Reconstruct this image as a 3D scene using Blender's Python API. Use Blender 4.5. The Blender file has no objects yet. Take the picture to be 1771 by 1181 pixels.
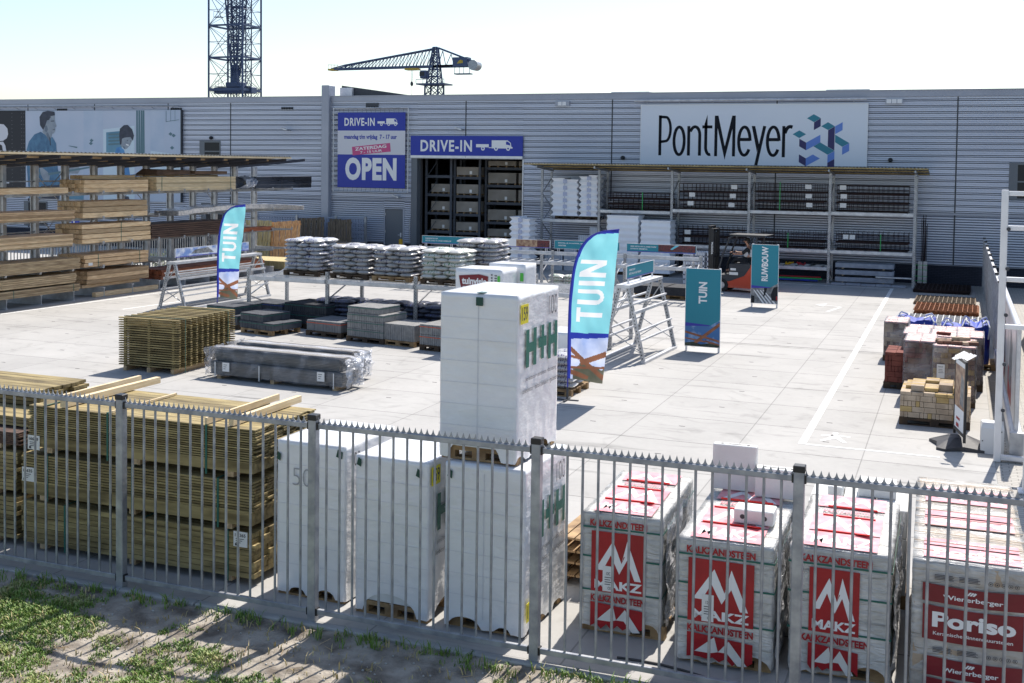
import bpy, bmesh, math, random
from mathutils import Matrix, Vector, noise
R = math.radians
random.seed(7)
S = bpy.context.scene
COL = S.collection
# ---------------------------------------------------------------- camera
cam_d = bpy.data.cameras.new("camera"); cam = bpy.data.objects.new("camera", cam_d); COL.objects.link(cam)
S.camera = cam
yaw, pitch, roll = -0.371480, -0.043207, 0.013148
cy_, sy_, cp_, sp_, cr_, sr_ = math.cos(yaw), math.sin(yaw), math.cos(pitch), math.sin(pitch), math.cos(roll), math.sin(roll)
fwd = Vector((sy_*cp_, cy_*cp_, sp_)); rt = Vector((cy_, -sy_, 0)); up = rt.cross(fwd)
r2 = cr_*rt + sr_*up; u2 = -sr_*rt + cr_*up
mm = Matrix((r2, u2, -fwd)).transposed().to_4x4(); mm.translation = Vector((0, 0, 4.415))
cam.matrix_world = mm
cam_d.sensor_width = 36.0; cam_d.lens = 36.0*1986.3/1771.0
cam_d.shift_y = -(590.5-371.1)/1771.0
cam_d.clip_start = 0.1; cam_d.clip_end = 3000
# ---------------------------------------------------------------- light
SUNV = Vector((0.09, 0.74, 1.0)).normalized()
elev = math.asin(SUNV.z); az = math.atan2(SUNV.x, SUNV.y)
W = bpy.data.worlds.new("World"); S.world = W; W.use_nodes = True
nt = W.node_tree; bg = nt.nodes["Background"]
sk = nt.nodes.new("ShaderNodeTexSky"); sk.sky_type = 'NISHITA'; sk.sun_disc = False
sk.sun_elevation = elev; sk.sun_rotation = az; sk.air_density = 1.0; sk.dust_density = 1.0; sk.ozone_density = 1.0; sk.altitude = 0
nt.links.new(sk.outputs[0], bg.inputs[0]); bg.inputs[1].default_value = 0.11
sl = bpy.data.lights.new("sun", 'SUN'); sl.energy = 4.3; sl.angle = R(0.53); sl.color = (1.0, 0.94, 0.86)
so = bpy.data.objects.new("sun", sl); COL.objects.link(so); so.location = (0, 0, 60)
so.rotation_euler = SUNV.to_track_quat('Z', 'Y').to_euler()
S.view_settings.view_transform = 'Standard'; S.view_settings.look = 'None'
S.view_settings.exposure = 0.70; S.view_settings.gamma = 1.0
S.render.engine = 'CYCLES'; S.cycles.max_bounces = 6; S.cycles.transparent_max_bounces = 12
# ---------------------------------------------------------------- materials
def srgb(r, g, b):
    f = lambda c: ((c/255)/12.92 if c/255 <= .04045 else ((c/255+.055)/1.055)**2.4)
    return (f(r), f(g), f(b))
MATS = {}; PMA = {}
def pm(name, c, c2=None, scale=3.0, rough=.6, metal=0.0, bump=0.0, bscale=None, stretch=(1, 1, 1), detail=4, spec=.5, lo=.35, hi=.65, coat=0):
    PMA[name] = (c, c2, scale, rough, metal, bump, bscale, stretch)
    m = bpy.data.materials.new(name); m.use_nodes = True; n = m.node_tree; b = n.nodes["Principled BSDF"]
    b.inputs["Base Color"].default_value = (*c, 1); b.inputs["Roughness"].default_value = rough; b.inputs["Metallic"].default_value = metal
    b.inputs["Specular IOR Level"].default_value = spec; b.inputs["Coat Weight"].default_value = coat
    tc = n.nodes.new("ShaderNodeTexCoord"); mp = n.nodes.new("ShaderNodeMapping"); mp.inputs["Scale"].default_value = stretch
    n.links.new(tc.outputs["Object"], mp.inputs[0])
    if c2 is not None:
        t = n.nodes.new("ShaderNodeTexNoise"); t.inputs["Scale"].default_value = scale; t.inputs["Detail"].default_value = detail
        n.links.new(mp.outputs[0], t.inputs["Vector"])
        r = n.nodes.new("ShaderNodeValToRGB"); r.color_ramp.elements[0].position = lo; r.color_ramp.elements[1].position = hi
        r.color_ramp.elements[0].color = (*c, 1); r.color_ramp.elements[1].color = (*c2, 1)
        n.links.new(t.outputs["Fac"], r.inputs[0]); n.links.new(r.outputs[0], b.inputs["Base Color"])
    if bump:
        t2 = n.nodes.new("ShaderNodeTexNoise"); t2.inputs["Scale"].default_value = bscale or scale*4; t2.inputs["Detail"].default_value = 5
        n.links.new(mp.outputs[0], t2.inputs["Vector"])
        bu = n.nodes.new("ShaderNodeBump"); bu.inputs["Strength"].default_value = bump; bu.inputs["Distance"].default_value = .02
        n.links.new(t2.outputs["Fac"], bu.inputs["Height"]); n.links.new(bu.outputs[0], b.inputs["Normal"])
    MATS[name] = m
    return m
def g(v, t=0): return (v*(1-t), v, v*(1+t))
pm("steel_wall", (.50, .53, .62), (.55, .58, .66), .25, .42, .25, 0, stretch=(1, 1, 5))
pm("gap_shade_dark", (.035, .038, .055), rough=.6)  # near-black colour standing in for shade inside the wall rib recesses
pm("coping", (.33, .35, .41), (.38, .40, .46), .6, .45, .2)
pm("grey_door", (.13, .145, .165), rough=.4)
pm("dark_steel", (.05, .055, .065), rough=.5, metal=.2)
pm("galv", (.31, .32, .34), (.46, .47, .49), 6, .42, .55, .1, 30)
pm("galv_light", (.47, .48, .50), (.62, .63, .65), 5, .4, .4, .08, 30)
pm("alu", (.66, .66, .68), (.74, .74, .76), 3, .35, .35)
pm("white_paint", (.72, .72, .72), (.64, .64, .63), 2.5, .6)
pm("line_paint", (.78, .78, .77), (.62, .62, .60), 9, .7, lo=.3, hi=.72)
pm("faint_paint", (.56, .56, .55), (.47, .47, .46), 9, .8)
pm("wrap_white", (.82, .82, .82), (.76, .76, .77), 3, .28, 0, .7, 5, (1, 1, 2.2), coat=.35)
pm("block_white", (.70, .70, .68), (.64, .64, .62), 5, .85, 0, .15, 60)
pm("black_cap", (.012, .012, .014), rough=.45)
pm("rubber", (.03, .03, .034), (.05, .05, .055), 6, .6, 0, .1, 20)
pm("wood_new", srgb(214, 182, 142), srgb(178, 144, 106), 5, .65, 0, .12, 20, (6, .5, 6))
pm("wood_pine", srgb(226, 198, 158), srgb(196, 162, 122), 5, .65, 0, .1, 20, (6, .5, 6))
pm("wood_light", srgb(228, 208, 172), srgb(206, 182, 142), 5, .65, 0, .1, 20, (6, .5, 6))
pm("wood_green", srgb(152, 136, 88), srgb(112, 98, 58), 4, .75, 0, .12, 20, (.5, 6, 6))
pm("wood_greenx", srgb(160, 143, 98), srgb(104, 90, 56), 3, .75, 0, .12, 20, (.6, 5, 5))
pm("wood_weather", srgb(190, 166, 130), srgb(146, 122, 92), 4, .75, 0, .1, 20, (6, .5, 6))
pm("wood_dark", srgb(92, 68, 54), srgb(60, 42, 34), 4, .7, 0, .1, 20, (6, .4, 6))
pm("wood_red", srgb(166, 96, 62), srgb(112, 62, 42), 4, .7, 0, .1, 20, (6, .4, 6))
pm("deck_grey", (.17, .165, .155), (.28, .27, .255), 6, .6, 0, .1, 20, (.4, 8, 8))
pm("wood_grey", srgb(122, 108, 90), srgb(88, 76, 62), 4, .8, 0, .1, 20, (6, 6, .5))
pm("wood_panel", srgb(232, 184, 132), srgb(190, 136, 88), 4, .7, 0, .1, 20, (6, 6, .5))
pm("wood_panel_green", srgb(204, 188, 142), srgb(160, 142, 98), 4, .7, 0, .1, 20, (6, 6, .5))
pm("pallet_wood", srgb(170, 140, 100), srgb(120, 94, 64), 6, .8, 0, .15, 25)
pm("pallet_dark", srgb(84, 66, 48), srgb(58, 46, 36), 6, .85, 0, .15, 25)
pm("sky_blue_paint", (.05, .075, .15), (.065, .10, .19), .5, .5)
pm("crane_yellow", (.55, .38, .04), rough=.5)
pm("sign_blue", srgb(32, 52, 158), rough=.45)
pm("sign_white", (.62, .62, .66), rough=.5)
pm("sign_pink", srgb(196, 76, 128), rough=.5)
pm("banner_silver", (.66, .70, .78), (.70, .74, .80), .15, .4, .1)
pm("logo_black", (.008, .010, .016), rough=.6, spec=.15)
pm("logo_teal", srgb(30, 126, 146), rough=.4)
pm("logo_navy", srgb(28, 26, 92), rough=.4)
pm("logo_blue", srgb(96, 134, 208), rough=.4)
pm("teal", srgb(26, 128, 146), rough=.5)
pm("teal_light", srgb(132, 208, 220), srgb(110, 192, 208), 2, .55)
pm("flag_blue", srgb(52, 52, 160), rough=.5)
pm("letter_white", (.80, .80, .80), rough=.5)
pm("green_banner", srgb(84, 188, 70), rough=.5)
pm("cloud_white", (.72, .75, .82), srgb(120, 150, 205), 3.5, .5, lo=.42, hi=.6)
pm("photo_sky", srgb(60, 110, 165), srgb(190, 210, 232), 3, .5, lo=.5, hi=.68)
pm("photo_wood", srgb(176, 112, 76), srgb(130, 78, 52), 6, .5)
pm("photo_dark", srgb(38, 44, 36), srgb(76, 84, 66), 14, .6)
pm("photo_grey", srgb(150, 150, 150), srgb(90, 92, 96), 9, .5)
pm("photo_roof", srgb(46, 34, 42), srgb(120, 48, 50), 30, .5)
pm("photo_tan", srgb(190, 160, 130), srgb(120, 80, 66), 9, .5)
pm("bill_bg", srgb(186, 194, 210), srgb(172, 186, 204), .35, .5)
pm("bill_white", srgb(196, 212, 222), rough=.5)
pm("bill_teal", srgb(104, 150, 172), srgb(84, 128, 152), 1, .5)
pm("bill_shirt", srgb(84, 128, 158), srgb(60, 100, 132), 2.5, .5)
pm("bill_shirt_b", srgb(90, 152, 200), srgb(66, 122, 176), 2.5, .5)
pm("bill_skin", srgb(150, 158, 166), srgb(128, 138, 150), 3, .5)
pm("bill_skin_dark", srgb(104, 116, 130), rough=.5)
pm("bill_hair", srgb(44, 50, 64), srgb(60, 64, 80), 4, .5)
pm("bill_metal", srgb(90, 120, 130), rough=.5)
pm("banner_black", (.012, .013, .02), rough=.5)
pm("paver_dark", (.055, .06, .072), (.085, .09, .10), 5, .9, 0, .2, 50)
pm("paver_black", (.028, .030, .036), (.045, .047, .052), 5, .9, 0, .2, 50)
pm("paver_grey", (.20, .20, .20), (.28, .275, .265), 9, .9, 0, .25, 50)
pm("paver_mid", (.15, .155, .165), (.20, .205, .21), 9, .9, 0, .25, 50)
pm("brick_yellow", srgb(190, 166, 116), srgb(164, 138, 92), 5, .9, 0, .2, 60)
pm("brick_buff", srgb(190, 172, 150), srgb(160, 142, 122), 5, .9, 0, .2, 60)
pm("brick_red", srgb(132, 74, 62), srgb(104, 54, 46), 5, .9, 0, .2, 60)
pm("brick_brown", srgb(130, 100, 82), srgb(96, 72, 62), 5, .9, 0, .2, 60)
pm("brick_pink", srgb(206, 140, 134), srgb(176, 104, 100), 7, .8, 0, .3, 20)
pm("bigbag_blue", srgb(36, 66, 170), srgb(24, 46, 132), 5, .55, 0, .3, 14)
pm("strap_white", (.75, .75, .75), rough=.6)
pm("strap_green", srgb(30, 96, 84), rough=.5)
pm("strap_blue", srgb(46, 70, 150), rough=.5)
pm("strap_orange", srgb(204, 84, 48), rough=.5)
pm("rust", srgb(150, 92, 52), srgb(96, 56, 36), 12, .9, 0, .2, 60)
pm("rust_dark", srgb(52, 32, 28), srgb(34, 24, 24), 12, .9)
pm("rust_grey", srgb(130, 112, 92), srgb(90, 78, 66), 12, .9)
pm("forklift_red", srgb(190, 66, 40), rough=.35, coat=.3)
pm("forklift_dark", (.03, .034, .042), rough=.5)
pm("tyre", (.018, .018, .018), rough=.85)
pm("skin", srgb(178, 130, 106), rough=.55)
pm("hair", (.012, .010, .009), rough=.6)
pm("shirt_black", (.014, .015, .018), rough=.8)
pm("shirt_white", (.6, .6, .62), rough=.7)
pm("label_paper", (.74, .74, .72), rough=.6)
pm("label_print", (.06, .06, .07), rough=.6)
pm("sticker_yellow", srgb(230, 214, 40), rough=.5)
pm("hh_green", srgb(24, 104, 88), rough=.45)
pm("hh_grey", (.12, .12, .13), rough=.5)
pm("tape_green", srgb(10, 66, 56), rough=.4)
pm("makz_red", srgb(170, 22, 34), srgb(150, 18, 30), 4, .38, 0, .25, 12)
pm("makz_top_red", srgb(216, 130, 138), srgb(230, 170, 174), 7, .4, 0, .2, 14)
pm("makz_bright", srgb(226, 30, 26), rough=.35)
pm("poriso_red", srgb(112, 18, 32), srgb(126, 26, 38), 3, .4, 0, .2, 12)
pm("wrap_clear_white", (.76, .75, .72), (.66, .65, .62), 4, .35, 0, .5, 9, coat=.2)
pm("box_grey", (.60, .61, .62), rough=.5)
pm("yellow_post", srgb(206, 160, 30), rough=.5)
pm("glass_dark", (.02, .024, .032), rough=.15, spec=.25)
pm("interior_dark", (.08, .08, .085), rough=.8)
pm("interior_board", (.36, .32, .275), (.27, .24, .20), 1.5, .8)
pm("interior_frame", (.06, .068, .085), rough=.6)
pm("silver_sheet", (.48, .53, .62), (.78, .80, .84), 14, .25, .5, .6, 18)
pm("black_film", (.015, .017, .024), (.05, .06, .08), 3, .2, 0, .5, 10, (1, .2, 1), coat=.3)
pm("grey_film", (.20, .23, .30), (.42, .45, .52), 5, .25, 0, .6, 8, coat=.2)
pm("cardboard", srgb(112, 88, 70), srgb(90, 70, 56), 3, .8)
pm("hedge", (.04, .075, .02), (.12, .16, .03), 6, .8, 0, .5, 20)
pm("asphalt", (.10, .10, .10), (.13, .13, .13), 4, .9, 0, .2, 60)
pm("bright_paving", (.46, .45, .43), (.38, .375, .36), 2, .9)
pm("kerb", (.40, .39, .37), (.32, .31, .29), 4, .9, 0, .2, 40)
pm("drain_dark", (.06, .06, .06), rough=.8)
pm("foam_white", (.86, .87, .90), (.82, .83, .87), 2, .5)
pm("print_blue", srgb(36, 44, 120), rough=.5)
pm("bag_white", (.62, .62, .60), rough=.5)

def film(name, lo, hi, c=(.8, .8, .82), rough=.22):
    m = bpy.data.materials.new(name); m.use_nodes = True; n = m.node_tree
    b = n.nodes["Principled BSDF"]; b.inputs["Base Color"].default_value = (*c, 1); b.inputs["Roughness"].default_value = rough
    o = n.nodes["Material Output"]; t = n.nodes.new("ShaderNodeBsdfTransparent"); mx = n.nodes.new("ShaderNodeMixShader")
    tc = n.nodes.new("ShaderNodeTexCoord"); nz = n.nodes.new("ShaderNodeTexNoise"); nz.inputs["Scale"].default_value = 3; nz.inputs["Detail"].default_value = 7; nz.inputs["Distortion"].default_value = .6
    n.links.new(tc.outputs["Object"], nz.inputs["Vector"])
    mr = n.nodes.new("ShaderNodeMapRange"); mr.inputs[1].default_value = .35; mr.inputs[2].default_value = .7; mr.inputs[3].default_value = lo; mr.inputs[4].default_value = hi
    n.links.new(nz.outputs["Fac"], mr.inputs[0]); fr = n.nodes.new("ShaderNodeFresnel"); fr.inputs[0].default_value = 1.45; ad = n.nodes.new("ShaderNodeMath"); ad.operation = "MAXIMUM"; n.links.new(mr.outputs[0], ad.inputs[0]); n.links.new(fr.outputs[0], ad.inputs[1]); n.links.new(ad.outputs[0], mx.inputs[0])
    mp = n.nodes.new("ShaderNodeMapping"); mp.inputs["Scale"].default_value = (2.2, 9, 11); n.links.new(tc.outputs["Object"], mp.inputs[0])
    nb = n.nodes.new("ShaderNodeTexNoise"); nb.inputs["Scale"].default_value = 1.6; nb.inputs["Detail"].default_value = 6; nb.inputs["Distortion"].default_value = 1.2; n.links.new(mp.outputs[0], nb.inputs["Vector"])
    bu = n.nodes.new("ShaderNodeBump"); bu.inputs["Strength"].default_value = 1.0; bu.inputs["Distance"].default_value = .05
    n.links.new(nb.outputs["Fac"], bu.inputs["Height"]); n.links.new(bu.outputs[0], b.inputs["Normal"])
    n.links.new(t.outputs[0], mx.inputs[1]); n.links.new(b.outputs[0], mx.inputs[2]); n.links.new(mx.outputs[0], o.inputs[0])
    MATS[name] = m
film("film_clear", .0, .24, (.72, .74, .80), .06); film("film_light", .20, .85, (.85, .86, .9), .15); film("film_brick", .08, .40, (.72, .70, .72), .2)

def bag_mat(name, base, base2, ink):
    m = pm(name, base, base2, 6, .38, 0, .5, 9, coat=.15); n = m.node_tree; b = n.nodes["Principled BSDF"]
    src = b.inputs["Base Color"].links[0].from_socket
    tc = n.nodes.new("ShaderNodeTexCoord"); mp = n.nodes.new("ShaderNodeMapping"); mp.inputs["Scale"].default_value = (26, 9, 9)
    n.links.new(tc.outputs["Object"], mp.inputs[0]); nz = n.nodes.new("ShaderNodeTexNoise"); nz.inputs["Scale"].default_value = 1.0; nz.inputs["Detail"].default_value = 2
    n.links.new(mp.outputs[0], nz.inputs["Vector"])
    sx = n.nodes.new("ShaderNodeSeparateXYZ"); n.links.new(tc.outputs["Object"], sx.inputs[0])
    a = n.nodes.new("ShaderNodeMath"); a.operation = 'ABSOLUTE'; n.links.new(sx.outputs[0], a.inputs[0])
    l = n.nodes.new("ShaderNodeMath"); l.operation = 'LESS_THAN'; l.inputs[1].default_value = .19; n.links.new(a.outputs[0], l.inputs[0])
    gt = n.nodes.new("ShaderNodeMath"); gt.operation = 'GREATER_THAN'; gt.inputs[1].default_value = .58; n.links.new(nz.outputs["Fac"], gt.inputs[0])
    mu = n.nodes.new("ShaderNodeMath"); mu.operation = 'MULTIPLY'; n.links.new(l.outputs[0], mu.inputs[0]); n.links.new(gt.outputs[0], mu.inputs[1])
    mx = n.nodes.new("ShaderNodeMix"); mx.data_type = 'RGBA'; n.links.new(mu.outputs[0], mx.inputs[0]); n.links.new(src, mx.inputs[6]); mx.inputs[7].default_value = (*ink, 1)
    n.links.new(mx.outputs[2], b.inputs["Base Color"])
bag_mat("bag_grey_blue", (.38, .39, .41), (.56, .56, .56), srgb(40, 48, 130))
bag_mat("bag_grey", (.34, .34, .34), (.50, .49, .48), srgb(70, 60, 110))
bag_mat("bag_pale_green", (.56, .56, .53), (.64, .63, .60), srgb(60, 130, 80))
bag_mat("bag_dark", (.045, .05, .07), (.10, .105, .13), srgb(90, 96, 140))

def concrete():
    m = bpy.data.materials.new("yard_concrete"); m.use_nodes = True; n = m.node_tree; b = n.nodes["Principled BSDF"]; L = n.links
    b.inputs["Roughness"].default_value = .85
    tc = n.nodes.new("ShaderNodeTexCoord"); sx = n.nodes.new("ShaderNodeSeparateXYZ"); L.new(tc.outputs["Object"], sx.inputs[0])
    def mth(op, a, v=None, v2=None):
        k = n.nodes.new("ShaderNodeMath"); k.operation = op
        for i, q in enumerate((a, v, v2)):
            if q is None: continue
            if isinstance(q, (int, float)): k.inputs[i].default_value = q
            else: L.new(q, k.inputs[i])
        return k.outputs[0]
    def joint(sock, off, pitch, wd):
        t = mth('DIVIDE', mth('ADD', sock, -off), pitch); fr = mth('FRACT', mth('ADD', t, 100.0))
        d = mth('MULTIPLY', mth('ABSOLUTE', mth('SUBTRACT', fr, .5)), pitch)
        return mth('GREATER_THAN', d, pitch/2-wd), mth('FLOOR', mth('ADD', t, 100.0))
    jy, iy = joint(sx.outputs[1], 28.85, 1.795, .011)
    jx, ix = joint(sx.outputs[0], -1.28, 1.9, .009)
    cb = n.nodes.new("ShaderNodeCombineXYZ"); L.new(ix, cb.inputs[0]); L.new(iy, cb.inputs[1])
    wn = n.nodes.new("ShaderNodeTexWhiteNoise"); wn.noise_dimensions = '2D'; L.new(cb.outputs[0], wn.inputs["Vector"])
    n1 = n.nodes.new("ShaderNodeTexNoise"); n1.inputs["Scale"].default_value = .55; n1.inputs["Detail"].default_value = 7; n1.inputs["Roughness"].default_value = .62; L.new(tc.outputs["Object"], n1.inputs["Vector"])
    n2 = n.nodes.new("ShaderNodeTexNoise"); n2.inputs["Scale"].default_value = 9; n2.inputs["Detail"].default_value = 5; L.new(tc.outputs["Object"], n2.inputs["Vector"])
    mp = n.nodes.new("ShaderNodeMapping"); mp.inputs["Scale"].default_value = (.35, 3, 1); mp.inputs["Rotation"].default_value = (0, 0, .5); L.new(tc.outputs["Object"], mp.inputs[0])
    n3 = n.nodes.new("ShaderNodeTexNoise"); n3.inputs["Scale"].default_value = 1.0; n3.inputs["Detail"].default_value = 6; L.new(mp.outputs[0], n3.inputs["Vector"])
    v = mth('ADD', mth('MULTIPLY', n1.outputs["Fac"], .16), .245)
    v = mth('ADD', v, mth('MULTIPLY', wn.outputs["Value"], .035))
    v = mth('ADD', v, mth('MULTIPLY', n2.outputs["Fac"], .05))
    st = mth('MULTIPLY', mth('GREATER_THAN', n3.outputs["Fac"], .60), mth('SUBTRACT', n3.outputs["Fac"], .60))
    v = mth('SUBTRACT', v, mth('MULTIPLY', st, 1.1))
    wv = n.nodes.new('ShaderNodeTexNoise'); wv.inputs['Scale'].default_value = .9; wv.inputs['Detail'].default_value = 8; wv.inputs['Distortion'].default_value = 2.5; L.new(tc.outputs['Object'], wv.inputs['Vector'])
    v = mth('SUBTRACT', v, mth('MULTIPLY', mth('MAXIMUM', mth('SUBTRACT', wv.outputs['Fac'], .57), 0.0), .45))
    jj = mth('MAXIMUM', mth('MULTIPLY', jy, .62), mth('MULTIPLY', jx, .36))
    v = mth('MULTIPLY', v, mth('SUBTRACT', 1.0, jj))
    cc = n.nodes.new("ShaderNodeCombineColor"); L.new(v, cc.inputs[0]); L.new(mth('MULTIPLY', v, .975), cc.inputs[1]); L.new(mth('MULTIPLY', v, .93), cc.inputs[2])
    L.new(cc.outputs[0], b.inputs["Base Color"])
    bu = n.nodes.new("ShaderNodeBump"); bu.inputs["Strength"].default_value = .15; bu.inputs["Distance"].default_value = .01; L.new(n2.outputs["Fac"], bu.inputs["Height"]); L.new(bu.outputs[0], b.inputs["Normal"])
    MATS["yard_concrete"] = m
concrete()
def brickmat(name, c1, c2, mortar, sc, bw=.21, bh=.065, ms=.01, vert=True):
    m = bpy.data.materials.new(name); m.use_nodes = True; n = m.node_tree; b = n.nodes["Principled BSDF"]; L = n.links
    tc = n.nodes.new("ShaderNodeTexCoord"); mp = n.nodes.new("ShaderNodeMapping")
    if vert: mp.inputs["Rotation"].default_value = (R(-90), 0, 0)
    L.new(tc.outputs["Object"], mp.inputs[0])
    t = n.nodes.new("ShaderNodeTexBrick"); L.new(mp.outputs[0], t.inputs["Vector"]); t.inputs["Scale"].default_value = sc
    t.inputs["Color1"].default_value = (*c1, 1); t.inputs["Color2"].default_value = (*c2, 1); t.inputs["Mortar"].default_value = (*mortar, 1)
    t.inputs["Brick Width"].default_value = bw; t.inputs["Row Height"].default_value = bh; t.inputs["Mortar Size"].default_value = ms; t.inputs["Mortar Smooth"].default_value = .1
    L.new(t.outputs["Color"], b.inputs["Base Color"]); b.inputs["Roughness"].default_value = .85
    MATS[name] = m
brickmat("plinth_brick", (.022, .026, .042), (.032, .036, .055), (.012, .013, .02), 1)
brickmat("paving_brick", (.40, .38, .34), (.34, .32, .29), (.20, .19, .17), 1, .2, .1, .008, False)
brickmat("hh_blocks", (.78, .78, .79), (.745, .745, .76), (.66, .66, .68), 1, .41, .2, .003)
def soil():
    m = pm("soil", (.13, .108, .085), (.37, .33, .275), 3.5, .95, 0, 1.0, 30, lo=.36, hi=.60, detail=10)
soil()
pm("blade_a", (.09, .18, .022), (.17, .27, .04), 1.3, .55)
pm("blade_b", (.26, .34, .07), (.34, .33, .14), 1.3, .6)
pm("stone", (.42, .41, .38), rough=.9)
# ---------------------------------------------------------------- mesh builder
def rot(z): return Matrix.Rotation(z, 4, 'Z')
def T(x, y, z): return Matrix.Translation((x, y, z))
class MB:
    def __init__(s): s.v = []; s.f = []; s.m = []; s.M = Matrix.Identity(4); s.mi = 0; s.sm = []
    def add(s, vs, fs, smooth=False):
        o = len(s.v); M = s.M
        s.v += [tuple(M @ Vector(p)) for p in vs]
        s.f += [tuple(i+o for i in f) for f in fs]; s.m += [s.mi]*len(fs); s.sm += [smooth]*len(fs); return s
    def box(s, x0, x1, y0, y1, z0, z1):
        if x0 > x1: x0, x1 = x1, x0
        if y0 > y1: y0, y1 = y1, y0
        if z0 > z1: z0, z1 = z1, z0
        return s.add([(x0, y0, z0), (x1, y0, z0), (x1, y1, z0), (x0, y1, z0), (x0, y0, z1), (x1, y0, z1), (x1, y1, z1), (x0, y1, z1)],
                     [(0, 3, 2, 1), (4, 5, 6, 7), (0, 1, 5, 4), (1, 2, 6, 5), (2, 3, 7, 6), (3, 0, 4, 7)])
    def bbox(s, x0, x1, y0, y1, z0, z1, b=.01):      # box with chamfered edges
        b = min(b, (x1-x0)*.45, (y1-y0)*.45, (z1-z0)*.45); vs = []; idx = {}
        for ix, X in enumerate((x0, x1)):
            for iy, Y in enumerate((y0, y1)):
                for iz, Z in enumerate((z0, z1)):
                    sx, sy, sz = (1-2*ix)*b, (1-2*iy)*b, (1-2*iz)*b
                    idx[ix, iy, iz] = len(vs); vs += [(X, Y+sy, Z+sz), (X+sx, Y, Z+sz), (X+sx, Y+sy, Z)]
        fs = []
        def q(a, k): return idx[a]+k
        fs += [(q((0, 0, 0), 0), q((0, 0, 1), 0), q((0, 1, 1), 0), q((0, 1, 0), 0)), (q((1, 0, 0), 0), q((1, 1, 0), 0), q((1, 1, 1), 0), q((1, 0, 1), 0)),
               (q((0, 0, 0), 1), q((1, 0, 0), 1), q((1, 0, 1), 1), q((0, 0, 1), 1)), (q((0, 1, 0), 1), q((0, 1, 1), 1), q((1, 1, 1), 1), q((1, 1, 0), 1)),
               (q((0, 0, 0), 2), q((0, 1, 0), 2), q((1, 1, 0), 2), q((1, 0, 0), 2)), (q((0, 0, 1), 2), q((1, 0, 1), 2), q((1, 1, 1), 2), q((0, 1, 1), 2))]
        for a in (0, 1):
            for c in (0, 1):
                fs += [(q((a, 0, c), 0), q((a, 1, c), 0), q((a, 1, c), 2), q((a, 0, c), 2)), (q((a, c, 0), 0), q((a, c, 1), 0), q((a, c, 1), 1), q((a, c, 0), 1)),
                       (q((0, a, c), 1), q((1, a, c), 1), q((1, a, c), 2), q((0, a, c), 2))]
                for d in (0, 1): fs.append((q((a, c, d), 0), q((a, c, d), 1), q((a, c, d), 2)))
        return s.add(vs, fs)
    def tube(s, p0, p1, r, n=8, r1=None, cap=True):
        p0, p1 = Vector(p0), Vector(p1); d = (p1-p0).normalized(); a = d.orthogonal().normalized(); b = d.cross(a); r1 = r if r1 is None else r1
        if n == 4: a, b = (a+b).normalized(), (b-a).normalized()
        vs = [tuple(p0+(a*math.cos(t)+b*math.sin(t))*r) for t in [2*math.pi*i/n for i in range(n)]] + [tuple(p1+(a*math.cos(t)+b*math.sin(t))*r1) for t in [2*math.pi*i/n for i in range(n)]]
        s.add(vs, [(i, (i+1) % n, n+(i+1) % n, n+i) for i in range(n)], n > 5)
        if cap: s.add(vs, [tuple(range(n))[::-1], tuple(range(n, 2*n))])
        return s
    def bar(s, p0, p1, w, h=None, upv=(0, 0, 1)):     # rectangular bar between two points
        h = h or w; p0, p1 = Vector(p0), Vector(p1); d = (p1-p0).normalized(); u = Vector(upv)
        if abs(d.dot(u)) > .98: u = Vector((0, 1, 0))
        a = d.cross(u).normalized(); b = a.cross(d).normalized(); vs = []
        for p in (p0, p1):
            for i, j in ((-1, -1), (1, -1), (1, 1), (-1, 1)): vs.append(tuple(p+a*i*w/2+b*j*h/2))
        return s.add(vs, [(0, 1, 5, 4), (1, 2, 6, 5), (2, 3, 7, 6), (3, 0, 4, 7), (0, 3, 2, 1), (4, 5, 6, 7)])
    def prism(s, pts, y0, y1):                        # outline in x,z pushed along y
        n = len(pts); vs = [(p[0], y0, p[1]) for p in pts]+[(p[0], y1, p[1]) for p in pts]
        return s.add(vs, [tuple(range(n)), tuple(range(2*n-1, n-1, -1))]+[(i, n+i, n+(i+1) % n, (i+1) % n) for i in range(n)])
    def path(s, pts, r, n=6):
        for a, b in zip(pts, pts[1:]): s.tube(a, b, r, n)
        return s
    def ell(s, c, rx, ry, rz, nu=12, nv=8):
        vs = [(c[0], c[1], c[2]-rz)]
        for j in range(1, nv):
            ph = -math.pi/2+math.pi*j/nv
            for i in range(nu):
                t = 2*math.pi*i/nu; vs.append((c[0]+rx*math.cos(ph)*math.cos(t), c[1]+ry*math.cos(ph)*math.sin(t), c[2]+rz*math.sin(ph)))
        vs.append((c[0], c[1], c[2]+rz)); fs = []
        for i in range(nu): fs.append((0, 1+(i+1) % nu, 1+i)); fs.append((len(vs)-1, 1+(nv-2)*nu+i, 1+(nv-2)*nu+(i+1) % nu))
        for j in range(nv-2):
            for i in range(nu):
                a = 1+j*nu+i; b = 1+j*nu+(i+1) % nu; fs.append((a, b, b+nu, a+nu))
        return s.add(vs, fs, True)
    def build(s, name, mats, parent=None):
        if isinstance(mats, str): mats = [mats]
        me = bpy.data.meshes.new(name); me.from_pydata(s.v, [], s.f)
        for m in mats: me.materials.append(MATS[m])
        me.polygons.foreach_set("material_index", s.m); me.polygons.foreach_set("use_smooth", s.sm); me.update()
        o = bpy.data.objects.new(name, me); COL.objects.link(o)
        if parent: o.parent = parent
        return o
def thing(name, label, cat, loc=(0, 0, 0), rz=0, group=None):
    o = bpy.data.objects.new(name, None); COL.objects.link(o); o.location = loc; o.rotation_euler = (0, 0, rz)
    o["label"] = label; o["category"] = cat
    if group: o["group"] = group
    return o
def tag(o, label, cat, group=None):
    o["label"] = label; o["category"] = cat
    if group: o["group"] = group
    return o
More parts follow.
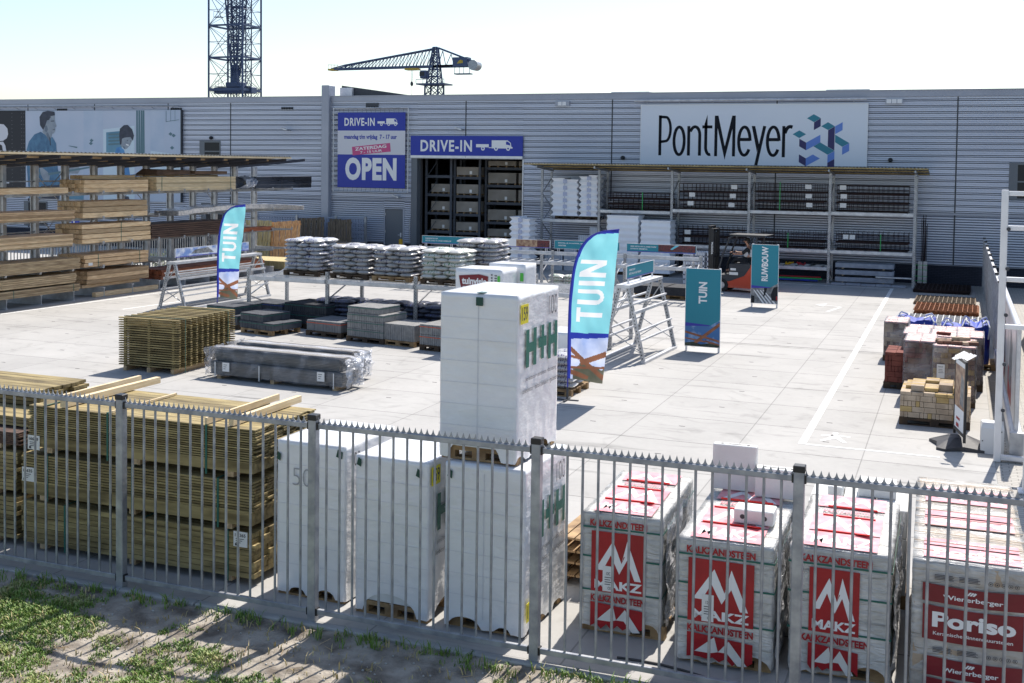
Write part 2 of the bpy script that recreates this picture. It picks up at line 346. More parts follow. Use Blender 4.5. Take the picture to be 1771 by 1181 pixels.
def struct(o, kind="structure"): o["kind"] = kind; return o
def dup(r0, loc, rz=None, label=None, group=None):
    r = r0.copy(); COL.objects.link(r); r.location = loc
    if rz is not None: r.rotation_euler = (0, 0, rz)
    if label: r["label"] = label
    if group: r["group"] = group
    for c0 in list(r0.children):
        c = c0.copy(); COL.objects.link(c); c.parent = r
        for d0 in list(c0.children):
            d = d0.copy(); COL.objects.link(d); d.parent = c
    return r
_tc = {}
def text_mesh(t, bold=0.0, sp=1.0):
    k = (t, bold, sp)
    if k not in _tc:
        c = bpy.data.curves.new("tmp", 'FONT'); c.body = t; c.size = 1.0; c.offset = bold; c.space_character = sp; c.align_x = 'LEFT'; c.resolution_u = 4
        o = bpy.data.objects.new("tmp", c); COL.objects.link(o); dg = bpy.context.evaluated_depsgraph_get()
        me = bpy.data.meshes.new_from_object(o.evaluated_get(dg))
        vs = [tuple(v.co) for v in me.vertices]; fs = [tuple(p.vertices) for p in me.polygons]
        bpy.data.objects.remove(o); bpy.data.curves.remove(c); bpy.data.meshes.remove(me); _tc[k] = (vs, fs)
    return _tc[k]
def put_text(mb, t, x0, x1, z0, z1, y=-.004, bold=.02, capz=None, rotz=0, sp=1.0):
    """fit text in the box x0..x1, z0..z1 of a board whose front looks to -y; rotz=90 reads upward"""
    vs, fs = text_mesh(t, bold, sp); xs = [v[0] for v in vs]; ys = [v[1] for v in vs]
    a, b, c, d = min(xs), max(xs), min(ys), max(ys)
    if capz is not None: c, d = capz
    out = []
    for v in vs:
        u = (v[0]-a)/(b-a); w = (v[1]-c)/(d-c)
        if rotz == 90: X, Z = x1-(x1-x0)*w, z0+(z1-z0)*u
        elif rotz == 180: X, Z = x1-(x1-x0)*u, z1-(z1-z0)*w
        else: X, Z = x0+(x1-x0)*u, z0+(z1-z0)*w
        out.append((X, y, Z))
    mb.add(out, fs if True else fs)
def poly(mb, pts, y=-.003): mb.add([(p[0], y, p[1]) for p in pts], [tuple(range(len(pts)))])
def hrect(mb, x0, x1, z0, z1, y=-.003): poly(mb, [(x0, z0), (x1, z0), (x1, z1), (x0, z1)], y)
def circ(cx, cz, r, n=20, a0=0, a1=360): return [(cx+r*math.cos(R(a0+(a1-a0)*i/n)), cz+r*math.sin(R(a0+(a1-a0)*i/n))) for i in range(n)]
TOP = Matrix(((1, 0, 0, 0), (0, 0, 1, 0), (0, -1, 0, 0), (0, 0, 0, 1)))        # board drawing (x,z) laid on a top face: z->y, -y->z
SIDEX = Matrix(((0, -1, 0, 0), (1, 0, 0, 0), (0, 0, 1, 0), (0, 0, 0, 1)))      # board drawing on a +x side face
SIDEXN = Matrix(((0, 1, 0, 0), (-1, 0, 0, 0), (0, 0, 1, 0), (0, 0, 0, 1)))     # on a -x side face

def cloth(name, c, c2, tr=.5):
    m = pm(name, c, c2, 2, .55); n = m.node_tree; b = n.nodes["Principled BSDF"]; o = n.nodes["Material Output"]; t = n.nodes.new("ShaderNodeBsdfTranslucent"); mx = n.nodes.new("ShaderNodeMixShader"); mx.inputs[0].default_value = tr
    n.links.new(b.inputs["Base Color"].links[0].from_socket, t.inputs[0]); n.links.new(b.outputs[0], mx.inputs[1]); n.links.new(t.outputs[0], mx.inputs[2]); n.links.new(mx.outputs[0], o.inputs[0])
cloth("flag_teal", srgb(140, 208, 216), srgb(124, 198, 208)); cloth("flag_edge", srgb(44, 62, 168), srgb(38, 54, 156), .4); cloth("flag_sky", srgb(214, 220, 236), srgb(150, 170, 214)); cloth("flag_beam", srgb(150, 100, 74), srgb(108, 72, 54), .4); cloth("flag_bush", srgb(120, 118, 100), srgb(70, 74, 60), .3)
cloth("flag_letter", (.85, .85, .85), (.82, .82, .82), .45)

pm("galv_fence", (.25, .265, .30), (.40, .415, .44), 7, .45, .45, .15, 30)

film("wrap_film_white", .35, .85, (.80, .79, .76), .2)
def tones(name):
    """three natural tones of one timber: plain, darker, paler"""
    for sfx, k, w in (("_dark_tone", .66, (1.0, .97, .92)), ("_pale_tone", 1.16, (1.0, 1.0, .98))):
        if name+sfx not in MATS:
            c, c2, sc, ro, me, bu, bs, st = PMA[name]; f = lambda q: tuple(min(.9, q[i]*k*w[i]) for i in range(3))
            pm(name+sfx, f(c), f(c2 or c), sc*1.3, ro, me, bu, bs, st)
    return [name, name+"_dark_tone", name+"_pale_tone"]

pm("straw", srgb(196, 180, 130), srgb(150, 132, 88), 3, .7)
pm("bill_fold", srgb(60, 100, 132), srgb(78, 120, 150), 3, .5)
pm("bill_tone", srgb(168, 184, 204), srgb(184, 194, 210), .8, .5)
pm("pencil_grey", (.34, .34, .36), rough=.5)
# ================================================================ SETTING
WY = 47.46
m = MB(); m.box(-400, 300, -60, 900, -.60, -.34); struct(m.build("ground", "asphalt"))
m = MB(); m.box(-31, .62, 9.475, WY+.2, -.33, 0); m.box(-23.1, -18.05, WY+.2, WY+14, -.33, 0); struct(m.build("yard", "yard_concrete"))
m = MB(); m.box(.62, 3.2, 9.475, WY+.2, -.33, -.004); struct(m.build("paving_strip", "paving_brick"))
m = MB(); m.box(3.2, 30, 9.475, WY+.2, -.33, -.012); struct(m.build("side_road", "asphalt"))
m = MB(); m.box(-90, -31, 15, WY+.1, -.33, -.02); struct(m.build("parking_ground", "bright_paving"))
m = MB()
for i in range(26): m.bbox(-24+i*1.0, -24+i*1.0+.985, 9.37, 9.470, -.3, .006, .012)
struct(m.build("kerb", "kerb"))
m = MB(); m.box(-17, .6, 28.88, 28.94, .0, .004); m.mi = 1; m.box(-17, .6, 28.74, 28.88, .0, .004)
struct(m.build("drain_channel", ["drain_dark", "kerb"]))
# yard markings
m = MB(); z0, z1 = .0005, .0045
m.box(-2.31, -2.19, 18.73, 44.9, z0, z1); m.box(-13.5, -2.31, 44.8, 44.86, z0, z1)
m.box(-2.19, -.17, 18.71, 18.77, z0, z1); m.M = Matrix.Identity(4)
m.add([(-25.25, 24.9, z1), (-25.15, 24.9, z1), (-24.55, 33.5, z1), (-24.65, 33.5, z1)], [(0, 1, 2, 3)])
m.add([(-23.0, 27.3, z1), (-22.9, 27.3, z1), (-22.6, 29.8, z1), (-22.7, 29.8, z1)], [(0, 1, 2, 3)])
def flatpoly(pts, zz): m.add([(p[0], p[1], zz) for p in pts], [tuple(range(len(pts)))])
def walk(pts): flatpoly([(-1.80+(x+1.57)*.62, 19.45+(y-19.75)*.62) for x, y in pts], z1)
walk([(-1.70, 19.95), (-1.50, 19.95), (-1.42, 19.62), (-1.22, 19.18), (-1.32, 19.14), (-1.52, 19.50), (-1.62, 19.45), (-1.84, 19.12), (-1.92, 19.20), (-1.74, 19.55)])
walk([(-1.66, 19.96), (-1.60, 19.86), (-1.92, 19.72), (-1.96, 19.80)]); walk([(-1.54, 19.98), (-1.50, 19.88), (-1.22, 19.80), (-1.18, 19.90)]); walk([(-1.66, 20.02), (-1.54, 20.02), (-1.52, 20.2), (-1.60, 20.28), (-1.68, 20.2)])
struct(m.build("yard_marking", "line_paint"))
m = MB()
flatpoly([(-3.80, 36.55), (-3.66, 36.55), (-3.38, 37.95), (-3.50, 38.0)], z1); flatpoly([(-3.50, 38.0), (-3.40, 38.12), (-4.08, 38.38), (-4.10, 38.22)], z1+.0005); flatpoly([(-4.30, 38.25), (-3.98, 37.85), (-3.95, 38.85)], z1+.001)
struct(m.build("arrow_marking", "faint_paint"))
# small lifting slots in the slabs
m = MB(); rr = random.Random(3)
for i in range(-13, 1):
    for j in range(-7, 5):
        x = -1.28+1.9*i-.95+rr.uniform(-.3, .3); y = 28.85+1.795*j-.9+rr.uniform(-.3, .3)
        if x > .3 or y < 9.9: continue
        m.box(x, x+.10, y, y+.02, 0, .003)
struct(m.build("slab_slots", "drain_dark"))
# soil bank in front of the fence
def soil_h(x, y):
    e = max(0, min(1, (9.38-y)/.5)); return -.02+.05*noise.noise(Vector((x*.9, y*.9, 1)))*e+.02*noise.noise(Vector((x*4, y*4, 5)))+.012*noise.noise(Vector((x*13, y*13, 2)))-.02*e
m = MB(); nx, ny = 330, 100; vs = []; X0, X1, Y0, Y1 = -14, 2.5, 4.0, 9.368
for j in range(ny+1):
    for i in range(nx+1):
        x = X0+(X1-X0)*i/nx; y = Y0+(Y1-Y0)*j/ny; vs.append((x, y, soil_h(x, y)))
m.add(vs, [(j*(nx+1)+i, j*(nx+1)+i+1, (j+1)*(nx+1)+i+1, (j+1)*(nx+1)+i) for j in range(ny) for i in range(nx)], True)
m.box(-60, X0, -20, 9.368, -.4, -.03); m.box(X1, 40, -20, 9.368, -.4, -.03); m.box(X0, X1, -20, Y0, -.4, -.03)
struct(m.build("soil", "soil"))
# grass: tufts of blades
rg = random.Random(11); m = MB(); vs = []; fs = []; ms = []
def tuft(x, y, n, h, spread, mi):
    for k in range(n):
        a = rg.uniform(0, 6.283); d = spread*rg.random()**.7; bx = x+math.cos(a)*d; by = y+math.sin(a)*d; bz = soil_h(bx, by)-.01
        b = rg.uniform(0, 6.283); hh = h*rg.uniform(.5, 1.15); ln = hh*rg.uniform(.2, 1.0); w = rg.uniform(.003, .008)
        px, py = -math.sin(b)*w, math.cos(b)*w; dx, dy = math.cos(b), math.sin(b); o = len(vs)
        vs.extend([(bx-px, by-py, bz), (bx+px, by+py, bz), (bx+dx*ln*.35+px*.8, by+dy*ln*.35+py*.8, bz+hh*.65), (bx+dx*ln*.35-px*.8, by+dy*ln*.35-py*.8, bz+hh*.65), (bx+dx*ln, by+dy*ln, bz+hh*.9)])
        fs.extend([(o, o+1, o+2, o+3), (o+3, o+2, o+4)]); q = mi if rg.random() < .8 else 1-mi; ms.extend([q, q])
cnt = 0
for k in range(40000):
    x = rg.uniform(-11.5, .6); y = rg.uniform(6.2, 9.33)
    q = noise.noise(Vector((x*.75, y*.75, 9)))*.7+noise.noise(Vector((x*2.3, y*2.3, 3)))*.6+noise.noise(Vector((x*6, y*6, 7)))*.35
    den = q*1.25 + (8.55-y)*.42 + (-5.2-x)*.09 - .16
    if y > 9.05: den -= .25
    if den < 0 or rg.random() > min(1, .2+den*2.0): continue
    tuft(x, y, rg.randint(5, 9), .04+.035*min(1, max(0, den)), .05, 0 if noise.noise(Vector((x*1.7, y*1.7, 30))) < .15 else 1); cnt += 1
for k in range(260):                                    # weeds along the kerb
    x = rg.uniform(-11, .5); tuft(x, 9.34-rg.random()**2*.22, rg.randint(4, 12), rg.uniform(.05, .13), .05, 0)
m.add(vs, fs); m.m = ms; gr = m.build("grass", ["blade_a", "blade_b"]); struct(gr, "stuff"); print("tufts", cnt)
m = MB()
for k in range(900):
    x = rg.uniform(-11.5, .6); y = rg.uniform(6.6, 9.2); r = rg.uniform(.004, .014); m.ell((x, y, soil_h(x, y)+r*.4), r*rg.uniform(.8, 1.6), r, r*.7, 5, 4)
struct(m.build("pebbles", "stone"), "stuff")
m = MB()
for k in range(160):
    x = rg.uniform(-11, .5); y = rg.uniform(6.8, 9.1); a = rg.uniform(0, 3.14); l = rg.uniform(.03, .14); z = soil_h(x, y)+.012
    m.tube((x, y, z), (x+math.cos(a)*l, y+math.sin(a)*l, z+rg.uniform(0, .02)), .003, 4)
struct(m.build("twigs", "wood_weather"), "stuff")
m = MB(); vs = []; fs = []; ms = []
for k in range(1500):
    x = rg.uniform(-11, .5); tuft(x, 9.3-rg.random()*2.6, rg.randint(1, 3), rg.uniform(.05, .12), .03, 0)
m.add(vs, fs); m.m = [0]*len(fs); struct(m.build("dry_grass", "straw"), "stuff")
# ================================================================ WAREHOUSE
wh = thing("warehouse", "long grey corrugated steel warehouse hall with a dark brick base and a drive-in opening", "building", (0, WY, 0))
def ribbed(name, x0, x1, z0, z1, pitch, prof, mat, n=None):
    """horizontal steel ribs: profile prof = [(dz, depth)...] repeated upward, pushed along x"""
    pts = []; z = z0
    while z < z1-1e-6:
        for dz, d in prof:
            if z+dz*pitch <= z1: pts.append((d, z+dz*pitch))
        z += pitch
    pts.append((0, z1)); mb = MB(); k = max(1, int((x1-x0)/6)); vs = []
    for i in range(k+1):
        x = x0+(x1-x0)*i/k; vs += [(x, -d, zz) for d, zz in pts]
    n = len(pts); mb.add(vs, [(i*n+j, (i+1)*n+j, (i+1)*n+j+1, i*n+j+1) for i in range(k) for j in range(n-1)])
    mb.m = [1 if pts[j][0] < .004 and pts[j+1][0] < .004 and pts[j+1][1]-pts[j][1] < .04 else 0 for i in range(k) for j in range(n-1)]  # narrow recess faces take the painted-in shade colour, the rest plain steel
    return mb.build(name, [mat, "gap_shade_dark"], wh)
UP = [(0, 0), (.075, .0), (.105, .05), (.24, .05), (.27, .0), (.335, .0), (.365, .05), (.60, .05), (.64, .035), (.70, .035), (.74, .05), (.97, .05)]
LO = [(0, 0), (.20, 0), (.34, .03), (.86, .03)]
gx0, gx1, gz = -23.14, -18.0, 4.64
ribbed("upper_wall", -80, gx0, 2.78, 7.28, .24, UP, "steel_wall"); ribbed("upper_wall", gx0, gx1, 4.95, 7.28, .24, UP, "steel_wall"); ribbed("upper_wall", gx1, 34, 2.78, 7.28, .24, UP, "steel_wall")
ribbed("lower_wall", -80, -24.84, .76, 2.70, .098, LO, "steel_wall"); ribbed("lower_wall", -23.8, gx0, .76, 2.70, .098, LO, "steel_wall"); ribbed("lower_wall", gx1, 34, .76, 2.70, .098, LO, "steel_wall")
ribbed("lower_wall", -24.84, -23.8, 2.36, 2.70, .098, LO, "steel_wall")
m = MB(); m.box(-80, -24.84, 0, .2, -.3, .74); m.box(-23.8, gx0-.3, 0, .2, -.3, .74); m.box(gx1, 34, 0, .2, -.3, .74); m.build("brick_plinth", "plinth_brick", wh)
m = MB()
for a, b in ((-80, -24.84), (-23.8, gx0), (gx1, 34)): m.box(a, b, -.04, .1, .74, .76)
for a, b in ((-80, gx0-.12), (gx1, 34)): m.box(a, b, -.06, .1, 2.70, 2.78)
m.build("base_trim", "coping", wh)
m = MB(); m.box(-80, -28.06, -.09, .5, 7.28, 7.52); m.box(-27.66, 34, -.09, .5, 7.28, 7.52); m.box(-80, -28.06, -.12, .55, 7.52, 7.55); m.box(-27.66, 34, -.12, .55, 7.52, 7.55); m.build("coping", "coping", wh)
m = MB(); m.box(-80, 34, .5, 60, 7.2, 7.4); m.box(-80, -79.8, .0, 60, 0, 7.3); m.box(33.8, 34, 0, 60, 0, 7.3); m.box(-80, 34, 59.8, 60, 0, 7.3); m.box(-80, gx0-.6, .25, .35, 0, 7.2); m.box(gx1+.6, 34, .25, .35, 0, 7.2); m.build("roof", "coping", wh)
m = MB(); m.bbox(-28.06, -27.66, -.30, .3, 0, 8.04, .02); m.build("column", "coping", wh)
m = MB(); m.add([(-27.66, .9, 7.5), (-23.3, .9, 7.5), (-27.66, .9, 8.10), (-27.66, 4, 7.5), (-23.3, 4, 7.5), (-27.66, 4, 8.10)], [(0, 1, 2), (5, 4, 3), (2, 1, 4, 5), (0, 2, 5, 3)]); m.build("roof_ramp", "dark_steel", wh)
m = MB(); m.box(-27.64, -27.0, .7, .88, 7.5, 7.98); m.build("roof_panel", "alu", wh)
for x in (-62, -50.8, -46.0, -41.6, -37.0, -33.29, -20.75, -13.93, -7.0, -.16, 7, 14):
    zb = 4.95 if gx0 < x < gx1 else .78
    m = MB(); m.box(x-.025, x+.025, -.058, -.03, zb, 7.26); m.build("wall_joint", "dark_steel", wh)
# roof hatches
for a, b in ((-14.3, -12.6), (-5.2, -3.5)):
    m = MB(); m.box(a, b, 1, 3, 7.4, 7.66); m.build("roof_hatch", "galv_light", wh)
# drive-in opening: jambs, lintel, interior
m = MB(); m.bbox(gx0-.30, gx0, -.09, .3, 0, gz+.05, .01); m.build("door_jamb", "grey_door", wh)
m = MB(); m.bbox(gx1, gx1+.06, -.09, .3, 0, gz+.05, .01); m.build("door_jamb", "alu", wh)
m = MB(); m.box(gx0-.3, gx1+.06, -.10, .3, gz+.02, gz+.14); m.box(gx0, gx1, .0, .3, gz+.14, 4.95); m.build("lintel", "coping", wh)
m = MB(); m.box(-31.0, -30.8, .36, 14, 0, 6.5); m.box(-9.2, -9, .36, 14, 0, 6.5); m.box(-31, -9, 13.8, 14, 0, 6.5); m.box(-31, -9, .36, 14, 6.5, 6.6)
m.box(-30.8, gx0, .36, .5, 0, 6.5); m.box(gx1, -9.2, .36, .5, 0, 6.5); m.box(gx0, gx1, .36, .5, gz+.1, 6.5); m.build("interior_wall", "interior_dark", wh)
# personnel door
m = MB(); m.box(-24.84, -23.8, -.06, .1, 2.31, 2.36); m.box(-24.84, -24.78, -.06, .1, 0, 2.31); m.box(-23.86, -23.8, -.06, .1, 0, 2.31); m.build("door_frame", "coping", wh)
m = MB(); m.bbox(-24.77, -23.87, -.02, .05, .02, 2.30, .008); d = m.build("door", "grey_door", wh)
m = MB(); m.tube((-23.98, -.07, 1.12), (-24.10, -.07, 1.12), .012); m.box(-24.0, -23.94, -.05, -.02, 1.02, 1.22); m.build("handle", "alu", d)
for z in (.3, 1.2, 2.0):
    m = MB(); m.tube((-24.77, -.04, z), (-24.77, -.04, z+.12), .014); m.build("hinge", "alu", d)
# windows
def window(x0, x1, z0, z1):
    m = MB(); m.box(x0-.3, x0, -.07, .05, z0-.05, z1+.08); m.box(x0, x1+.05, -.07, .05, z1, z1+.08); m.box(x0, x1+.05, -.07, .05, z0-.05, z0); m.box(x1, x1+.05, -.07, .05, z0, z1)
    zm = (z0+z1)/2; m.box(x0, x1, -.065, .05, zm-.03, zm+.03); w = m.build("window", "grey_door", wh)
    m = MB(); m.box(x0, x1, -.055, .0, z0, zm-.03); m.box(x0, x1, -.055, .0, zm+.03, z1); m.build("pane", "glass_dark", w)
window(-34.8, -33.92, 4.45, 5.33); window(-34.7, -33.75, 1.40, 2.25); window(2.02, 3.2, 3.4, 4.67); window(-46, -44.8, .95, 2.1)
# vents, lamps, cameras
for x in (-43.7, -36.5, -30.07, -25.49):
    m = MB(); m.box(x-.32, x+.32, -.08, .0, 6.92, 7.04) if x != -25.49 else m.box(x-.32, x+.32, -.10, 0, 7.02, 7.2); v = m.build("wall_vent", "dark_steel", wh)
    m = MB()
    for k in range(5): m.box(x-.30+k*.14, x-.27+k*.14, -.12, -.08, 6.93, 7.02)
    m.build("vent_slat", "black_cap", v)
for x, c in ((-16.17, 2), (-2.48, 3)):
    m = MB(); m.box(x-.33, x+.33, -.14, 0, 7.0, 7.2); v = m.build("wall_lamp", "coping", wh)
    for k in range(c):
        m = MB(); w = .6/3; m.box(x-.29+k*w+(0.1 if c == 2 else 0), x-.29+k*w+w-.03+(0.1 if c == 2 else 0), -.15, -.14, 7.02, 7.18); m.build("lamp_lens", "letter_white", v)
for x, z in ((-29.9, 5.9), (-20.84, 5.93), (-23.95, 2.83)):
    m = MB(); m.bar((x, -.02, z), (x, -.28, z+.05), .04); m.add([(x-.30, -.2, z+.10), (x+.02, -.2, z+.0), (x+.02, -.42, z+.0), (x-.30, -.42, z+.10), (x-.30, -.2, z+.15), (x+.02, -.2, z+.07), (x+.02, -.42, z+.07), (x-.30, -.42, z+.15)], [(0, 1, 2, 3), (4, 7, 6, 5), (0, 4, 5, 1), (1, 5, 6, 2), (2, 6, 7, 3), (3, 7, 4, 0)]); m.build("flood_lamp", "galv_light", wh)
for x, z in ((-13.42, 4.78), (-2.57, 4.80), (-34.4, 5.55)):
    m = MB(); m.tube((x, -.04, z), (x, -.14, z), .09, 12); m.ell((x, -.14, z-.02), .07, .07, .07); v = m.build("dome_camera", "black_cap", wh)
m = MB(); m.tube((-12.9, -.30, 7.19), (-3.5, -.30, 7.19), .05, 8)
for k in range(7): m.bar((-12.4+k*1.4, -.05, 7.1), (-12.4+k*1.4, -.3, 7.17), .03)
m.build("light_strip", "galv_light", wh)
m = MB(); m.tube((-52, -.30, 7.12), (-36.2, -.30, 7.12), .035, 8)
for k in range(13): m.bar((-51.6+k*1.25, -.05, 7.0), (-51.6+k*1.25, -.3, 7.1), .02)
m.build("light_strip", "galv", wh)
m = MB(); m.tube((-23.5, -.08, .8), (-23.5, -.08, 1.9), .02); m.build("conduit", "galv", wh)
# ---------------------------------------------------------------- signs on the wall
def board(name, label, x0, x1, z0, z1, yoff, mat, th=.05):
    t = thing(name, label, "sign", (x0, WY-yoff, z0)); m = MB(); m.box(0, x1-x0, 0, th, 0, z1-z0); m.build("panel", mat, t); return t, x1-x0, z1-z0
# big wordmark sign
t, w, h = board("wall_sign", "wide silver sign with a black wordmark and blue-teal cube logo high on the hall wall", -12.62, -3.47, 4.53, 7.0, .16, "banner_silver")
m = MB(); m.box(-.03, 0, -.01, .06, 0, h); m.box(w, w+.03, -.01, .06, 0, h); m.box(-.03, w+.03, -.01, .06, h, h+.03); m.build("frame", "letter_white", t)
# photo-crop pixel (1120..1500 -> 1771 wide, 110 px -> 513) to board coordinates
def px(u, v): return ((1120+u*.21457-1110.5)/389.5*w, h-(180+v*.2144-183)/103.0*h)
def stroke(mb, pts, wd, y=-.004):
    P = [Vector(px(*p)) for p in pts]; n = len(P); L, Rr = [], []
    for i in range(n):
        d = (P[min(i+1, n-1)]-P[max(i-1, 0)]).normalized(); nn = Vector((-d.y, d.x)); L.append(P[i]+nn*wd/2); Rr.append(P[i]-nn*wd/2)
    mb.add([(p.x, y, p.y) for p in L]+[(p.x, y, p.y) for p in Rr], [(i, i+1, n+i+1, n+i) for i in range(n-1)])
def arcpx(cx, cy, rx, ry, a0, a1, n=20): return [(cx+rx*math.cos(R(a0+(a1-a0)*i/n)), cy-ry*math.sin(R(a0+(a1-a0)*i/n))) for i in range(n+1)]
m = MB(); k = .125
stroke(m, [(119, 96), (119, 422)], k)                                   # P
stroke(m, [(108, 108)]+[(150, 110)]+arcpx(165, 208, 42, 98, 80, -80)+[(150, 308), (119, 312)], k*.9)
stroke(m, arcpx(281, 303, 43, 112, 0, 360, 32), k)                      # o
stroke(m, [(361, 183), (361, 422)], k); stroke(m, [(372, 215)]+arcpx(413, 255, 40, 66, 150, 0, 12)+[(453, 422)], k)   # n
stroke(m, [(503, 165), (503, 350)]+arcpx(535, 350, 32, 62, 180, 285, 10), k); stroke(m, [(473, 190), (556, 190)], k*1.0)
poly(m, [px(490, 170), px(516, 170), px(514, 92)], -.004)
stroke(m, [(587, 100), (587, 425)], k); stroke(m, [(733, 100), (733, 425)], k)
poly(m, [px(575, 100), px(604, 100), px(661, 345), px(661, 452)], -.0045); poly(m, [px(661, 452), px(661, 345), px(717, 100), px(746, 100)], -.0045)
for cx in (819, 1050):                                                  # e e
    stroke(m, [(cx-48, 290), (cx+46, 290)], k*1.05, -.0045); stroke(m, [(cx+46, 300)]+arcpx(cx, 303, 46, 112, 5, 325, 30), k)
poly(m, [px(876, 183), px(904, 183), px(938, 330), px(922, 390)], -.0045); stroke(m, [(980, 183), (915, 494)], k*1.0)
stroke(m, [(1132, 183), (1132, 428)], k); stroke(m, [(1140, 240)]+arcpx(1182, 240, 36, 52, 150, 80, 8)+[(1200, 192)], k*1.1)
m.build("lettering", "logo_black", t)
cubes = [("logo_teal", [(1311, 123), (1363, 91), (1418, 122), (1366, 153)]), ("logo_navy", [(1366, 155), (1418, 123), (1418, 184), (1366, 215)]),
         ("logo_teal", [(1422, 185), (1474, 153), (1527, 185), (1476, 214)]), ("logo_navy", [(1476, 216), (1527, 186), (1527, 372), (1476, 342)]),
         ("logo_blue", [(1529, 185), (1586, 153), (1586, 214), (1531, 246)]), ("logo_teal", [(1531, 250), (1640, 314), (1587, 343), (1531, 308)]),
         ("logo_blue", [(1587, 345), (1640, 315), (1640, 375), (1587, 405)]), ("logo_teal", [(1202, 247), (1254, 217), (1307, 247), (1254, 277)]),
         ("logo_navy", [(1255, 282), (1309, 312), (1309, 372), (1255, 341)]), ("logo_blue", [(1309, 312), (1418, 250), (1418, 310), (1309, 372)]),
         ("logo_teal", [(1366, 341), (1418, 310), (1529, 375), (1476, 405)]), ("logo_blue", [(1476, 407), (1529, 377), (1529, 437), (1476, 468)]),
         ("logo_navy", [(1476, 468), (1529, 438), (1529, 500), (1476, 500)]), ("logo_navy", [(1255, 404), (1309, 435), (1309, 496), (1255, 465)]),
         ("logo_blue", [(1309, 435), (1363, 404), (1418, 435), (1309, 496)])]
m = MB(); mm_ = ["logo_teal", "logo_navy", "logo_blue"]
for c, pts in cubes: m.mi = mm_.index(c); poly(m, [px(*p) for p in pts], -.005)
m.build("logo", mm_, t)
def truck(mb, x0, x1, z0, z1, y=-.006):
    """flat bed trailer + box truck pictogram, white"""
    W_ = x1-x0; H_ = z1-z0; X = lambda u: x0+u*W_; Z = lambda v: z0+v*H_
    mb.mi = 0
    poly(mb, [(X(0), Z(.32)), (X(.35), Z(.32)), (X(.35), Z(.62)), (X(0), Z(.62))], y); hrect(mb, X(.35), X(.44), Z(.25), Z(.32), y)
    poly(mb, [(X(.43), Z(.22)), (X(1), Z(.22)), (X(1), Z(.34)), (X(.97), Z(.38)), (X(.95), Z(.75)), (X(.86), Z(1)), (X(.43), Z(1))], y)
    for u in (.19, .55, .88): poly(mb, circ(X(u), Z(.2), H_*.2, 16), y-.001)
    mb.mi = 1
    for u in (.19, .55, .88): poly(mb, circ(X(u), Z(.2), H_*.09, 12), y-.002)
    poly(mb, [(X(.82), Z(.88)), (X(.87), Z(.88)), (X(.93), Z(.72)), (X(.94), Z(.5)), (X(.82), Z(.6))], y-.001); mb.mi = 0
# opening hours banner in its frame
t, w, h = board("opening_banner", "blue and white opening hours banner stretched in a tube frame beside the column", -27.25, -23.72, 3.27, 6.76, .16, "sign_blue", .01)
m = MB(); hrect(m, .0, w, h-1.95, h-.84, -.004); m.build("white_field", "sign_white", t)
m = MB(); put_text(m, "DRIVE-IN", .36, 1.95, h-.62, h-.25, -.006, .03, sp=1.16); truck(m, 2.1, 3.15, h-.62, h-.28); put_text(m, "OPEN", .42, 3.1, .34, 1.40, -.006, .05, sp=1.1); m.build("lettering", ["letter_white", "sign_blue"], t)
m = MB(); put_text(m, "maandag t/m vrijdag  7 - 17 uur", .35, 3.1, h-1.29, h-1.02, -.007, .035); m.build("hours_line", "sign_blue", t)
m = MB(); m.M = T(1.78, -.008, h-1.70) @ Matrix.Rotation(R(-5.5), 4, 'Y'); m.box(-1.0, 1.0, 0, .002, -.20, .20); s = m.build("saturday_strip", "sign_pink", t)
m = MB(); m.M = T(1.78, -.011, h-1.70) @ Matrix.Rotation(R(-5.5), 4, 'Y'); put_text(m, "ZATERDAG", -.85, .80, .0, .15, -.002, .03); put_text(m, "7 - 15 UUR", -.58, .56, -.16, -.05, -.002, .02); m.build("lettering", "letter_white", s)
m = MB(); a, b, c, d = -.20, w+.17, -.20, h+.20
for p, q in (((a, c), (b, c)), ((b, c), (b, d)), ((b, d), (a, d)), ((a, d), (a, c))): m.tube((p[0], -.05, p[1]), (q[0], -.05, q[1]), .028, 8)
m.build("frame", "galv_light", t)
m = MB()
for k in range(15):
    x = .1+k*(w-.2)/14
    for z0_, z1_ in ((h, d), (0, c)): m.tube((x, 0, z0_), (x+rr.uniform(-.03, .03), -.05, z1_), .006, 4)
    z = .1+k*(h-.2)/14
    for x0_, x1_ in ((0, a), (w, b)): m.tube((x0_, 0, z), (x1_, -.05, z+rr.uniform(-.03, .03)), .006, 4)
m.build("elastic_ties", "black_cap", t)
# drive-in sign above the opening
t, w, h = board("entrance_sign", "long blue drive-in sign with truck pictogram above the hall opening", -23.44, -17.97, 4.80, 5.69, .16, "sign_blue", .06)
m = MB(); put_text(m, "DRIVE-IN", .5, 3.05, .18, .70, -.004, .03, sp=1.16); truck(m, 3.25, 5.0, .24, .70); m.build("lettering", ["letter_white", "sign_blue"], t)
m = MB(); m.box(0, w/2-.01, -.012, .0, -.11, 0); m.box(w/2+.01, w, -.012, .0, -.11, 0); m.build("bottom_rail", "alu", t)
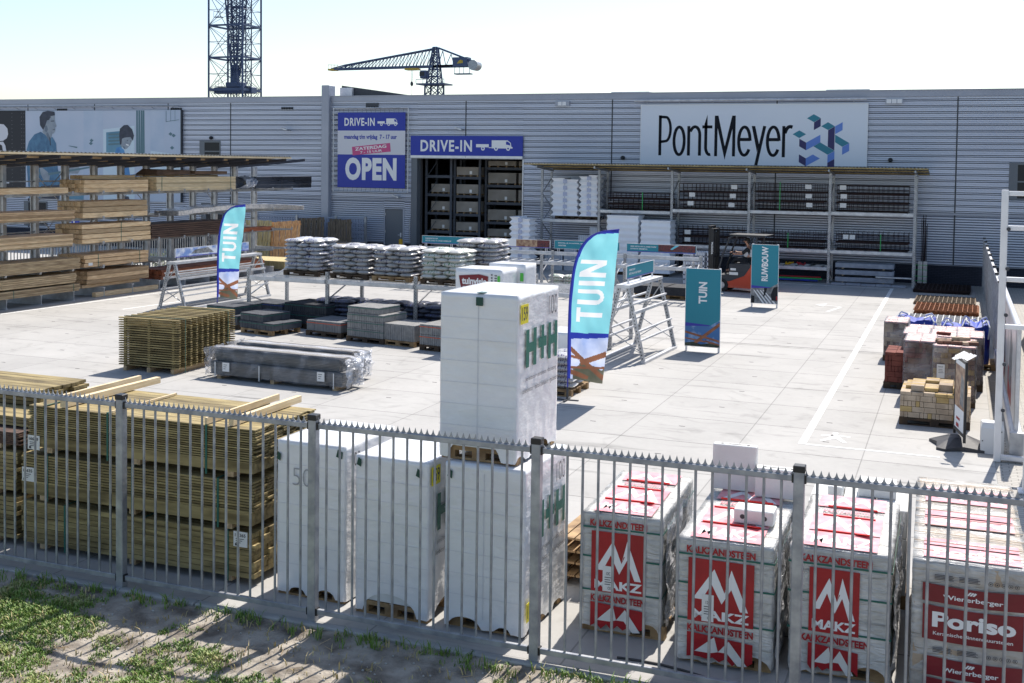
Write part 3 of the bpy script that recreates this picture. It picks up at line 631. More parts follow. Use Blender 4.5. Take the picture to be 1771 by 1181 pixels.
# black banner with big letter
t, w, h = board("black_wall_banner", "black banner with a large white letter beside the photo billboard", -52.5, -46.1, 2.5, 6.95, .16, "banner_black", .03)
m = MB(); m.box(w-2.15, w-1.82, -.012, -.004, 2.05, 3.75)
poly(m, [(w-1.82, 3.75), (w-1.45, 3.72), (w-1.2, 3.5), (w-1.15, 3.2), (w-1.25, 2.98), (w-1.5, 2.85), (w-1.82, 2.82)], -.008)
poly(m, [(w-1.82, 2.78), (w-1.5, 2.8), (w-1.35, 2.6), (w-1.28, 2.3), (w-1.15, 2.12), (w-.85, 2.1), (w-.9, 2.03), (w-1.35, 2.02), (w-1.5, 2.2), (w-1.58, 2.6), (w-1.82, 2.7)], -.009)
hrect(m, w-2.4, w-1.7, 2.0, 2.08, -.007); hrect(m, w-2.2, w-1.1, .58, .68, -.007); hrect(m, w-1.6, w-1.3, .6, 1.6, -.006)
m.build("lettering", "sign_white", t)
m = MB()
for k in range(22):
    for xx in (w-.08, w-.24, w-.9): hrect(m, xx, xx+.02, .1+k*.2, .12+k*.2, -.005)
m.build("eyelets", "galv_light", t)
# photo billboard
t, w, h = board("photo_billboard", "wide pale photo billboard of a man in blue and a smiling woman on the wall", -46.05, -36.14, 2.33, 6.93, .18, "bill_bg", .05)
def bp(u, v): return ((u-190)/1055*w, h-(v-163)/603*h*1.0)      # first-zoom pixels to board
def shape(mb, pts, y): poly(mb, [bp(*p) for p in pts], y)
m = MB(); shape(m, [(735, 290), (945, 265), (945, 766), (735, 766)], -.006); shape(m, [(1050, 430), (1245, 455), (1245, 640), (1050, 700)], -.006); m.build("kitchen_wall", "bill_white", t)
m = MB(); shape(m, [(755, 310), (860, 300), (860, 440), (755, 445)], -.008); shape(m, [(480, 700), (600, 690), (600, 766), (480, 766)], -.007); m.build("cupboard", "bill_teal", t)
m = MB()
for k in range(4): shape(m, [(770, 318+k*22), (845, 314+k*22), (845, 326+k*22), (770, 330+k*22)], -.010)
for x in (960, 975, 990, 1003): shape(m, [(x-4, 165), (x+7, 165), (x+9, 450), (x-5, 450)], -.008)
shape(m, [(1150, 170), (1153, 170), (1153, 240), (1150, 240)], -.008); shape(m, [(1150, 238), (1235, 225), (1235, 228), (1150, 241)], -.008)
for x in (1180, 1208): shape(m, [(x, 165), (x+2, 165), (x+2, 236), (x, 236)], -.008)
for cx, cz in ((655, 365), (650, 385), (1180, 320), (1200, 330), (1190, 410)): shape(m, [(cx-13, cz), (cx, cz-13), (cx+14, cz), (cx, cz+12)], -.008)
shape(m, [(497, 400), (556, 408), (556, 418), (497, 404)], -.008)
m.build("curtain_and_shelf_lines", "bill_metal", t)
m = MB(); shape(m, [(215, 766), (200, 560), (198, 430), (215, 375), (255, 325), (300, 307), (345, 335), (385, 345), (408, 385), (412, 440), (420, 560), (440, 640), (430, 766)], -.010); m.build("man_shirt", "bill_shirt", t)
m = MB(); shape(m, [(318, 292), (352, 310), (385, 310), (374, 350), (345, 342), (312, 306)], -.012)
shape(m, [(298, 230), (320, 195), (372, 190), (398, 200), (402, 240), (412, 268), (402, 280), (402, 300), (392, 318), (360, 325), (330, 308), (312, 280)], -.013)
shape(m, [(290, 540), (340, 575), (365, 600), (360, 640), (320, 640), (296, 590)], -.013); shape(m, [(470, 548), (560, 540), (580, 560), (560, 590), (500, 590)], -.013); m.build("man_skin", "bill_skin", t)
m = MB(); shape(m, [(296, 262), (292, 205), (315, 172), (350, 163), (398, 170), (402, 195), (372, 200), (362, 225), (345, 230), (335, 262), (318, 295)], -.015)
shape(m, [(372, 232), (396, 230), (396, 236), (372, 237)], -.016); shape(m, [(385, 292), (402, 288), (402, 292), (386, 296)], -.016); m.build("man_hair", "bill_hair", t)
m = MB(); shape(m, [(225, 560), (300, 588), (300, 604), (225, 580)], -.015); shape(m, [(350, 590), (730, 525), (740, 533), (355, 606)], -.015); m.build("tool_shaft", "bill_metal", t)
m = MB(); shape(m, [(812, 450), (825, 412), (850, 405), (875, 425), (882, 450), (905, 520), (915, 590), (960, 585), (965, 600), (880, 640), (850, 600)], -.012); m.build("woman_shirt", "bill_shirt_b", t)
m = MB(); shape(m, [(852, 395), (850, 340), (880, 325), (925, 330), (935, 352), (915, 395), (893, 420), (868, 412)], -.013); m.build("woman_skin", "bill_skin", t)
m = MB(); shape(m, [(848, 392), (843, 330), (848, 285), (875, 262), (900, 260), (930, 290), (942, 330), (935, 365), (918, 340), (880, 345), (862, 352), (858, 390)], -.015)
shape(m, [(895, 362), (903, 361), (903, 365), (895, 366)], -.016); shape(m, [(916, 364), (924, 366), (923, 369), (915, 368)], -.016); m.build("woman_hair", "bill_hair", t)
m = MB(); shape(m, [(888, 385), (908, 392), (905, 400), (889, 393)], -.017); m.build("woman_smile", "letter_white", t)
m = MB(); shape(m, [(850, 766), (865, 735), (905, 735), (915, 766)], -.012); shape(m, [(300, 766), (300, 680), (430, 670), (430, 766)], -.0125); m.build("trousers", "bill_hair", t)
m = MB()                                                    # folds and soft shade printed in the picture
for a, b, c, d_ in ((300, 330, 320, 560), (345, 360, 330, 640), (390, 400, 380, 700), (250, 262, 370, 520), (225, 235, 400, 540)): shape(m, [(a, c), (b, c+20), (b+6, d_), (a-4, d_-30)], -.0115)
m.build("shirt_folds", "bill_fold", t)
m = MB(); shape(m, [(340, 318), (352, 310), (360, 330), (372, 352), (362, 372), (345, 345)], -.0132); shape(m, [(330, 268), (345, 262), (352, 290), (342, 312), (328, 300)], -.0134); shape(m, [(868, 400), (880, 404), (886, 424), (872, 416)], -.0134); m.build("face_shade", "bill_skin_dark", t)
m = MB(); shape(m, [(362, 345), (368, 345), (372, 400), (366, 400)], -.0133); shape(m, [(345, 208), (372, 205), (372, 212), (347, 214)], -.0162); m.build("shirt_placket", "bill_hair", t)
m = MB(); shape(m, [(600, 163), (735, 163), (735, 700), (600, 700)], -.004); shape(m, [(1050, 163), (1140, 163), (1140, 430), (1050, 430)], -.004); m.build("wall_tone", "bill_tone", t)
m = MB(); m.box(w, w+.05, -.02, .1, 0, h); m.build("side_frame", "dark_steel", t)
# ---------------------------------------------------------------- hall interior racks
for q, (x0, x1, yb, lv, lab) in enumerate(((-23.0, -21.75, 48.1, (.35, 1.35, 2.2, 3.05, 3.9), "dark narrow storage rack just inside the left of the hall opening"),
                                       (-21.70, -20.45, 48.4, (.45, 1.3, 2.15, 3.0, 3.85), "middle dark storage rack with thin board packs inside the hall"),
                                       (-20.35, -15.4, 48.9, (.3, 1.05, 1.8, 2.7, 3.5, 4.3), "wide storage rack with large board packs inside the hall opening"))):
    t = thing("storage_rack", lab, "rack", (x0, yb, 0), 0, "racks inside the hall")
    for xx in (0, x1-x0):
        for yy in (0, 1.1):
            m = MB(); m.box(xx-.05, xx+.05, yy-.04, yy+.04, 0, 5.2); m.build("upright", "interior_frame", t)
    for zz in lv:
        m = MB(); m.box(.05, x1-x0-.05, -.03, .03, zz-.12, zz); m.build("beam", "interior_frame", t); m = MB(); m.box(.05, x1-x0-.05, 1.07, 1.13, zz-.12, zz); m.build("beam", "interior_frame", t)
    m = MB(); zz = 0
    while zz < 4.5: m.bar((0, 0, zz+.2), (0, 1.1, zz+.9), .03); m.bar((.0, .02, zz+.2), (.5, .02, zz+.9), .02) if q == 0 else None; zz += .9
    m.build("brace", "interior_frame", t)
rb = random.Random(5)
wds = ("lowest", "second lowest", "middle", "upper", "top", "uppermost")
def ipack(x0, x1, y0, y1, z, h, lab, sep=True):
    t = thing("board_pack", lab, "board pack", (x0, y0, z), 0, "board packs stored inside the hall"); w = x1-x0
    m = MB()
    for k in range(4): m.box(.02+k*(w-.1)/3, .08+k*(w-.1)/3, 0, y1-y0, 0, .07)
    m.build("bearer", "pallet_wood", t)
    m = MB(); n = max(2, int((h-.08)/.03))
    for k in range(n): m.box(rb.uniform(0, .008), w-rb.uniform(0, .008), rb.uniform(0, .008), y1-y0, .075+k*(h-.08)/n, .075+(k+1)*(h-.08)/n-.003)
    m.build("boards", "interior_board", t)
    m = MB(); m.box(w*.6, w*.6+.12, -.004, 0, .12, min(h-.05, .26)); m.build("label_sheet", "label_paper", t)
for i, z in enumerate((.45, 1.3, 2.15, 3.0, 3.85)):
    ipack(-21.62, -20.53, 48.4, 49.4, z, (.52, .46, .56, .5, .45)[i], "grey board pack on the %s shelf of the middle hall rack" % wds[i])
for i, z in enumerate((.35, 1.35, 2.2, 3.05)): ipack(-22.85, -21.9, 48.3, 49.2, z, (.55, .5, .5, .45)[i], "small dim pack on the %s shelf of the narrow left rack in the hall" % wds[i])
0 and ipack(-21.6, -20.55, 48.45, 49.4, 3.15+.2, .22, "thin board pack just under the fourth shelf of the middle hall rack")
for i, (z, cols) in enumerate(((.3, 3), (1.05, 3), (2.7, 3), (3.5, 3), (4.3, 3), (1.8, 3))):
    for c in range(cols):
        a = -20.25+c*1.5 if cols == 3 else (-19.3+c*1.7 if cols == 2 else (-20.25 if z > 2 else -18.2))
        hh = {.3: .50, 1.05: .42, 2.7: .58, 3.5: .55, 4.3: .30, 1.8: .56}[z]
        ipack(a, a+(1.38 if cols == 3 else 1.6 if cols == 2 else 2.2), 48.9, 50.0, z, hh, "%s board pack on the %s shelf of the wide hall rack" % (("left", "middle", "right")[c] if cols == 3 else ("left", "right")[c] if cols == 2 else "single", {.3: "lowest", 1.05: "second", 1.8: "third", 2.7: "fourth", 3.5: "fifth", 4.3: "top"}[z]))
# ================================================================ CRANES far behind the hall
def lattice(mb, pts0, pts1, n, r):
    """truss between two lists of corner chains"""
    P = lambda a, b, t: tuple(a[i]+(b[i]-a[i])*t for i in range(3)); k = len(pts0)
    for a, b in zip(pts0, pts1): mb.tube(a, b, r, 5)
    for s in range(n):
        for i in range(k):
            j = (i+1) % k; a, b = P(pts0[i], pts1[i], s/n), P(pts0[j], pts1[j], (s+1)/n); c, d = P(pts0[j], pts1[j], s/n), P(pts0[i], pts1[i], (s+1)/n)
            mb.tube(a, b, r*.5, 4); mb.tube(c, d, r*.5, 4); mb.tube(b, d, r*.6, 4)
t = thing("tower_crane", "blue hammerhead crane with long left jib and round counterweight behind the roof", "crane", (-141.3, 300, 0))
m = MB(); lattice(m, [(-2.6, -2, 0), (2.6, -2, 0), (2.6, 2, 0), (-2.6, 2, 0)], [(-2.0, -2, 27), (2.0, -2, 27), (2.0, 2, 27), (-2.0, 2, 27)], 9, .28); m.build("tower", "sky_blue_paint", t)
m = MB(); m.box(-4.4, 4.4, -3, 3, 27.0, 27.4)
for x in (-4.4, -2.2, 0, 2.2, 4.4): m.tube((x, -3, 27.4), (x, -3, 28.5), .08, 4)
m.tube((-4.4, -3, 28.5), (4.4, -3, 28.5), .08, 4); m.build("platform", "sky_blue_paint", t)
m = MB(); lattice(m, [(-1.8, -1.6, 27.4), (1.8, -1.6, 27.4), (1.8, 1.6, 27.4), (-1.8, 1.6, 27.4)], [(-.3, -.5, 37.8), (.9, -.5, 37.8), (.9, .5, 37.8), (-.3, .5, 37.8)], 5, .24); m.build("mast_head", "sky_blue_paint", t)
m = MB()
for yy in (-1, 1): m.bar((-33.2, yy, 32.1), (8, yy, 32.4), .5, .6)
lo = [(-33+k*2.4, 32.1) for k in range(14)]
for k in range(13):
    x = -29+k*2.25; zt = 32.6+(37.4-32.6)*((x+33)/33.3); x2 = x+2.25; zt2 = 32.6+(37.4-32.6)*((x2+33)/33.3)
    for yy in (-.9, .9): m.tube((x, yy, zt), (x2, yy, zt2), .2, 5); m.tube((x2, yy, zt2), (x, yy, 32.3), .13, 4); m.tube((x+1.1, yy, (zt+zt2)/2), (x, yy, 32.3), .08, 4)
    m.tube((x, -.9, zt), (x, .9, zt), .08, 4)
for yy in (-.9, .9): m.tube((-33, yy, 32.3), (-29, yy, 32.6+.58), .18, 4)
m.build("jib", "sky_blue_paint", t)
m = MB()
for yy in (-1, 1): m.bar((0, yy, 32.3), (13, yy, 32.3), .5, .6); m.tube((.9, yy, 37.7), (12.5, yy, 33.4), .22, 5)
for k in range(4): m.tube((1.5+k*2.6, -1, 32.4), (3.0+k*2.6, -1, 36.6-k*.95), .12, 4); m.tube((3.0+k*2.6, -1, 36.6-k*.95), (4.0+k*2.6, -1, 32.4), .12, 4)
m.build("counter_jib", "sky_blue_paint", t)
m = MB(); m.box(6.3, 10.8, -1.4, 1.4, 32.1, 34.7); h_ = m.build("machine_house", "sky_blue_paint", t)
m = MB(); poly(m, [(7.6, 32.9), (8.3, 33.8), (8.9, 34.0), (9.1, 33.7), (9.4, 33.9), (9.5, 33.0)], -1.45); m.build("emblem", "crane_yellow", h_)
m = MB(); m.tube((12.6, -1.6, 32.4), (12.6, 1.6, 32.4), 1.45, 18); m.build("counterweight", "galv", t)
m = MB(); m.box(6.6, 11.5, -1, 1, 29.9, 30.2)
for x in (6.8, 8.2, 9.6, 11.3): m.tube((x, -1, 30.2), (x, -1, 32.1), .09, 4)
m.build("hanging_platform", "sky_blue_paint", t)
m = MB(); m.bbox(-4.0, -1.9, -1.5, .8, 28.9, 31.2, .2); c_ = m.build("cab", "sky_blue_paint", t); m = MB(); m.box(-4.03, -2.5, -1.53, -1.0, 29.6, 30.8); m.build("window", "glass_dark", c_)
m = MB(); m.box(-34.3, -32.2, -1.3, 1.3, 31.7, 32.2)
for x in (-34.2, -33.2, -32.2, -31): m.tube((x, -1.2, 32.2), (x, -1.2, 33.4), .06, 4)
m.tube((-34.2, -1.2, 33.4), (-31, -1.2, 33.2), .06, 4); m.box(-9, -5, -1.2, 1.2, 31.4, 31.9); m.build("trolley", "crane_yellow", t)
m = MB(); m.tube((-7.4, 0, 31.4), (-7.4, 0, 28.0), .06, 4); m.tube((-6.9, 0, 31.4), (-7.1, 0, 28.0), .06, 4); m.ell((-7.2, 0, 27.5), .45, .4, .7); m.tube((-7.2, 0, 27), (-7.2, 0, 14), .04, 4); m.build("hook_block", "dark_steel", t)
t = thing("shipyard_crane", "tall blue lattice crane tower rising out of the picture behind the hall", "crane", (-139.3, 200, 0))
c0 = [(-4.1, -3.3, 0), (4.1, -3.3, 0), (4.1, 3.3, 0), (-4.1, 3.3, 0)]; c1 = [(-4.2, -3.3, 46), (3.9, -3.3, 46), (3.9, 3.3, 46), (-4.2, 3.3, 46)]
m = MB()
for a, b in zip(c0, c1): m.tube(a, b, .20, 6)
def cc(i, z): return tuple(c0[i][k]+(c1[i][k]-c0[i][k])*z/46 for k in range(2))+(z,)
for z in (0, 6.4, 12.8, 19.0, 25.5, 32, 38.5, 45):
    for i in range(4):
        j = (i+1) % 4; m.bar(cc(i, z), cc(j, z), .35, .5 if z in (19.0,) else .35)
        if z < 45:
            a, b = cc(i, z), cc(j, z); mid = tuple((cc(i, z+3.25)[k]+cc(j, z+3.25)[k])/2 for k in range(3)); z2 = min(46, z+6.4)
            m.tube(a, cc(j, z2), .07, 4); m.tube(b, cc(i, z2), .07, 4); m.tube(cc(i, z+3.2), cc(j, z+3.2), .05, 4)
            m.tube(a, cc((i+2) % 4, z2), .04, 4)
m.build("outer_frame", "sky_blue_paint", t)
m = MB(); m.bbox(-4.6, 4.6, -1, 1, 18.3, 19.6, .1); m.bbox(-1.6, 2, -1.2, 1.2, 19.6, 20.6, .1); m.box(-.7, .7, -.5, .5, 20.5, 24.2); m.build("slewing_beam", "sky_blue_paint", t)
m = MB(); lattice(m, [(-.5, -.6, 22), (.7, -.6, 22), (.7, .6, 22), (-.5, .6, 22)], [(-1.9, -1.2, 40), (2.1, -1.2, 40), (2.1, 1.2, 40), (-1.9, 1.2, 40)], 9, .17)
lattice(m, [(-1.8, 1, 0), (1.8, 1, 0), (1.8, 3, 0), (-1.8, 3, 0)], [(-1.8, 1, 46), (1.8, 1, 46), (1.8, 3, 46), (-1.8, 3, 46)], 14, .13)
m.build("inner_mast", "sky_blue_paint", t)
m = MB()
for z, x in ((19.6, -3.5), (19.6, 2.8), (27, 1.0), (33.8, -3.9)):
    m.box(x, x+1.7, -2, -1, z, z+.12)
    for k in range(3): m.tube((x+k*.8, -2, z), (x+k*.8, -2, z+1.2), .04, 4)
    m.tube((x, -2, z+1.2), (x+1.7, -2, z+1.2), .04, 4)
m.build("walkway", "sky_blue_paint", t)
# ================================================================ NEAR FENCE
FY = 9.47
f = thing("metal_fence", "galvanised bar fence with spiked top strip running across the foreground", "fence", (0, FY, 0))
posts = [-12.53, -10.25, -7.975, -5.695, -3.42, -1.15, 1.13]
bm0 = None
for i, x in enumerate(posts):
    m = MB(); m.bbox(x-.042, x+.042, -.042, .042, -.3, 1.97, .006); p = m.build("post", "galv_fence", f)
    m = MB(); m.bbox(x-.048, x+.048, -.048, .048, 1.955, 2.01, .006); m.build("cap", "black_cap", p)
    m = MB()
    for z in (1.9, .10):
        m.box(x-.058, x+.058, -.03, .03, z-.035, z+.035)
    m.build("clamp", "black_cap", p)
for a, b in zip(posts, posts[1:]):
    m = MB(); m.bbox(a+.045, b-.045, -.02, .02, 1.875, 1.925, .004); m.build("top_rail", "galv_fence", f)
    m = MB(); m.bbox(a+.045, b-.045, -.02, .02, .075, .125, .004); m.build("bottom_rail", "galv_fence", f)
    n = 36; w = (b-a-.10)/n; pts = []
    for k in range(n):
        x = a+.05+k*w
        for j in range(6):
            t_ = j/6; pts.append((x+t_*w, 1.930+.052*(abs(2*t_-1))**2.6))
    pts.append((b-.05, 1.97)); vs = []; fs = []
    for x, z in pts: vs += [(x, -.0025, 1.918), (x, -.0025, z), (x, .0025, z), (x, .0025, 1.918)]
    for k in range(len(pts)-1):
        o = 4*k; fs += [(o, o+4, o+5, o+1), (o+1, o+5, o+6, o+2), (o+2, o+6, o+7, o+3)]
    m = MB(); m.add(vs, fs); m.build("spike_strip", "galv_fence", f)
    for k in range(1, 16):
        x = a+(b-a)*k/16
        if x > 1.1: continue
        m = MB(); m.tube((x, 0, .12), (x, 0, 1.88), .0125, 8, cap=False); m.build("bar", "galv_fence", f)
# ================================================================ pallets
def make_pallet(w, d, dark=False, h=.13):
    mt = "pallet_dark" if dark else "pallet_wood"; r = random.Random(int(w*100+d*10))
    t = thing("pallet", "x", "pallet"); m = MB(); n = 7 if d > .7 else 5
    for k in range(n): y = -d/2+k*(d-.11)/(n-1); m.box(-w/2, w/2, y, y+.10, h-.022, h)
    m.build("deck_boards", mt, t); m = MB()
    for x in (-w/2, -.07, w/2-.14):
        for y in (-d/2, -.05, d/2-.10): m.box(x, x+.14, y, y+.10, .022, h-.044)
    m.build("blocks", mt, t); m = MB()
    for y in (-d/2, -.05, d/2-.1): m.box(-w/2, w/2, y, y+.10, 0, .021); m.box(-w/2, w/2, y, y+.10, h-.043, h-.023)
    m.build("skids", mt, t); return t
_pal = {}
def pallet(x, y, z, rz, w, d, label, dark=False, group="wooden pallets under the goods"):
    k = (round(w, 2), round(d, 2), dark)
    if k in _pal: return dup(_pal[k], (x, y, z), rz, label, group)
    t = make_pallet(w, d, dark); _pal[k] = t; t.location = (x, y, z); t.rotation_euler = (0, 0, rz); t["label"] = label; t["group"] = group; return t
# ================================================================ shrink wrapped block pallets
def wrap_shell(w, d, z0, z1, arches=(), seed=1, nr=64, nv=34, amp=.006, rnd=.014, ragged=.02, topbulge=.0):
    """film hugging a stack: side grid with rounded corners, ragged lower edge and arched openings + top"""
    per = 2*(w+d); m = MB(); ring = []
    def at(s):
        s = s % per
        if s < w: return (-w/2+s, -d/2, 0, s/w, 0)
        s -= w
        if s < d: return (w/2, -d/2+s, 1, s/d, 1)
        s -= d
        if s < w: return (w/2-s, d/2, 2, s/w, 2)
        s -= w
        return (-w/2, d/2-s, 3, s/d, 3)
    N = nr*2; vs = []; nrm = ((0, -1), (1, 0), (0, 1), (-1, 0))
    for j in range(nv+1):
        tt = j/nv
        for i in range(N):
            x, y, sd, u, _ = at(per*i/N)
            # round corners
            cx, cy = max(-w/2+rnd, min(w/2-rnd, x)), max(-d/2+rnd, min(d/2-rnd, y)); vx, vy = x-cx, y-cy; L = math.hypot(vx, vy)
            if L > rnd and L > 1e-6: x, y = cx+vx/L*rnd, cy+vy/L*rnd
            lowz = z0+ragged*noise.noise(Vector((x*7, y*7, seed*3.1)))+ragged*.6*noise.noise(Vector((x*21, y*21, seed)))
            for (s_, u0, wd, ht) in arches:
                if sd == s_:
                    q = (u-u0)/wd
                    if abs(q) < 1: lowz = max(lowz, z0+ht*(1-q*q)**.5)
            z = lowz+(z1-lowz)*tt**1.0
            a = amp*(noise.noise(Vector((x*3+seed, y*3, z*2.2)))+.7*noise.noise(Vector((x*9, y*9+seed, z*14)))) + amp*2.2*(1-tt)**4*noise.noise(Vector((x*12, y*12, z*5+seed)))
            n_ = nrm[sd]; vs.append((x+n_[0]*a, y+n_[1]*a, z))
    fs = [(j*N+i, j*N+(i+1) % N, (j+1)*N+(i+1) % N, (j+1)*N+i) for j in range(nv) for i in range(N)]
    # top: shrink ring to centre
    base = nv*N; rings = 8; o = base
    for r_ in range(1, rings+1):
        s = 1-r_/rings
        for i in range(N):
            x, y, z = vs[base+i]; X, Y = x*s, y*s
            vs.append((X, Y, z1+.003+topbulge*(1-s*s)+amp*.7*noise.noise(Vector((X*8, Y*8, seed)))))
        o2 = base+r_*N
        fs += [(o+i, o+(i+1) % N, o2+(i+1) % N, o2+i) for i in range(N)]; o = o2
    m.add(vs, fs, True); return m
def hh_stack(x, y, z, rz, w, d, h, label, seed, arches, extra=None, plabel=""):
    t = thing("block_pallet", label, "block pallet", (x, y, z+.131), rz, "white wrapped block pallets")
    m = MB(); n = 7; hb = (h-.16)/n
    for k in range(n):
        for a, b in ((-w/2+.015, -.002), (.002, w/2-.015)): m.bbox(a, b, -d/2+.015, d/2-.015, .004+k*hb, .004+(k+1)*hb-.003, .004)
    m.build("blocks", "block_white", t)
    wr = wrap_shell(w, d, -.105, h-.131, arches, seed).build("wrap", "wrap_white", t)
    m = MB()                                                 # faint seams of the blocks that show through
    for k in range(1, n): m.box(-w/2-.0035, -w/2+.0+w*.995, -d/2-.009, -d/2-.006, .004+k*hb-.002, .004+k*hb)
    m.box(-.002, .002, -d/2-.009, -d/2-.006, .0, h-.2); 
    m.build("seams", "hh_seam", t)
    return t
pm("hh_seam", (.60, .60, .63), rough=.5)
def decals_hh(t, w, d, h, full=True):
    m = MB(); m.M = T(w/2+.014, -d/2, 0) @ SIDEX
    a, b = d*.16, d*.93; zt = h*.60; m.mi = 0
    H = lambda x0, x1: (hrect(m, x0, x0+(x1-x0)*.3, zt-.20, zt+.16), hrect(m, x1-(x1-x0)*.3, x1, zt-.20, zt+.16), hrect(m, x0, x1, zt-.06, zt+.03, -.0035))
    L_ = b-a; H(a, a+L_*.32); H(a+L_*.70, b); hrect(m, a+L_*.38, a+L_*.64, zt-.055, zt+.045); hrect(m, a+L_*.47, a+L_*.56, zt-.17, zt+.16, -.0035)
    m.build("logo", "hh_green", t)
    m = MB(); m.M = T(w/2+.014, -d/2, 0) @ SIDEX
    put_text(m, "100", d*.70, d*.92, zt+.24, zt+.43, -.003, -.012); put_text(m, "porenbeton \u2022 porebeton \u2022 l\u00e4ttbetong", a, b-.02, zt-.34, zt-.285, -.003, 0); put_text(m, "cellenbeton \u2022 b\u00e9ton cellulaire \u2022 gasbeton", a-.08, b+.02, zt-.45, zt-.39, -.003, 0)
    m.build("lettering", "hh_grey", t)
def sticker(t, w, d, zc, txt, side=1):
    m = MB(); m.M = T(w/2+.014, -d/2, 0) @ SIDEX; m.box(.04, .22, -.004, .0, zc-.10, zc+.08); s = m.build("price_sticker", "sticker_yellow", t)
    m = MB(); m.M = T(w/2+.014, -d/2, 0) @ SIDEX; put_text(m, txt, .06, .20, zc-.07, zc+.06, -.0055, .01); m.build("writing", "label_print", s)
def tape(t, x, y, z, sz=.05, side=0):
    m = MB()
    if side == 0: m.add([(x, y-.012, z), (x+sz, y-.012, z-.02), (x+sz*1.1, y-.012, z+.05), (x+.02, y-.012, z+.075)], [(0, 1, 2, 3)])
    m.build("tape", "tape_green", t)
A = [(0, .5, .36, .13), (1, .5, .22, .10), (2, .5, .3, .1), (3, .5, .2, .1)]
w, d = .80, 1.10
s1 = hh_stack(-6.0, 10.46, 0, R(-1.0), .80, 1.05, 1.59, "leftmost white wrapped block pallet, beside the green timber, numbered 50", 3, [(0, .30, .12, .07), (0, .72, .14, .09), (1, .5, .2, .08)])
m = MB(); put_text(m, "50", -.20, .02, 1.02, 1.20, -.545, -.02); m.build("writing", "pencil_grey", s1); tape(s1, -.40, -.525, 1.27); tape(s1, .30, -.525, 1.36, .07)
m = MB(); m.M = T(.414, -.52, 0) @ SIDEX; put_text(m, "100", .10, .26, 1.24, 1.38, -.003, 0); m.build("lettering", "hh_grey", s1)
s2 = hh_stack(-5.03, 10.34, 0, R(-1.5), .80, 1.02, 1.56, "second white wrapped block pallet from the left, low and single with arched hem", 8, [(0, .48, .37, .20), (1, .5, .35, .14)])
decals_hh(s2, .80, 1.02, 1.56); sticker(s2, .80, 1.02, 1.30, "159"); tape(s2, -.38, -.515, 1.34); tape(s2, .27, -.515, 1.30)
s3 = hh_stack(-4.06, 10.40, 0, R(-1.5), .82, 1.12, 1.59, "lower white wrapped block pallet of the tall double stack by the fence", 12, [(0, .26, .20, .10), (0, .75, .10, .06), (1, .3, .2, .07), (1, .8, .12, .05)])
decals_hh(s3, .82, 1.12, 1.54); sticker(s3, .82, 1.12, .12, "159"); tape(s3, -.38, -.565, 1.33)
s4 = hh_stack(-4.17, 10.45, 1.60, R(-1.5), .80, 1.08, 1.60, "upper white wrapped block pallet on top of the tall double stack", 21, [(0, .46, .34, .20), (1, .1, .09, .05), (1, .62, .16, .09)])
decals_hh(s4, .80, 1.08, 1.62); sticker(s4, .80, 1.08, 1.30, "159"); m = MB(); m.box(-.02, .05, -.56, -.552, 1.36, 1.44); m.box(-.02, .05, -.552, -.44, 1.478, 1.482); m.build("tape", "tape_green", s4)
for (x, y, z, l) in ((-6.0, 10.46, 0, "pallet under the leftmost white wrapped block stack"), (-5.03, 10.34, 0, "pallet under the white block stack with the arched hem"), (-4.06, 10.40, 0, "pallet on the ground under the tall white double stack"), (-4.17, 10.45, 1.60, "pallet half way up the tall white double stack")):
    pallet(x, y, z, R(-1.5), .78, 1.0, l)
# loose pallets leaning behind the double stack
for k, (xx, yy) in enumerate(((-3.42, 12.2), (-3.40, 12.05), (-3.44, 11.9))):
    pass
t = pallet(-3.46, 11.75, .0, R(88), .9, .8, "empty light pallet, bottom of the little pile behind the tall white stack")
t = pallet(-3.46, 11.76, .131, R(87), .9, .8, "empty light pallet, second from bottom behind the tall white stack"); t = pallet(-3.46, 11.74, .262, R(89), .9, .8, "empty light pallet, third from bottom behind the tall white stack")
t = pallet(-3.47, 11.75, .393, R(88), .9, .8, "empty light pallet, top of the little pile behind the tall white stack")
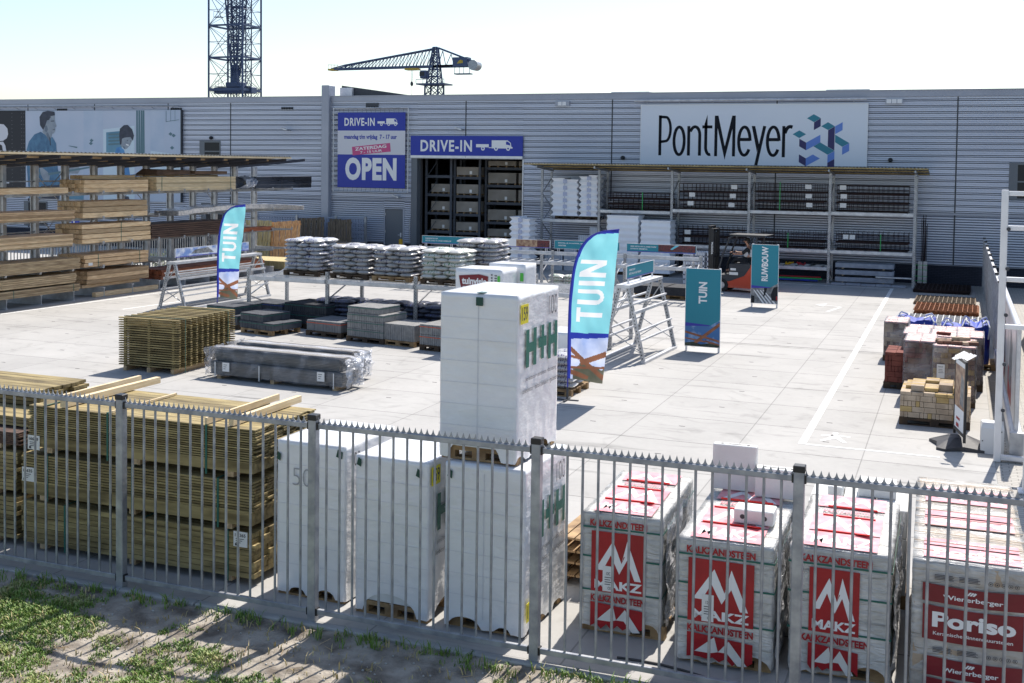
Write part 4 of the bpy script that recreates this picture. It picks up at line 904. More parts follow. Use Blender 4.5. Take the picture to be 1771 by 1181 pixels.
# ---------------------------------------------------------------- sand-lime block pallets with red print
def makz(x, y, rz, w, d, h, label, seed, side_text=True, tear=True):
    t = thing("printed_block_pallet", label, "block pallet", (x, y, .131), rz, "red printed block pallets"); H = h-.131
    m = MB(); n = 5; hb = (H)/n; r = random.Random(seed)
    for k in range(n):
        ny = 5
        for c in range(ny):
            for a, b in ((-w/2+.015, -.06), (-.055, w/2-.015)): m.bbox(a, b, -d/2+.01+c*(d-.02)/ny, -d/2+.01+(c+1)*(d-.02)/ny-.010, k*hb+.004, (k+1)*hb-.010, .006)
    m.build("blocks", "block_white", t)
    wrap_shell(w+.01, d+.01, -.09, H+.005, [(0, .8, .18, .10), (1, .5, .3, .08)], seed, amp=.009, ragged=.035, rnd=.02).build("wrap", "wrap_film_white", t)
    for zz in (.28, .60, H-.13):
        m = MB(); e = .016; m.box(-w/2-e, w/2+e, -d/2-e, -d/2-e+.003, zz-.008, zz+.008); m.box(w/2+e-.003, w/2+e, -d/2-e, d/2+e, zz-.008, zz+.008); m.box(-w/2-e, -w/2-e+.003, -d/2-e, d/2+e, zz-.008, zz+.008); m.build("strap", "strap_green", t)
    yf = -d/2-.015; rr = random.Random(seed)
    def zz(v): return H*v
    m = MB(); x0, x1, z0, z1 = -w*.38, w*.31, zz(.27), zz(.84)
    if seed == 33: x0, x1 = -w*.30, w*.20
    W_ = x1-x0; Hh = z1-z0
    m.M = T(0, yf, 0); m.mi = 0; hrect(m, x0, x1, z0, z1, -.004)
    m.mi = 1; P = lambda pts, yy=-.0065: poly(m, [(x0+W_*a, z0+Hh*b) for a, b in pts], yy)
    P([(.08, .36), (.40, .86), (.50, .64), (.50, .56), (.36, .62), (.22, .36)]); P([(.36, .62), (.40, .86), (.56, .50), (.64, .66), (.68, .60), (.52, .32)], -.0068); P([(.56, .50), (.66, .88), (.92, .24), (.80, .24), (.64, .62), (.60, .62)], -.0066)
    put_text(m, "MAKZ", x0+W_*.07, x0+W_*.94, z0+Hh*.05, z0+Hh*.20, -.0066, .035)
    m.build("red_panel", ["makz_red", "letter_white"], t)
    m = MB(); m.M = T(0, yf, 0); put_text(m, "KALKZANDSTEEN", -w*.40, w*.32, zz(.885), zz(.95), -.0045, .04); put_text(m, "KALKZANDSTEEN", -w*.38, w*.31, zz(.175), zz(.24), -.0045, .04); m.build("lettering", "makz_red", t)
    m = MB(); m.M = T(0, yf, 0); m.mi = 0; b0 = -.09
    hem = [(x0+W_*i/10, b0+.06*abs(math.sin(i*1.7+seed))) for i in range(11)]
    poly(m, hem+[(x1, zz(.13)), (x0, zz(.17))], -.012); m.mi = 1
    poly(m, [(x0+W_*.12, b0+.09), (x0+W_*.42, zz(.15)), (x0+W_*.48, zz(.02)), (x0+W_*.36, .0)], -.014); poly(m, [(x0+W_*.48, zz(.02)), (x0+W_*.64, zz(.13)), (x0+W_*.92, b0+.02), (x0+W_*.78, b0+.01), (x0+W_*.62, .02)], -.0142)
    m.build("torn_panel", ["makz_red", "wrap_clear_white"], t)
    if tear:
        m = MB(); m.M = T(0, yf-.008, 0); xa = x0+W_*.22; za = z0+Hh*.02; m.box(xa, xa+.105, -.003, 0, za, za+.24); s = m.build("data_label", "label_paper", t)
        m = MB(); m.M = T(0, yf-.008, 0); put_text(m, "12C", xa+.035, xa+.075, za+.155, za+.185, -.005, .01)
        for k in range(4): hrect(m, xa+.02, xa+.085-.01*(k % 2), za+.13-k*.022, za+.137-k*.022, -.005)
        put_text(m, "CE", xa+.05, xa+.08, za+.02, za+.045, -.005, .01); m.build("print", "label_print", s)
    # print seen on the bright top film, with the folds of the roll
    m = MB(); m.M = T(-w*.5, -d/2, H+.020) @ TOP; m.mi = 0; W2 = w
    for (v0, v1, kind) in ((.015, .26, 0), (.28, .60, 1), (.74, .985, 1)):
        a, b = W2*.12, W2*.86; c, e = d*v0, d*v1; hrect(m, a, b, c, e, -.001); m.mi = 1
        ww = b-a; q = (e-c)
        if kind: poly(m, [(a+ww*.08, c+q*.1), (a+ww*.34, c+q*.9), (a+ww*.55, c+q*.35), (a+ww*.50, c+q*.2), (a+ww*.36, c+q*.55), (a+ww*.2, c+q*.1)], -.003); poly(m, [(a+ww*.5, c+q*.3), (a+ww*.66, c+q*.9), (a+ww*.94, c+q*.05), (a+ww*.82, c+q*.05), (a+ww*.66, c+q*.55)], -.0035)
        else: put_text(m, "MAKZ", a+ww*.08, b-ww*.08, c+q*.2, c+q*.75, -.003, .03)
        m.mi = 0
    put_text(m, "KALKZANDSTEEN", W2*.2, W2*.76, d*.635, d*.70, -.003, .03)
    m.build("top_print", ["makz_top_red", "letter_white"], t)
    m = MB()
    for v in (.27, .56, .74): 
        y_ = -d/2+d*v; m.box(-w*.30+rr.uniform(-.05, .05), w*.28, y_, y_+.014, H+.016, H+.034); 
    m.add([(w*.10, -d/2+d*.25, H+.04), (w*.26, -d/2+d*.23, H+.05), (w*.30, -d/2+d*.26, H+.035), (w*.12, -d/2+d*.28, H+.03)], [(0, 1, 2, 3)]); m.build("film_folds", "makz_bright", t)
    # crumpled film on the right side
    m = MB(); nvx, nvz = 14, 16; vs = []
    for j in range(nvz+1):
        for i in range(nvx+1):
            yy = -d/2+.05+(d-.1)*i/nvx; z_ = -.02+(H-.02)*j/nvz; vs.append((w/2+.02+.035*(.5+noise.noise(Vector((yy*7, z_*5, seed*2.0))))+.02*noise.noise(Vector((yy*22, z_*16, seed))), yy, z_))
    m.add(vs, [(j*(nvx+1)+i, j*(nvx+1)+i+1, (j+1)*(nvx+1)+i+1, (j+1)*(nvx+1)+i) for j in range(nvz) for i in range(nvx)]); m.build("loose_film", "film_light", t)
    return t
makz(-2.89, 11.08, R(2.0), .76, 1.56, 1.14, "left red and white printed block pallet behind the bar fence", 31)
makz(-1.84, 10.83, R(.5), .84, 1.72, 1.12, "middle red and white printed block pallet with loose blocks standing on top", 32)
makz(-.88, 11.00, R(.5), .84, 1.70, 1.12, "right red and white printed block pallet, just right of the fence post", 33, tear=False)
for x, y, l, d_ in ((-2.86, 11.08, "pallet under the left red printed blocks", 1.5), (-1.84, 10.83, "pallet under the middle red printed blocks", 1.6), (-.88, 11.0, "pallet under the right red printed blocks", 1.6)): pallet(x, y, 0, R(1), .80, d_, l)
# ---------------------------------------------------------------- ceramic block pallet (rightmost)
def poriso():
    w, d, H = .90, 2.75, 1.04
    t = thing("ceramic_block_pallet", "long dark red printed ceramic block pallet at the far right of the fence", "block pallet", (.15, 11.42, .131), R(1))
    m = MB(); n = 4; ny = 11
    for k in range(n):
        for c in range(ny):
            for a in range(3): m.bbox(-w/2+.01+a*(w-.02)/3, -w/2+.01+(a+1)*(w-.02)/3-.006, -d/2+c*d/ny, -d/2+(c+1)*d/ny-.012, k*H/n+.003, (k+1)*H/n-.004, .008)
    m.build("blocks", "brick_buff", t)
    wrap_shell(w+.01, d+.01, -.09, H+.004, (), 41, nr=90, amp=.008, ragged=.03, rnd=.02).build("wrap", "wrap_film_white", t)
    m = MB(); m.M = T(-w/2, -d/2-.02, 0); m.mi = 0
    def panel(x0, x1, z0, z1):
        pts = []; n_ = 12
        for i in range(n_+1): pts.append((x0+(x1-x0)*i/n_, z1-.02*math.sin(math.pi*i/n_)))
        for i in range(n_+1): pts.append((x1-(x1-x0)*i/n_, z0-.015*math.sin(math.pi*i/n_)))
        poly(m, pts, -.002)
    panel(.08, .88, .72, .87); panel(.085, .88, .40, .69); panel(.10, .87, .10, .26); panel(.10, .86, -.06, .08)
    m.mi = 1; put_text(m, "Wienerberger", .24, .70, .735, .785, -.005, .02); put_text(m, "Poriso", .16, .80, .505, .635, -.005, .04); put_text(m, "Keramische Binnenmuurstenen", .17, .78, .44, .47, -.005, .01); put_text(m, "Wienerberger", .25, .68, .125, .175, -.005, .02)
    for k in range(3):
        for zz in (.80, .19): poly(m, [(.42+k*.022, zz), (.435+k*.022, zz), (.46+k*.02, zz+.03-.004*k), (.445+k*.02, zz+.03)], -.005)
    m.mi = 2
    for zz in (.92, .31):
        for k in range(5):
            cx = .60+k*.05; m.add([(cx+.018*math.cos(R(q)), -.005, zz+.018*math.sin(R(q))) for q in range(0, 360, 30)]+[(cx+.014*math.cos(R(q)), -.005, zz+.014*math.sin(R(q))) for q in range(0, 360, 30)], [(i, (i+1) % 12, 12+(i+1) % 12, 12+i) for i in range(12)])
            poly(m, circ(cx, zz, .007, 8), -.005)
        for k in range(4):
            hrect(m, .17, .32-.01*(k % 2), zz-.015+k*.012, zz-.009+k*.012, -.005); hrect(m, .36, .52-.015*(k % 2), zz-.015+k*.012, zz-.009+k*.012, -.005)
    m.build("printed_panels", ["poriso_red", "letter_white", "label_print"], t)
    m = MB(); m.M = T(-w/2, -d/2, H+.017) @ TOP
    for i, v in enumerate((.03, .36, .66)):
        c = d*v; m.mi = 0; hrect(m, .08, .84, c, c+.30, -.001); hrect(m, .08, .84, c+.34, c+.52, -.001); m.mi = 1
        if i == 0: put_text(m, "Poriso", .16, .78, c+.08, c+.24, -.003, .04); put_text(m, "Wienerberger", .25, .65, c+.40, c+.46, -.003, .02, rotz=180); put_text(m, "Keramische Binnenmuurstenen", .16, .76, c+.02, c+.05, -.003, 0)
        else: put_text(m, "Poriso", .16, .78, c+.08, c+.24, -.003, .04, rotz=180); put_text(m, "Wienerberger", .25, .65, c+.40, c+.46, -.003, .02, rotz=180)
    m.build("top_print", ["makz_top_red", "letter_white"], t)
    m = MB()
    for k in range(1, 11): y = -d/2+k*d/11; m.box(-w/2-.004, w/2+.004, y-.006, y+.004, H+.018, H+.022)
    m.build("film_folds", "poriso_red" if False else "brick_buff", t)
poriso(); pallet(.15, 11.42, 0, R(1), .88, 2.6, "long pallet under the dark red ceramic blocks")
# loose blocks
def hblock(name, label, x, y, z, rz, w, d, h, holes=True, lying=False, grp="loose white blocks"):
    t = thing(name, label, "block", (x, y, z), rz, grp); m = MB(); m.bbox(-w/2, w/2, -d/2, d/2, 0, h, .008); m.build("body", "block_white", t)
    if holes:
        m = MB()
        if lying:
            for xx in (-w*.28, w*.28): m.tube((xx, -d/2-.002, h*.5), (xx, -d/2+.01, h*.5), .022, 14)
        else:
            for xx in (-w*.3, w*.3): m.tube((xx, 0, h-.01), (xx, 0, h+.002), .018, 12)
            m.box(-w*.15, w*.15, -.012, .012, h-.01, h+.0015)
        m.build("holes", "drain_dark", t)
    return t
zt = 1.15
hblock("white_block", "tall upright white block standing at the back of the middle printed pallet", -2.05, 11.60, zt, R(1), .44, .10, .46)
hblock("white_block", "lower upright white block right of the tall one on the middle pallet", -1.60, 11.50, zt, R(1), .44, .14, .29)
hblock("white_block", "white block lying on its side with two round holes on the middle pallet", -1.68, 10.62, zt, R(1), .36, .24, .13, True, True)
# loose block pile behind the right printed pallet
lx = [(-1.22, 12.3, .0, .30, .9), (-.92, 12.35, 0, .30, .95), (-.62, 12.3, 0, .28, .98), (-.45, 11.9, 0, .14, .9)]
names = ("left", "middle", "right"); 
for i in range(3):
    for k in range(3):
        hblock("white_block", "loose white block in the %s column, %s, behind the right printed pallet" % (names[i], ("bottom", "second", "third")[k]), -1.22+i*.33, 12.45, .131+k*.29, R(1), .31, .8, .285, False)
hblock("white_block", "small white block on the left column behind the right printed pallet", -1.12, 12.3, 1.002, R(-4), .14, .16, .12, False); hblock("white_block", "flat white block on top of the right column behind the right printed pallet", -.72, 12.55, 1.002, R(2), .38, .3, .14, False)
pallet(-.88, 12.45, 0, R(1), .96, .84, "pallet under the loose white blocks behind the fence")
t = thing("cable", "black cable lying on the concrete by the fence in front of the printed pallets", "cable", (0, 0, 0)); m = MB()
pp = [(-2.75+.2*k, 9.80-.02*k+.05*math.sin(k*.8), .012) for k in range(12)]; m.path(pp, .011, 6); m.build("hose", "rubber", t)
# ================================================================ near green timber stacks
def boards_x(mb, x0, x1, y0, y1, z0, z1, nz, ny, gap=.25, jx=.03, r=random):
    hz = (z1-z0)/nz; wy = (y1-y0)/ny
    for k in range(nz):
        for j in range(ny):
            a = r.uniform(-jx, jx); b = r.uniform(-jx, jx); c = r.uniform(-.004, .004)
            mb.mi = r.choice((0, 0, 0, 1, 2, 2)) if (j in (0, ny-1) or k == nz-1) else 0
            mb.box(x0+a, x1+b, y0+j*wy+.002+c, y0+(j+1)*wy-.002+c, z0+k*hz, z0+(k+1)*hz-gap*hz)
def timber(label, x0, x1, y0, y1, z0, z1, nz, ny, mat, plank=None, straps=(), lab=None, gap=.22, jx=.03, seed=1, rz=0, bearers=True, grp="green timber bundles by the fence"):
    cx, cyy = (x0+x1)/2, (y0+y1)/2; r = random.Random(seed); t = thing("timber_bundle", label, "timber bundle", (cx, cyy, z0), rz, grp); w, d, h = x1-x0, y1-y0, z1-z0
    zb = 0
    if bearers:
        for xx in (-w/2+.3, 0, w/2-.3): m = MB(); m.box(xx-.04, xx+.04, -d/2, d/2, 0, .055); m.build("bearer", "wood_weather", t)
        zb = .056
    if plank: m = MB(); m.box(-w/2, w/2-.02, -d/2, d/2, zb, zb+plank); m.build("base_plank", mat, t); zb += plank+.002
    m = MB(); boards_x(m, -w/2, w/2, -d/2, d/2, zb, h, nz, ny, gap, jx, r); m.build("boards", tones(mat), t)
    for sx in straps:
        m = MB(); X = -w/2+sx*w; e = .006
        m.box(X-.012, X+.012, -d/2-e, -d/2-e+.003, 0, h+e); m.box(X-.012, X+.012, d/2+e-.003, d/2+e, 0, h+e); m.box(X-.012, X+.012, -d/2-e, d/2+e, h+e-.003, h+e); m.build("strap", "strap_green", t)
    if lab:
        X, Z, txt = lab; X = -w/2+X*w; m = MB(); m.box(X, X+.17, -d/2-.012, -d/2-.008, Z, Z+.16); s = m.build("paper_label", "label_paper", t)
        m = MB(); m.M = T(0, -d/2-.012, 0); put_text(m, txt, X+.02, X+.15, Z+.105, Z+.14, -.003, .02)
        for k in range(3): hrect(m, X+.03, X+.13-.02*k, Z+.08-k*.02, Z+.087-k*.02, -.003)
        hrect(m, X+.02, X+.05, Z+.01, Z+.035, -.003); m.build("print", "label_print", s)
    return t
XR, XL = -6.72, -9.80
t = timber("lowest green timber bundle of the near right-hand stack by the fence", XL, XR, 9.98, 11.15, .03, .56, 8, 8, "wood_greenx", None, (.2, .55, .9), (.925, .38, "11 365"), .10, .02, 2)
t = timber("middle green timber bundle of the near right-hand stack by the fence", XL, XR, 9.98, 11.15, .58, 1.10, 11, 9, "wood_greenx", .13, (.12, .50, .86), (.005, .20, "15635"), .30, .02, 3)
t = timber("topmost green timber bundle of the near stack, with pale sticks on top", XL+.1, XR+.02, 9.98, 11.15, 1.13, 1.655, 15, 9, "wood_greenx", .10, (.08, .37, .80), (.0, .02, "16638"), .42, .03, 4)
for xx in (-9.70, -8.80, -7.36):                       # dark cleats held by the straps
    pass
def stick(label, x, y0, y1, z, w, h, dx=0):
    o = MB(); o.bar((0, 0, h/2), (dx, y1-y0, h/2), w, h); ob = o.build("pale_stick", "wood_light"); ob.location = (x, y0, z); tag(ob, label, "timber stick", "pale sticks on the near timber")
stick("leftmost pale stick lying across the near timber stack", -9.48, 10.0, 11.6, 1.657, .045, .07)
stick("second pale stick from the left across the near timber stack", -9.22, 9.99, 11.6, 1.657, .07, .075, .02)
stick("thin pale stick in the middle of the near timber stack", -8.55, 10.0, 11.1, 1.657, .02, .02)
stick("narrow pale stick near the right end of the timber stack", -7.30, 9.97, 11.35, 1.657, .03, .07); stick("thick pale stick at the right end of the timber stack", -7.02, 10.02, 11.35, 1.657, .06, .075)
timber("lower bundle of darker boards at the left edge behind the fence", -14.2, -9.9, 10.0, 11.1, .03, .56, 9, 7, "wood_greenx", None, (.6, .9), None, .15, .02, 6)
timber("middle bundle of darker boards at the left edge behind the fence", -14.2, -9.9, 10.0, 11.1, .58, 1.08, 10, 7, "wood_greenx", None, (.55, .88), None, .15, .02, 7)
timber("thin strip bundle on the darker boards at the left edge", -14.2, -9.88, 10.02, 10.85, 1.10, 1.30, 7, 6, "wood_dark", None, (), None, .2, .03, 8)
timber("bright green top bundle at the left edge behind the fence", -14.2, -9.95, 10.25, 11.2, 1.31, 1.42, 3, 6, "wood_greenx", None, (), None, .2, .05, 9, bearers=False)
timber("raised green bundle at the left edge, behind the lower bright boards", -14.3, -10.3, 10.75, 11.6, 1.43, 1.62, 4, 6, "wood_greenx", None, (), None, .2, .05, 10, bearers=False)
# ================================================================ picket panel pack + wrapped decking packs
t = thing("picket_panel_pack", "square pack of green slatted fence panels alone on the yard", "panel pack", (-15.66, 20.42, 0), R(1.5)); r = random.Random(4)
w, d = 1.50, 2.05; m = MB(); n = 21; zb = .10; hz = (1.13-zb)/n
for k in range(n):
    for j in range(11):
        y = -d/2+j*(d-.07)/10; m.mi = r.choice((0, 0, 1, 2)); m.box(-w/2+r.uniform(-.006, .006), w/2+r.uniform(-.008, .008), y, y+.07, zb+k*hz+.020, zb+k*hz+.042)
m.build("slats", tones("wood_greenx"), t); m = MB()
for k in range(n):
    for x in (-w/2+.12, -.03, w/2-.18): m.box(x, x+.06, -d/2+.01, d/2-.01, zb+k*hz, zb+k*hz+.021)
m.build("cross_battens", "wood_green", t)
for x in (-w/2+.12, -.04, w/2-.2): m = MB(); m.box(x, x+.08, -d/2, d/2, 0, .10); m.build("bearer", "wood_weather", t)
m = MB()
for y in (-d/2+.2, d/2-.3): m.box(w/2+.012, w/2+.015, y, y+.014, .0, 1.13); m.box(-w/2-.015, -w/2-.012, y, y+.014, 0, 1.13); m.box(-w/2, w/2, y, y+.014, 1.131, 1.134)
m.build("strap", "strap_green", t)
def decking(label, x, y, rz, L, w, h, seed, split=True):
    t = thing("wrapped_decking_pack", label, "decking pack", (x, y, 0), rz, "film wrapped decking packs"); r = random.Random(seed)
    for xx in (-L/2+.25, -.1, L/2-.3): m = MB(); m.box(xx, xx+.09, -w/2+.02, w/2-.02, 0, .085); m.build("bearer", "wood_weather", t)
    m = MB(); n = 11; hz = (h*.58-.09)/n
    for k in range(n):
        for j in range(5): y0 = -w/2+.03+j*(w-.06)/5; m.box(-L/2+.06+r.uniform(0, .03), L/2-.06-r.uniform(0, .03), y0, y0+(w-.06)/5-.006, .09+k*hz, .09+(k+1)*hz-.005)
    n = 8; hz = (h*.38)/n; z0 = h*.6
    for k in range(n):
        for j in range(5): y0 = -w/2+.09+j*(w-.16)/5; m.box(-L/2+.12+r.uniform(0, .05), L/2-.16-r.uniform(0, .05), y0, y0+(w-.16)/5-.006, z0+k*hz, z0+(k+1)*hz-.005)
    m.build("boards", "deck_grey", t)
    m = MB(); nu, nv = 90, 16; vs = []
    for i in range(nu+1):
        u = i/nu; x_ = -L/2-.06+(L+.12)*u; end = max(0, 1-min(u, 1-u)*14)
        for j in range(nv+1):
            v = j/nv; s = v*4
            prof = [(-w/2, .07), (-w/2-.005, h*.56), (-w/2+.06, h*.62), (-w/2+.06, h), (w/2-.06, h), (w/2-.05, h*.62), (w/2, h*.56), (w/2, .07)]
            q = v*7; a = min(6, int(q)); tt = q-a; y_ = prof[a][0]+(prof[a+1][0]-prof[a][0])*tt; z_ = prof[a][1]+(prof[a+1][1]-prof[a][1])*tt
            k = .014+.03*end; y_ += k*noise.noise(Vector((x_*2.5, y_*9, z_*12+seed))); z_ += k*noise.noise(Vector((x_*3+5, y_*9, z_*9+seed)))
            y_ *= 1-.10*end; z_ = h*.5+(z_-h*.5)*(1-.12*end)
            vs.append((x_+.05*end*noise.noise(Vector((v*9, u*3, seed))), y_, z_))
    m.add(vs, [(i*(nv+1)+j, (i+1)*(nv+1)+j, (i+1)*(nv+1)+j+1, i*(nv+1)+j+1) for i in range(nu) for j in range(nv)], True)
    m.build("film", "film_clear", t)
    for sgn in (-1, 1):                                   # crumpled film ends
        m = MB(); vs = []; n1, n2 = 16, 14
        for i in range(n1+1):
            for j in range(n2+1):
                y_ = (-.5+i/n1)*w*1.0; z_ = .06+(h-.06)*j/n2; bul = (1-(2*i/n1-1)**4)*(1-(2*j/n2-1)**4)
                vs.append((sgn*(L/2+.03+.05*bul+.07*noise.noise(Vector((y_*8, z_*9, seed+sgn)))+.05*noise.noise(Vector((y_*21, z_*23, seed+sgn)))), y_, z_))
        m.add(vs, [(i*(n2+1)+j, (i+1)*(n2+1)+j, (i+1)*(n2+1)+j+1, i*(n2+1)+j+1) for i in range(n1) for j in range(n2)]); m.build("crumpled_end", "film_light", t)
    if split:
        for xx in (-L/2+.42, L/2-.62):
            m = MB(); m.box(xx, xx+.17, -w/2-.03, -w/2-.027, .17, .35); s = m.build("paper_label", "label_paper", t); m = MB(); m.M = T(0, -w/2-.03, 0)
            for k in range(3): hrect(m, xx+.03, xx+.12-.02*k, .30-k*.04, .31-k*.04, -.003)
            m.build("print", "label_print", s)
        for xx in (-L/2+.22, -.35, L/2-.26):
            m = MB(); m.box(xx, xx+.02, -w/2-.022, -w/2-.018, .04, h*.56); m.build("strap", "label_paper", t)
decking("front film-wrapped pack of grey decking boards on the yard", -12.55, 19.68, R(-2.5), 3.30, .64, .62, 3)
decking("rear film-wrapped pack of grey decking boards, half hidden behind the front one", -12.75, 20.55, R(-2.5), 3.1, .62, .60, 9, False)
# ================================================================ BAGS
def bag_mesh(name, mat, seed, L=.58, Wd=.40, H=.125):
    nu, nv = 14, 9; vs = []; fs = []; mb = MB()
    for side in (1, -1):
        for i in range(nu+1):
            for j in range(nv+1):
                u, v = -1+2*i/nu, -1+2*j/nv; e = max(0, (1-abs(u)**3.2))*max(0, (1-abs(v)**2.6)); x = u*L/2*(1-.06*v*v); y = v*Wd/2*(1-.05*u*u)
                z = H/2+side*H/2*(e**.5)*(1+.14*noise.noise(Vector((u*2.2, v*2.2, seed*2+side)))) + .012*noise.noise(Vector((u*5, v*5, seed)))
                vs.append((x+.008*noise.noise(Vector((u*6, v*6, seed))), y, max(0.0, z) if side < 0 else z))
    n = (nu+1)*(nv+1)
    for s in (0, 1):
        for i in range(nu):
            for j in range(nv):
                a = s*n+i*(nv+1)+j; q = (a, a+nv+1, a+nv+2, a+1); fs.append(q if s == 0 else q[::-1])
    mb.add(vs, fs, True); me = bpy.data.meshes.new(name); me.from_pydata(mb.v, [], mb.f); me.materials.append(MATS[mat]); me.polygons.foreach_set("use_smooth", mb.sm); me.update(); return me
BAGS = {k: [bag_mesh("bag", k, s) for s in range(4)] for k in ("bag_grey_blue", "bag_grey", "bag_pale_green", "bag_dark")}
nbag = 0
def bag(x, y, z, rz, kind, label, group, r, tilt=0, sc=1.0):
    global nbag
    o = bpy.data.objects.new("bag", r.choice(BAGS[kind])); COL.objects.link(o); o.location = (x, y, z); o.rotation_euler = (tilt+r.uniform(-.03, .03), r.uniform(-.03, .03), rz+r.uniform(-.07, .07)); o.scale = (sc*r.uniform(.96, 1.05), sc*r.uniform(.95, 1.05), r.uniform(.92, 1.08)); tag(o, label, "bag", group); nbag += 1
def bag_stack(x, y, z, rz, layers, kind, label, plabel, seed, dark=True, w=1.14, d=1.0):
    r = random.Random(seed); c, s = math.cos(rz), math.sin(rz); P = lambda a, b: (x+a*c-b*s, y+a*s+b*c)
    pallet(x, y, z, rz, 1.15, 1.0, plabel, dark); zz = z+.13
    for k in range(layers):
        top = k == layers-1; yf = -1 if k % 2 == 0 else 1
        # three bags pointing in depth, two across
        rowA = [(i*.385-.385, yf*.21, math.pi/2) for i in (0, 1, 2)]; rowB = [(-.29, -yf*.30, 0), (.29, -yf*.30, 0)]
        for (a, b, q) in rowA+rowB:
            if not top and b > .1 and abs(a) < .1: continue            # fully buried
            px_, py_ = P(a+r.uniform(-.02, .02), b+r.uniform(-.02, .02)); bag(px_, py_, zz, rz+q, kind, label, label.replace("grey bag", "grey bags"), r, sc=.98)
        zz += .108
    return zz
SH = 1.335
bag_stack(-16.55, 27.35, SH, R(-4), 8, "bag_grey_blue", "blue printed grey bag in the leftmost and tallest stack on the rack", "pallet of the leftmost tall bag stack on the rack", 1)
bag_stack(-15.0, 27.2, SH, R(-3), 7, "bag_grey", "purple printed grey bag in the second stack from the left on the rack", "pallet of the second bag stack on the rack", 2)
bag_stack(-13.72, 27.15, SH, R(-3), 7, "bag_grey", "purple printed grey bag in the middle stack right of the rack's second post", "light pallet of the middle bag stack on the rack", 3, False)
bag_stack(-12.25, 27.02, SH, R(-3), 7, "bag_pale_green", "pale bag with green print in the fourth stack on the rack", "pallet of the pale green-print bag stack on the rack", 4)
bag_stack(-11.75, 28.1, SH, R(-3), 9, "bag_grey", "grey bag in the rightmost stack on the rack, behind the white boxes", "pallet of the rightmost bag stack on the rack", 5)
bag_stack(-15.4, 27.0, 0, R(-3), 6, "bag_dark", "dark grey bag in the lower stack left of the rack's middle post", "pallet of the lower left bag stack", 6)
bag_stack(-14.05, 26.95, 0, R(-5), 6, "bag_dark", "dark grey bag in the lower middle stack behind the tall grey pavers", "pallet of the lower middle bag stack", 7)
bag_stack(-12.75, 27.0, 0, R(-3), 6, "bag_dark", "dark grey bag in the lower right stack beside the rack's third post", "pallet of the lower right bag stack", 8)
r = random.Random(9); pallet(-16.9, 27.3, 0, R(-3), 1.15, 1.0, "pallet of the low bag heap at the left end of the rack", True)
for a, b, z, q in ((-.35, -.2, .13, .2), (.05, -.25, .13, 1.4), (.4, -.2, .13, .1), (-.3, .25, .13, 1.5), (.3, .25, .13, .1), (-.35, -.1, .24, .4), (.3, -.2, .24, .3), (.35, .1, .35, .0), (.0, .2, .24, 1.2), (.3, .05, .46, .1)):
    bag(-16.9+a, 27.3+b, z, q, "bag_dark", "dark bag in the low loose heap at the rack's left end", "loose bags at the rack's left end", r)
r = random.Random(10); pallet(-12.9, 38.6, 0, 0, 1.15, 1.0, "pallet with a low heap of pale bags left of the front flag")
for k in range(4):
    for a in (-.28, .28): bag(-12.9+a, 38.3, .13+k*.11, 0, "bag_pale_green", "pale bag on the low heap seen just left of the front flag", "pale bags left of the front flag", r)
r = random.Random(12); pallet(-7.35, 21.2, 0, R(-2), 1.15, 1.0, "light pallet at the foot of the front beach flag")
for k in range(6):
    for a, b in ((-.3, -.25), (.28, -.25), (.28, .2), (-.3, .2)): bag(-7.35+a, 21.2+b, .13+k*.11, 0, "bag_grey", "grey bag on the pallet at the foot of the front beach flag", "grey bags at the front flag", r)
r = random.Random(13); pallet(-8.6, 26.0, 0, R(4), 1.15, 1.0, "pallet of bags between the front flag and the trestle")
for k in range(4):
    for a in (-.28, .28): bag(-8.55+a, 25.8, .13+k*.11, 0, "bag_grey_blue", "bag in the pile seen between the front flag and the trestle rack", "bags behind the front flag", r)
print("bags", nbag)
# ================================================================ BAG RACK (front yard rack)
def upright(mb, x, y, z0, z1, w=.09):
    mb.box(x-w/2, x+w/2, y-.035, y+.035, z0, z1)
def holes(mb, x, y, z0, z1, fr=-.037):
    z = z0+.08
    while z < z1-.05: mb.box(x-.022, x-.008, y+fr-.001, y+fr, z, z+.03); mb.box(x+.008, x+.022, y+fr-.001, y+fr, z+.04, z+.07); z += .075 if z1-z0 < 3 else .09
def rackposts(t, xs, yf, yb, hf, hb, base=True, mat="galv"):
    for x in xs:
        for y, h in ((yf, hf), (yb, hb)):
            m = MB(); upright(m, x, y, 0, h); m.box(x-.07, x+.07, y-.06, y+.06, 0, .012); p = m.build("upright", mat, t); m = MB(); holes(m, x, y, 0, h); m.build("slots", "drain_dark", p)
        m = MB(); z = .15; s = 0
        while z < min(hf, hb)-.35:
            z2 = z+.62; m.bar((x, yf if s else yb, z), (x, yb if s else yf, min(z2, min(hf, hb)-.06)), .03, .03); z = z2; s = 1-s
        m.build("diagonal_brace", "galv", t)
t = thing("bag_rack", "long galvanised pallet rack with mesh deck carrying the bag stacks", "rack", (0, 0, 0))
xs = [-18.0, -15.55, -12.95, -10.35, -7.75]; rackposts(t, xs, 26.5, 28.4, 1.52, 1.55)
for a, b in zip(xs, xs[1:]):
    for y in (26.46, 28.44):
        m = MB(); m.bbox(a+.05, b-.05, y-.025, y+.025, 1.20, 1.31, .008); m.box(a+.05, b-.05, y-.03, y+.03, 1.245, 1.262); m.build("beam", "galv_light", t)
    m = MB(); n = 26
    for k in range(n+1): x = a+.06+(b-a-.12)*k/n; m.box(x-.004, x+.004, 26.44, 28.46, 1.312, 1.320)
    for k in range(21): y = 26.46+k*.099; m.box(a+.06, b-.06, y-.004, y+.004, 1.321, 1.328)
    m.build("mesh_deck", "galv_light", t)
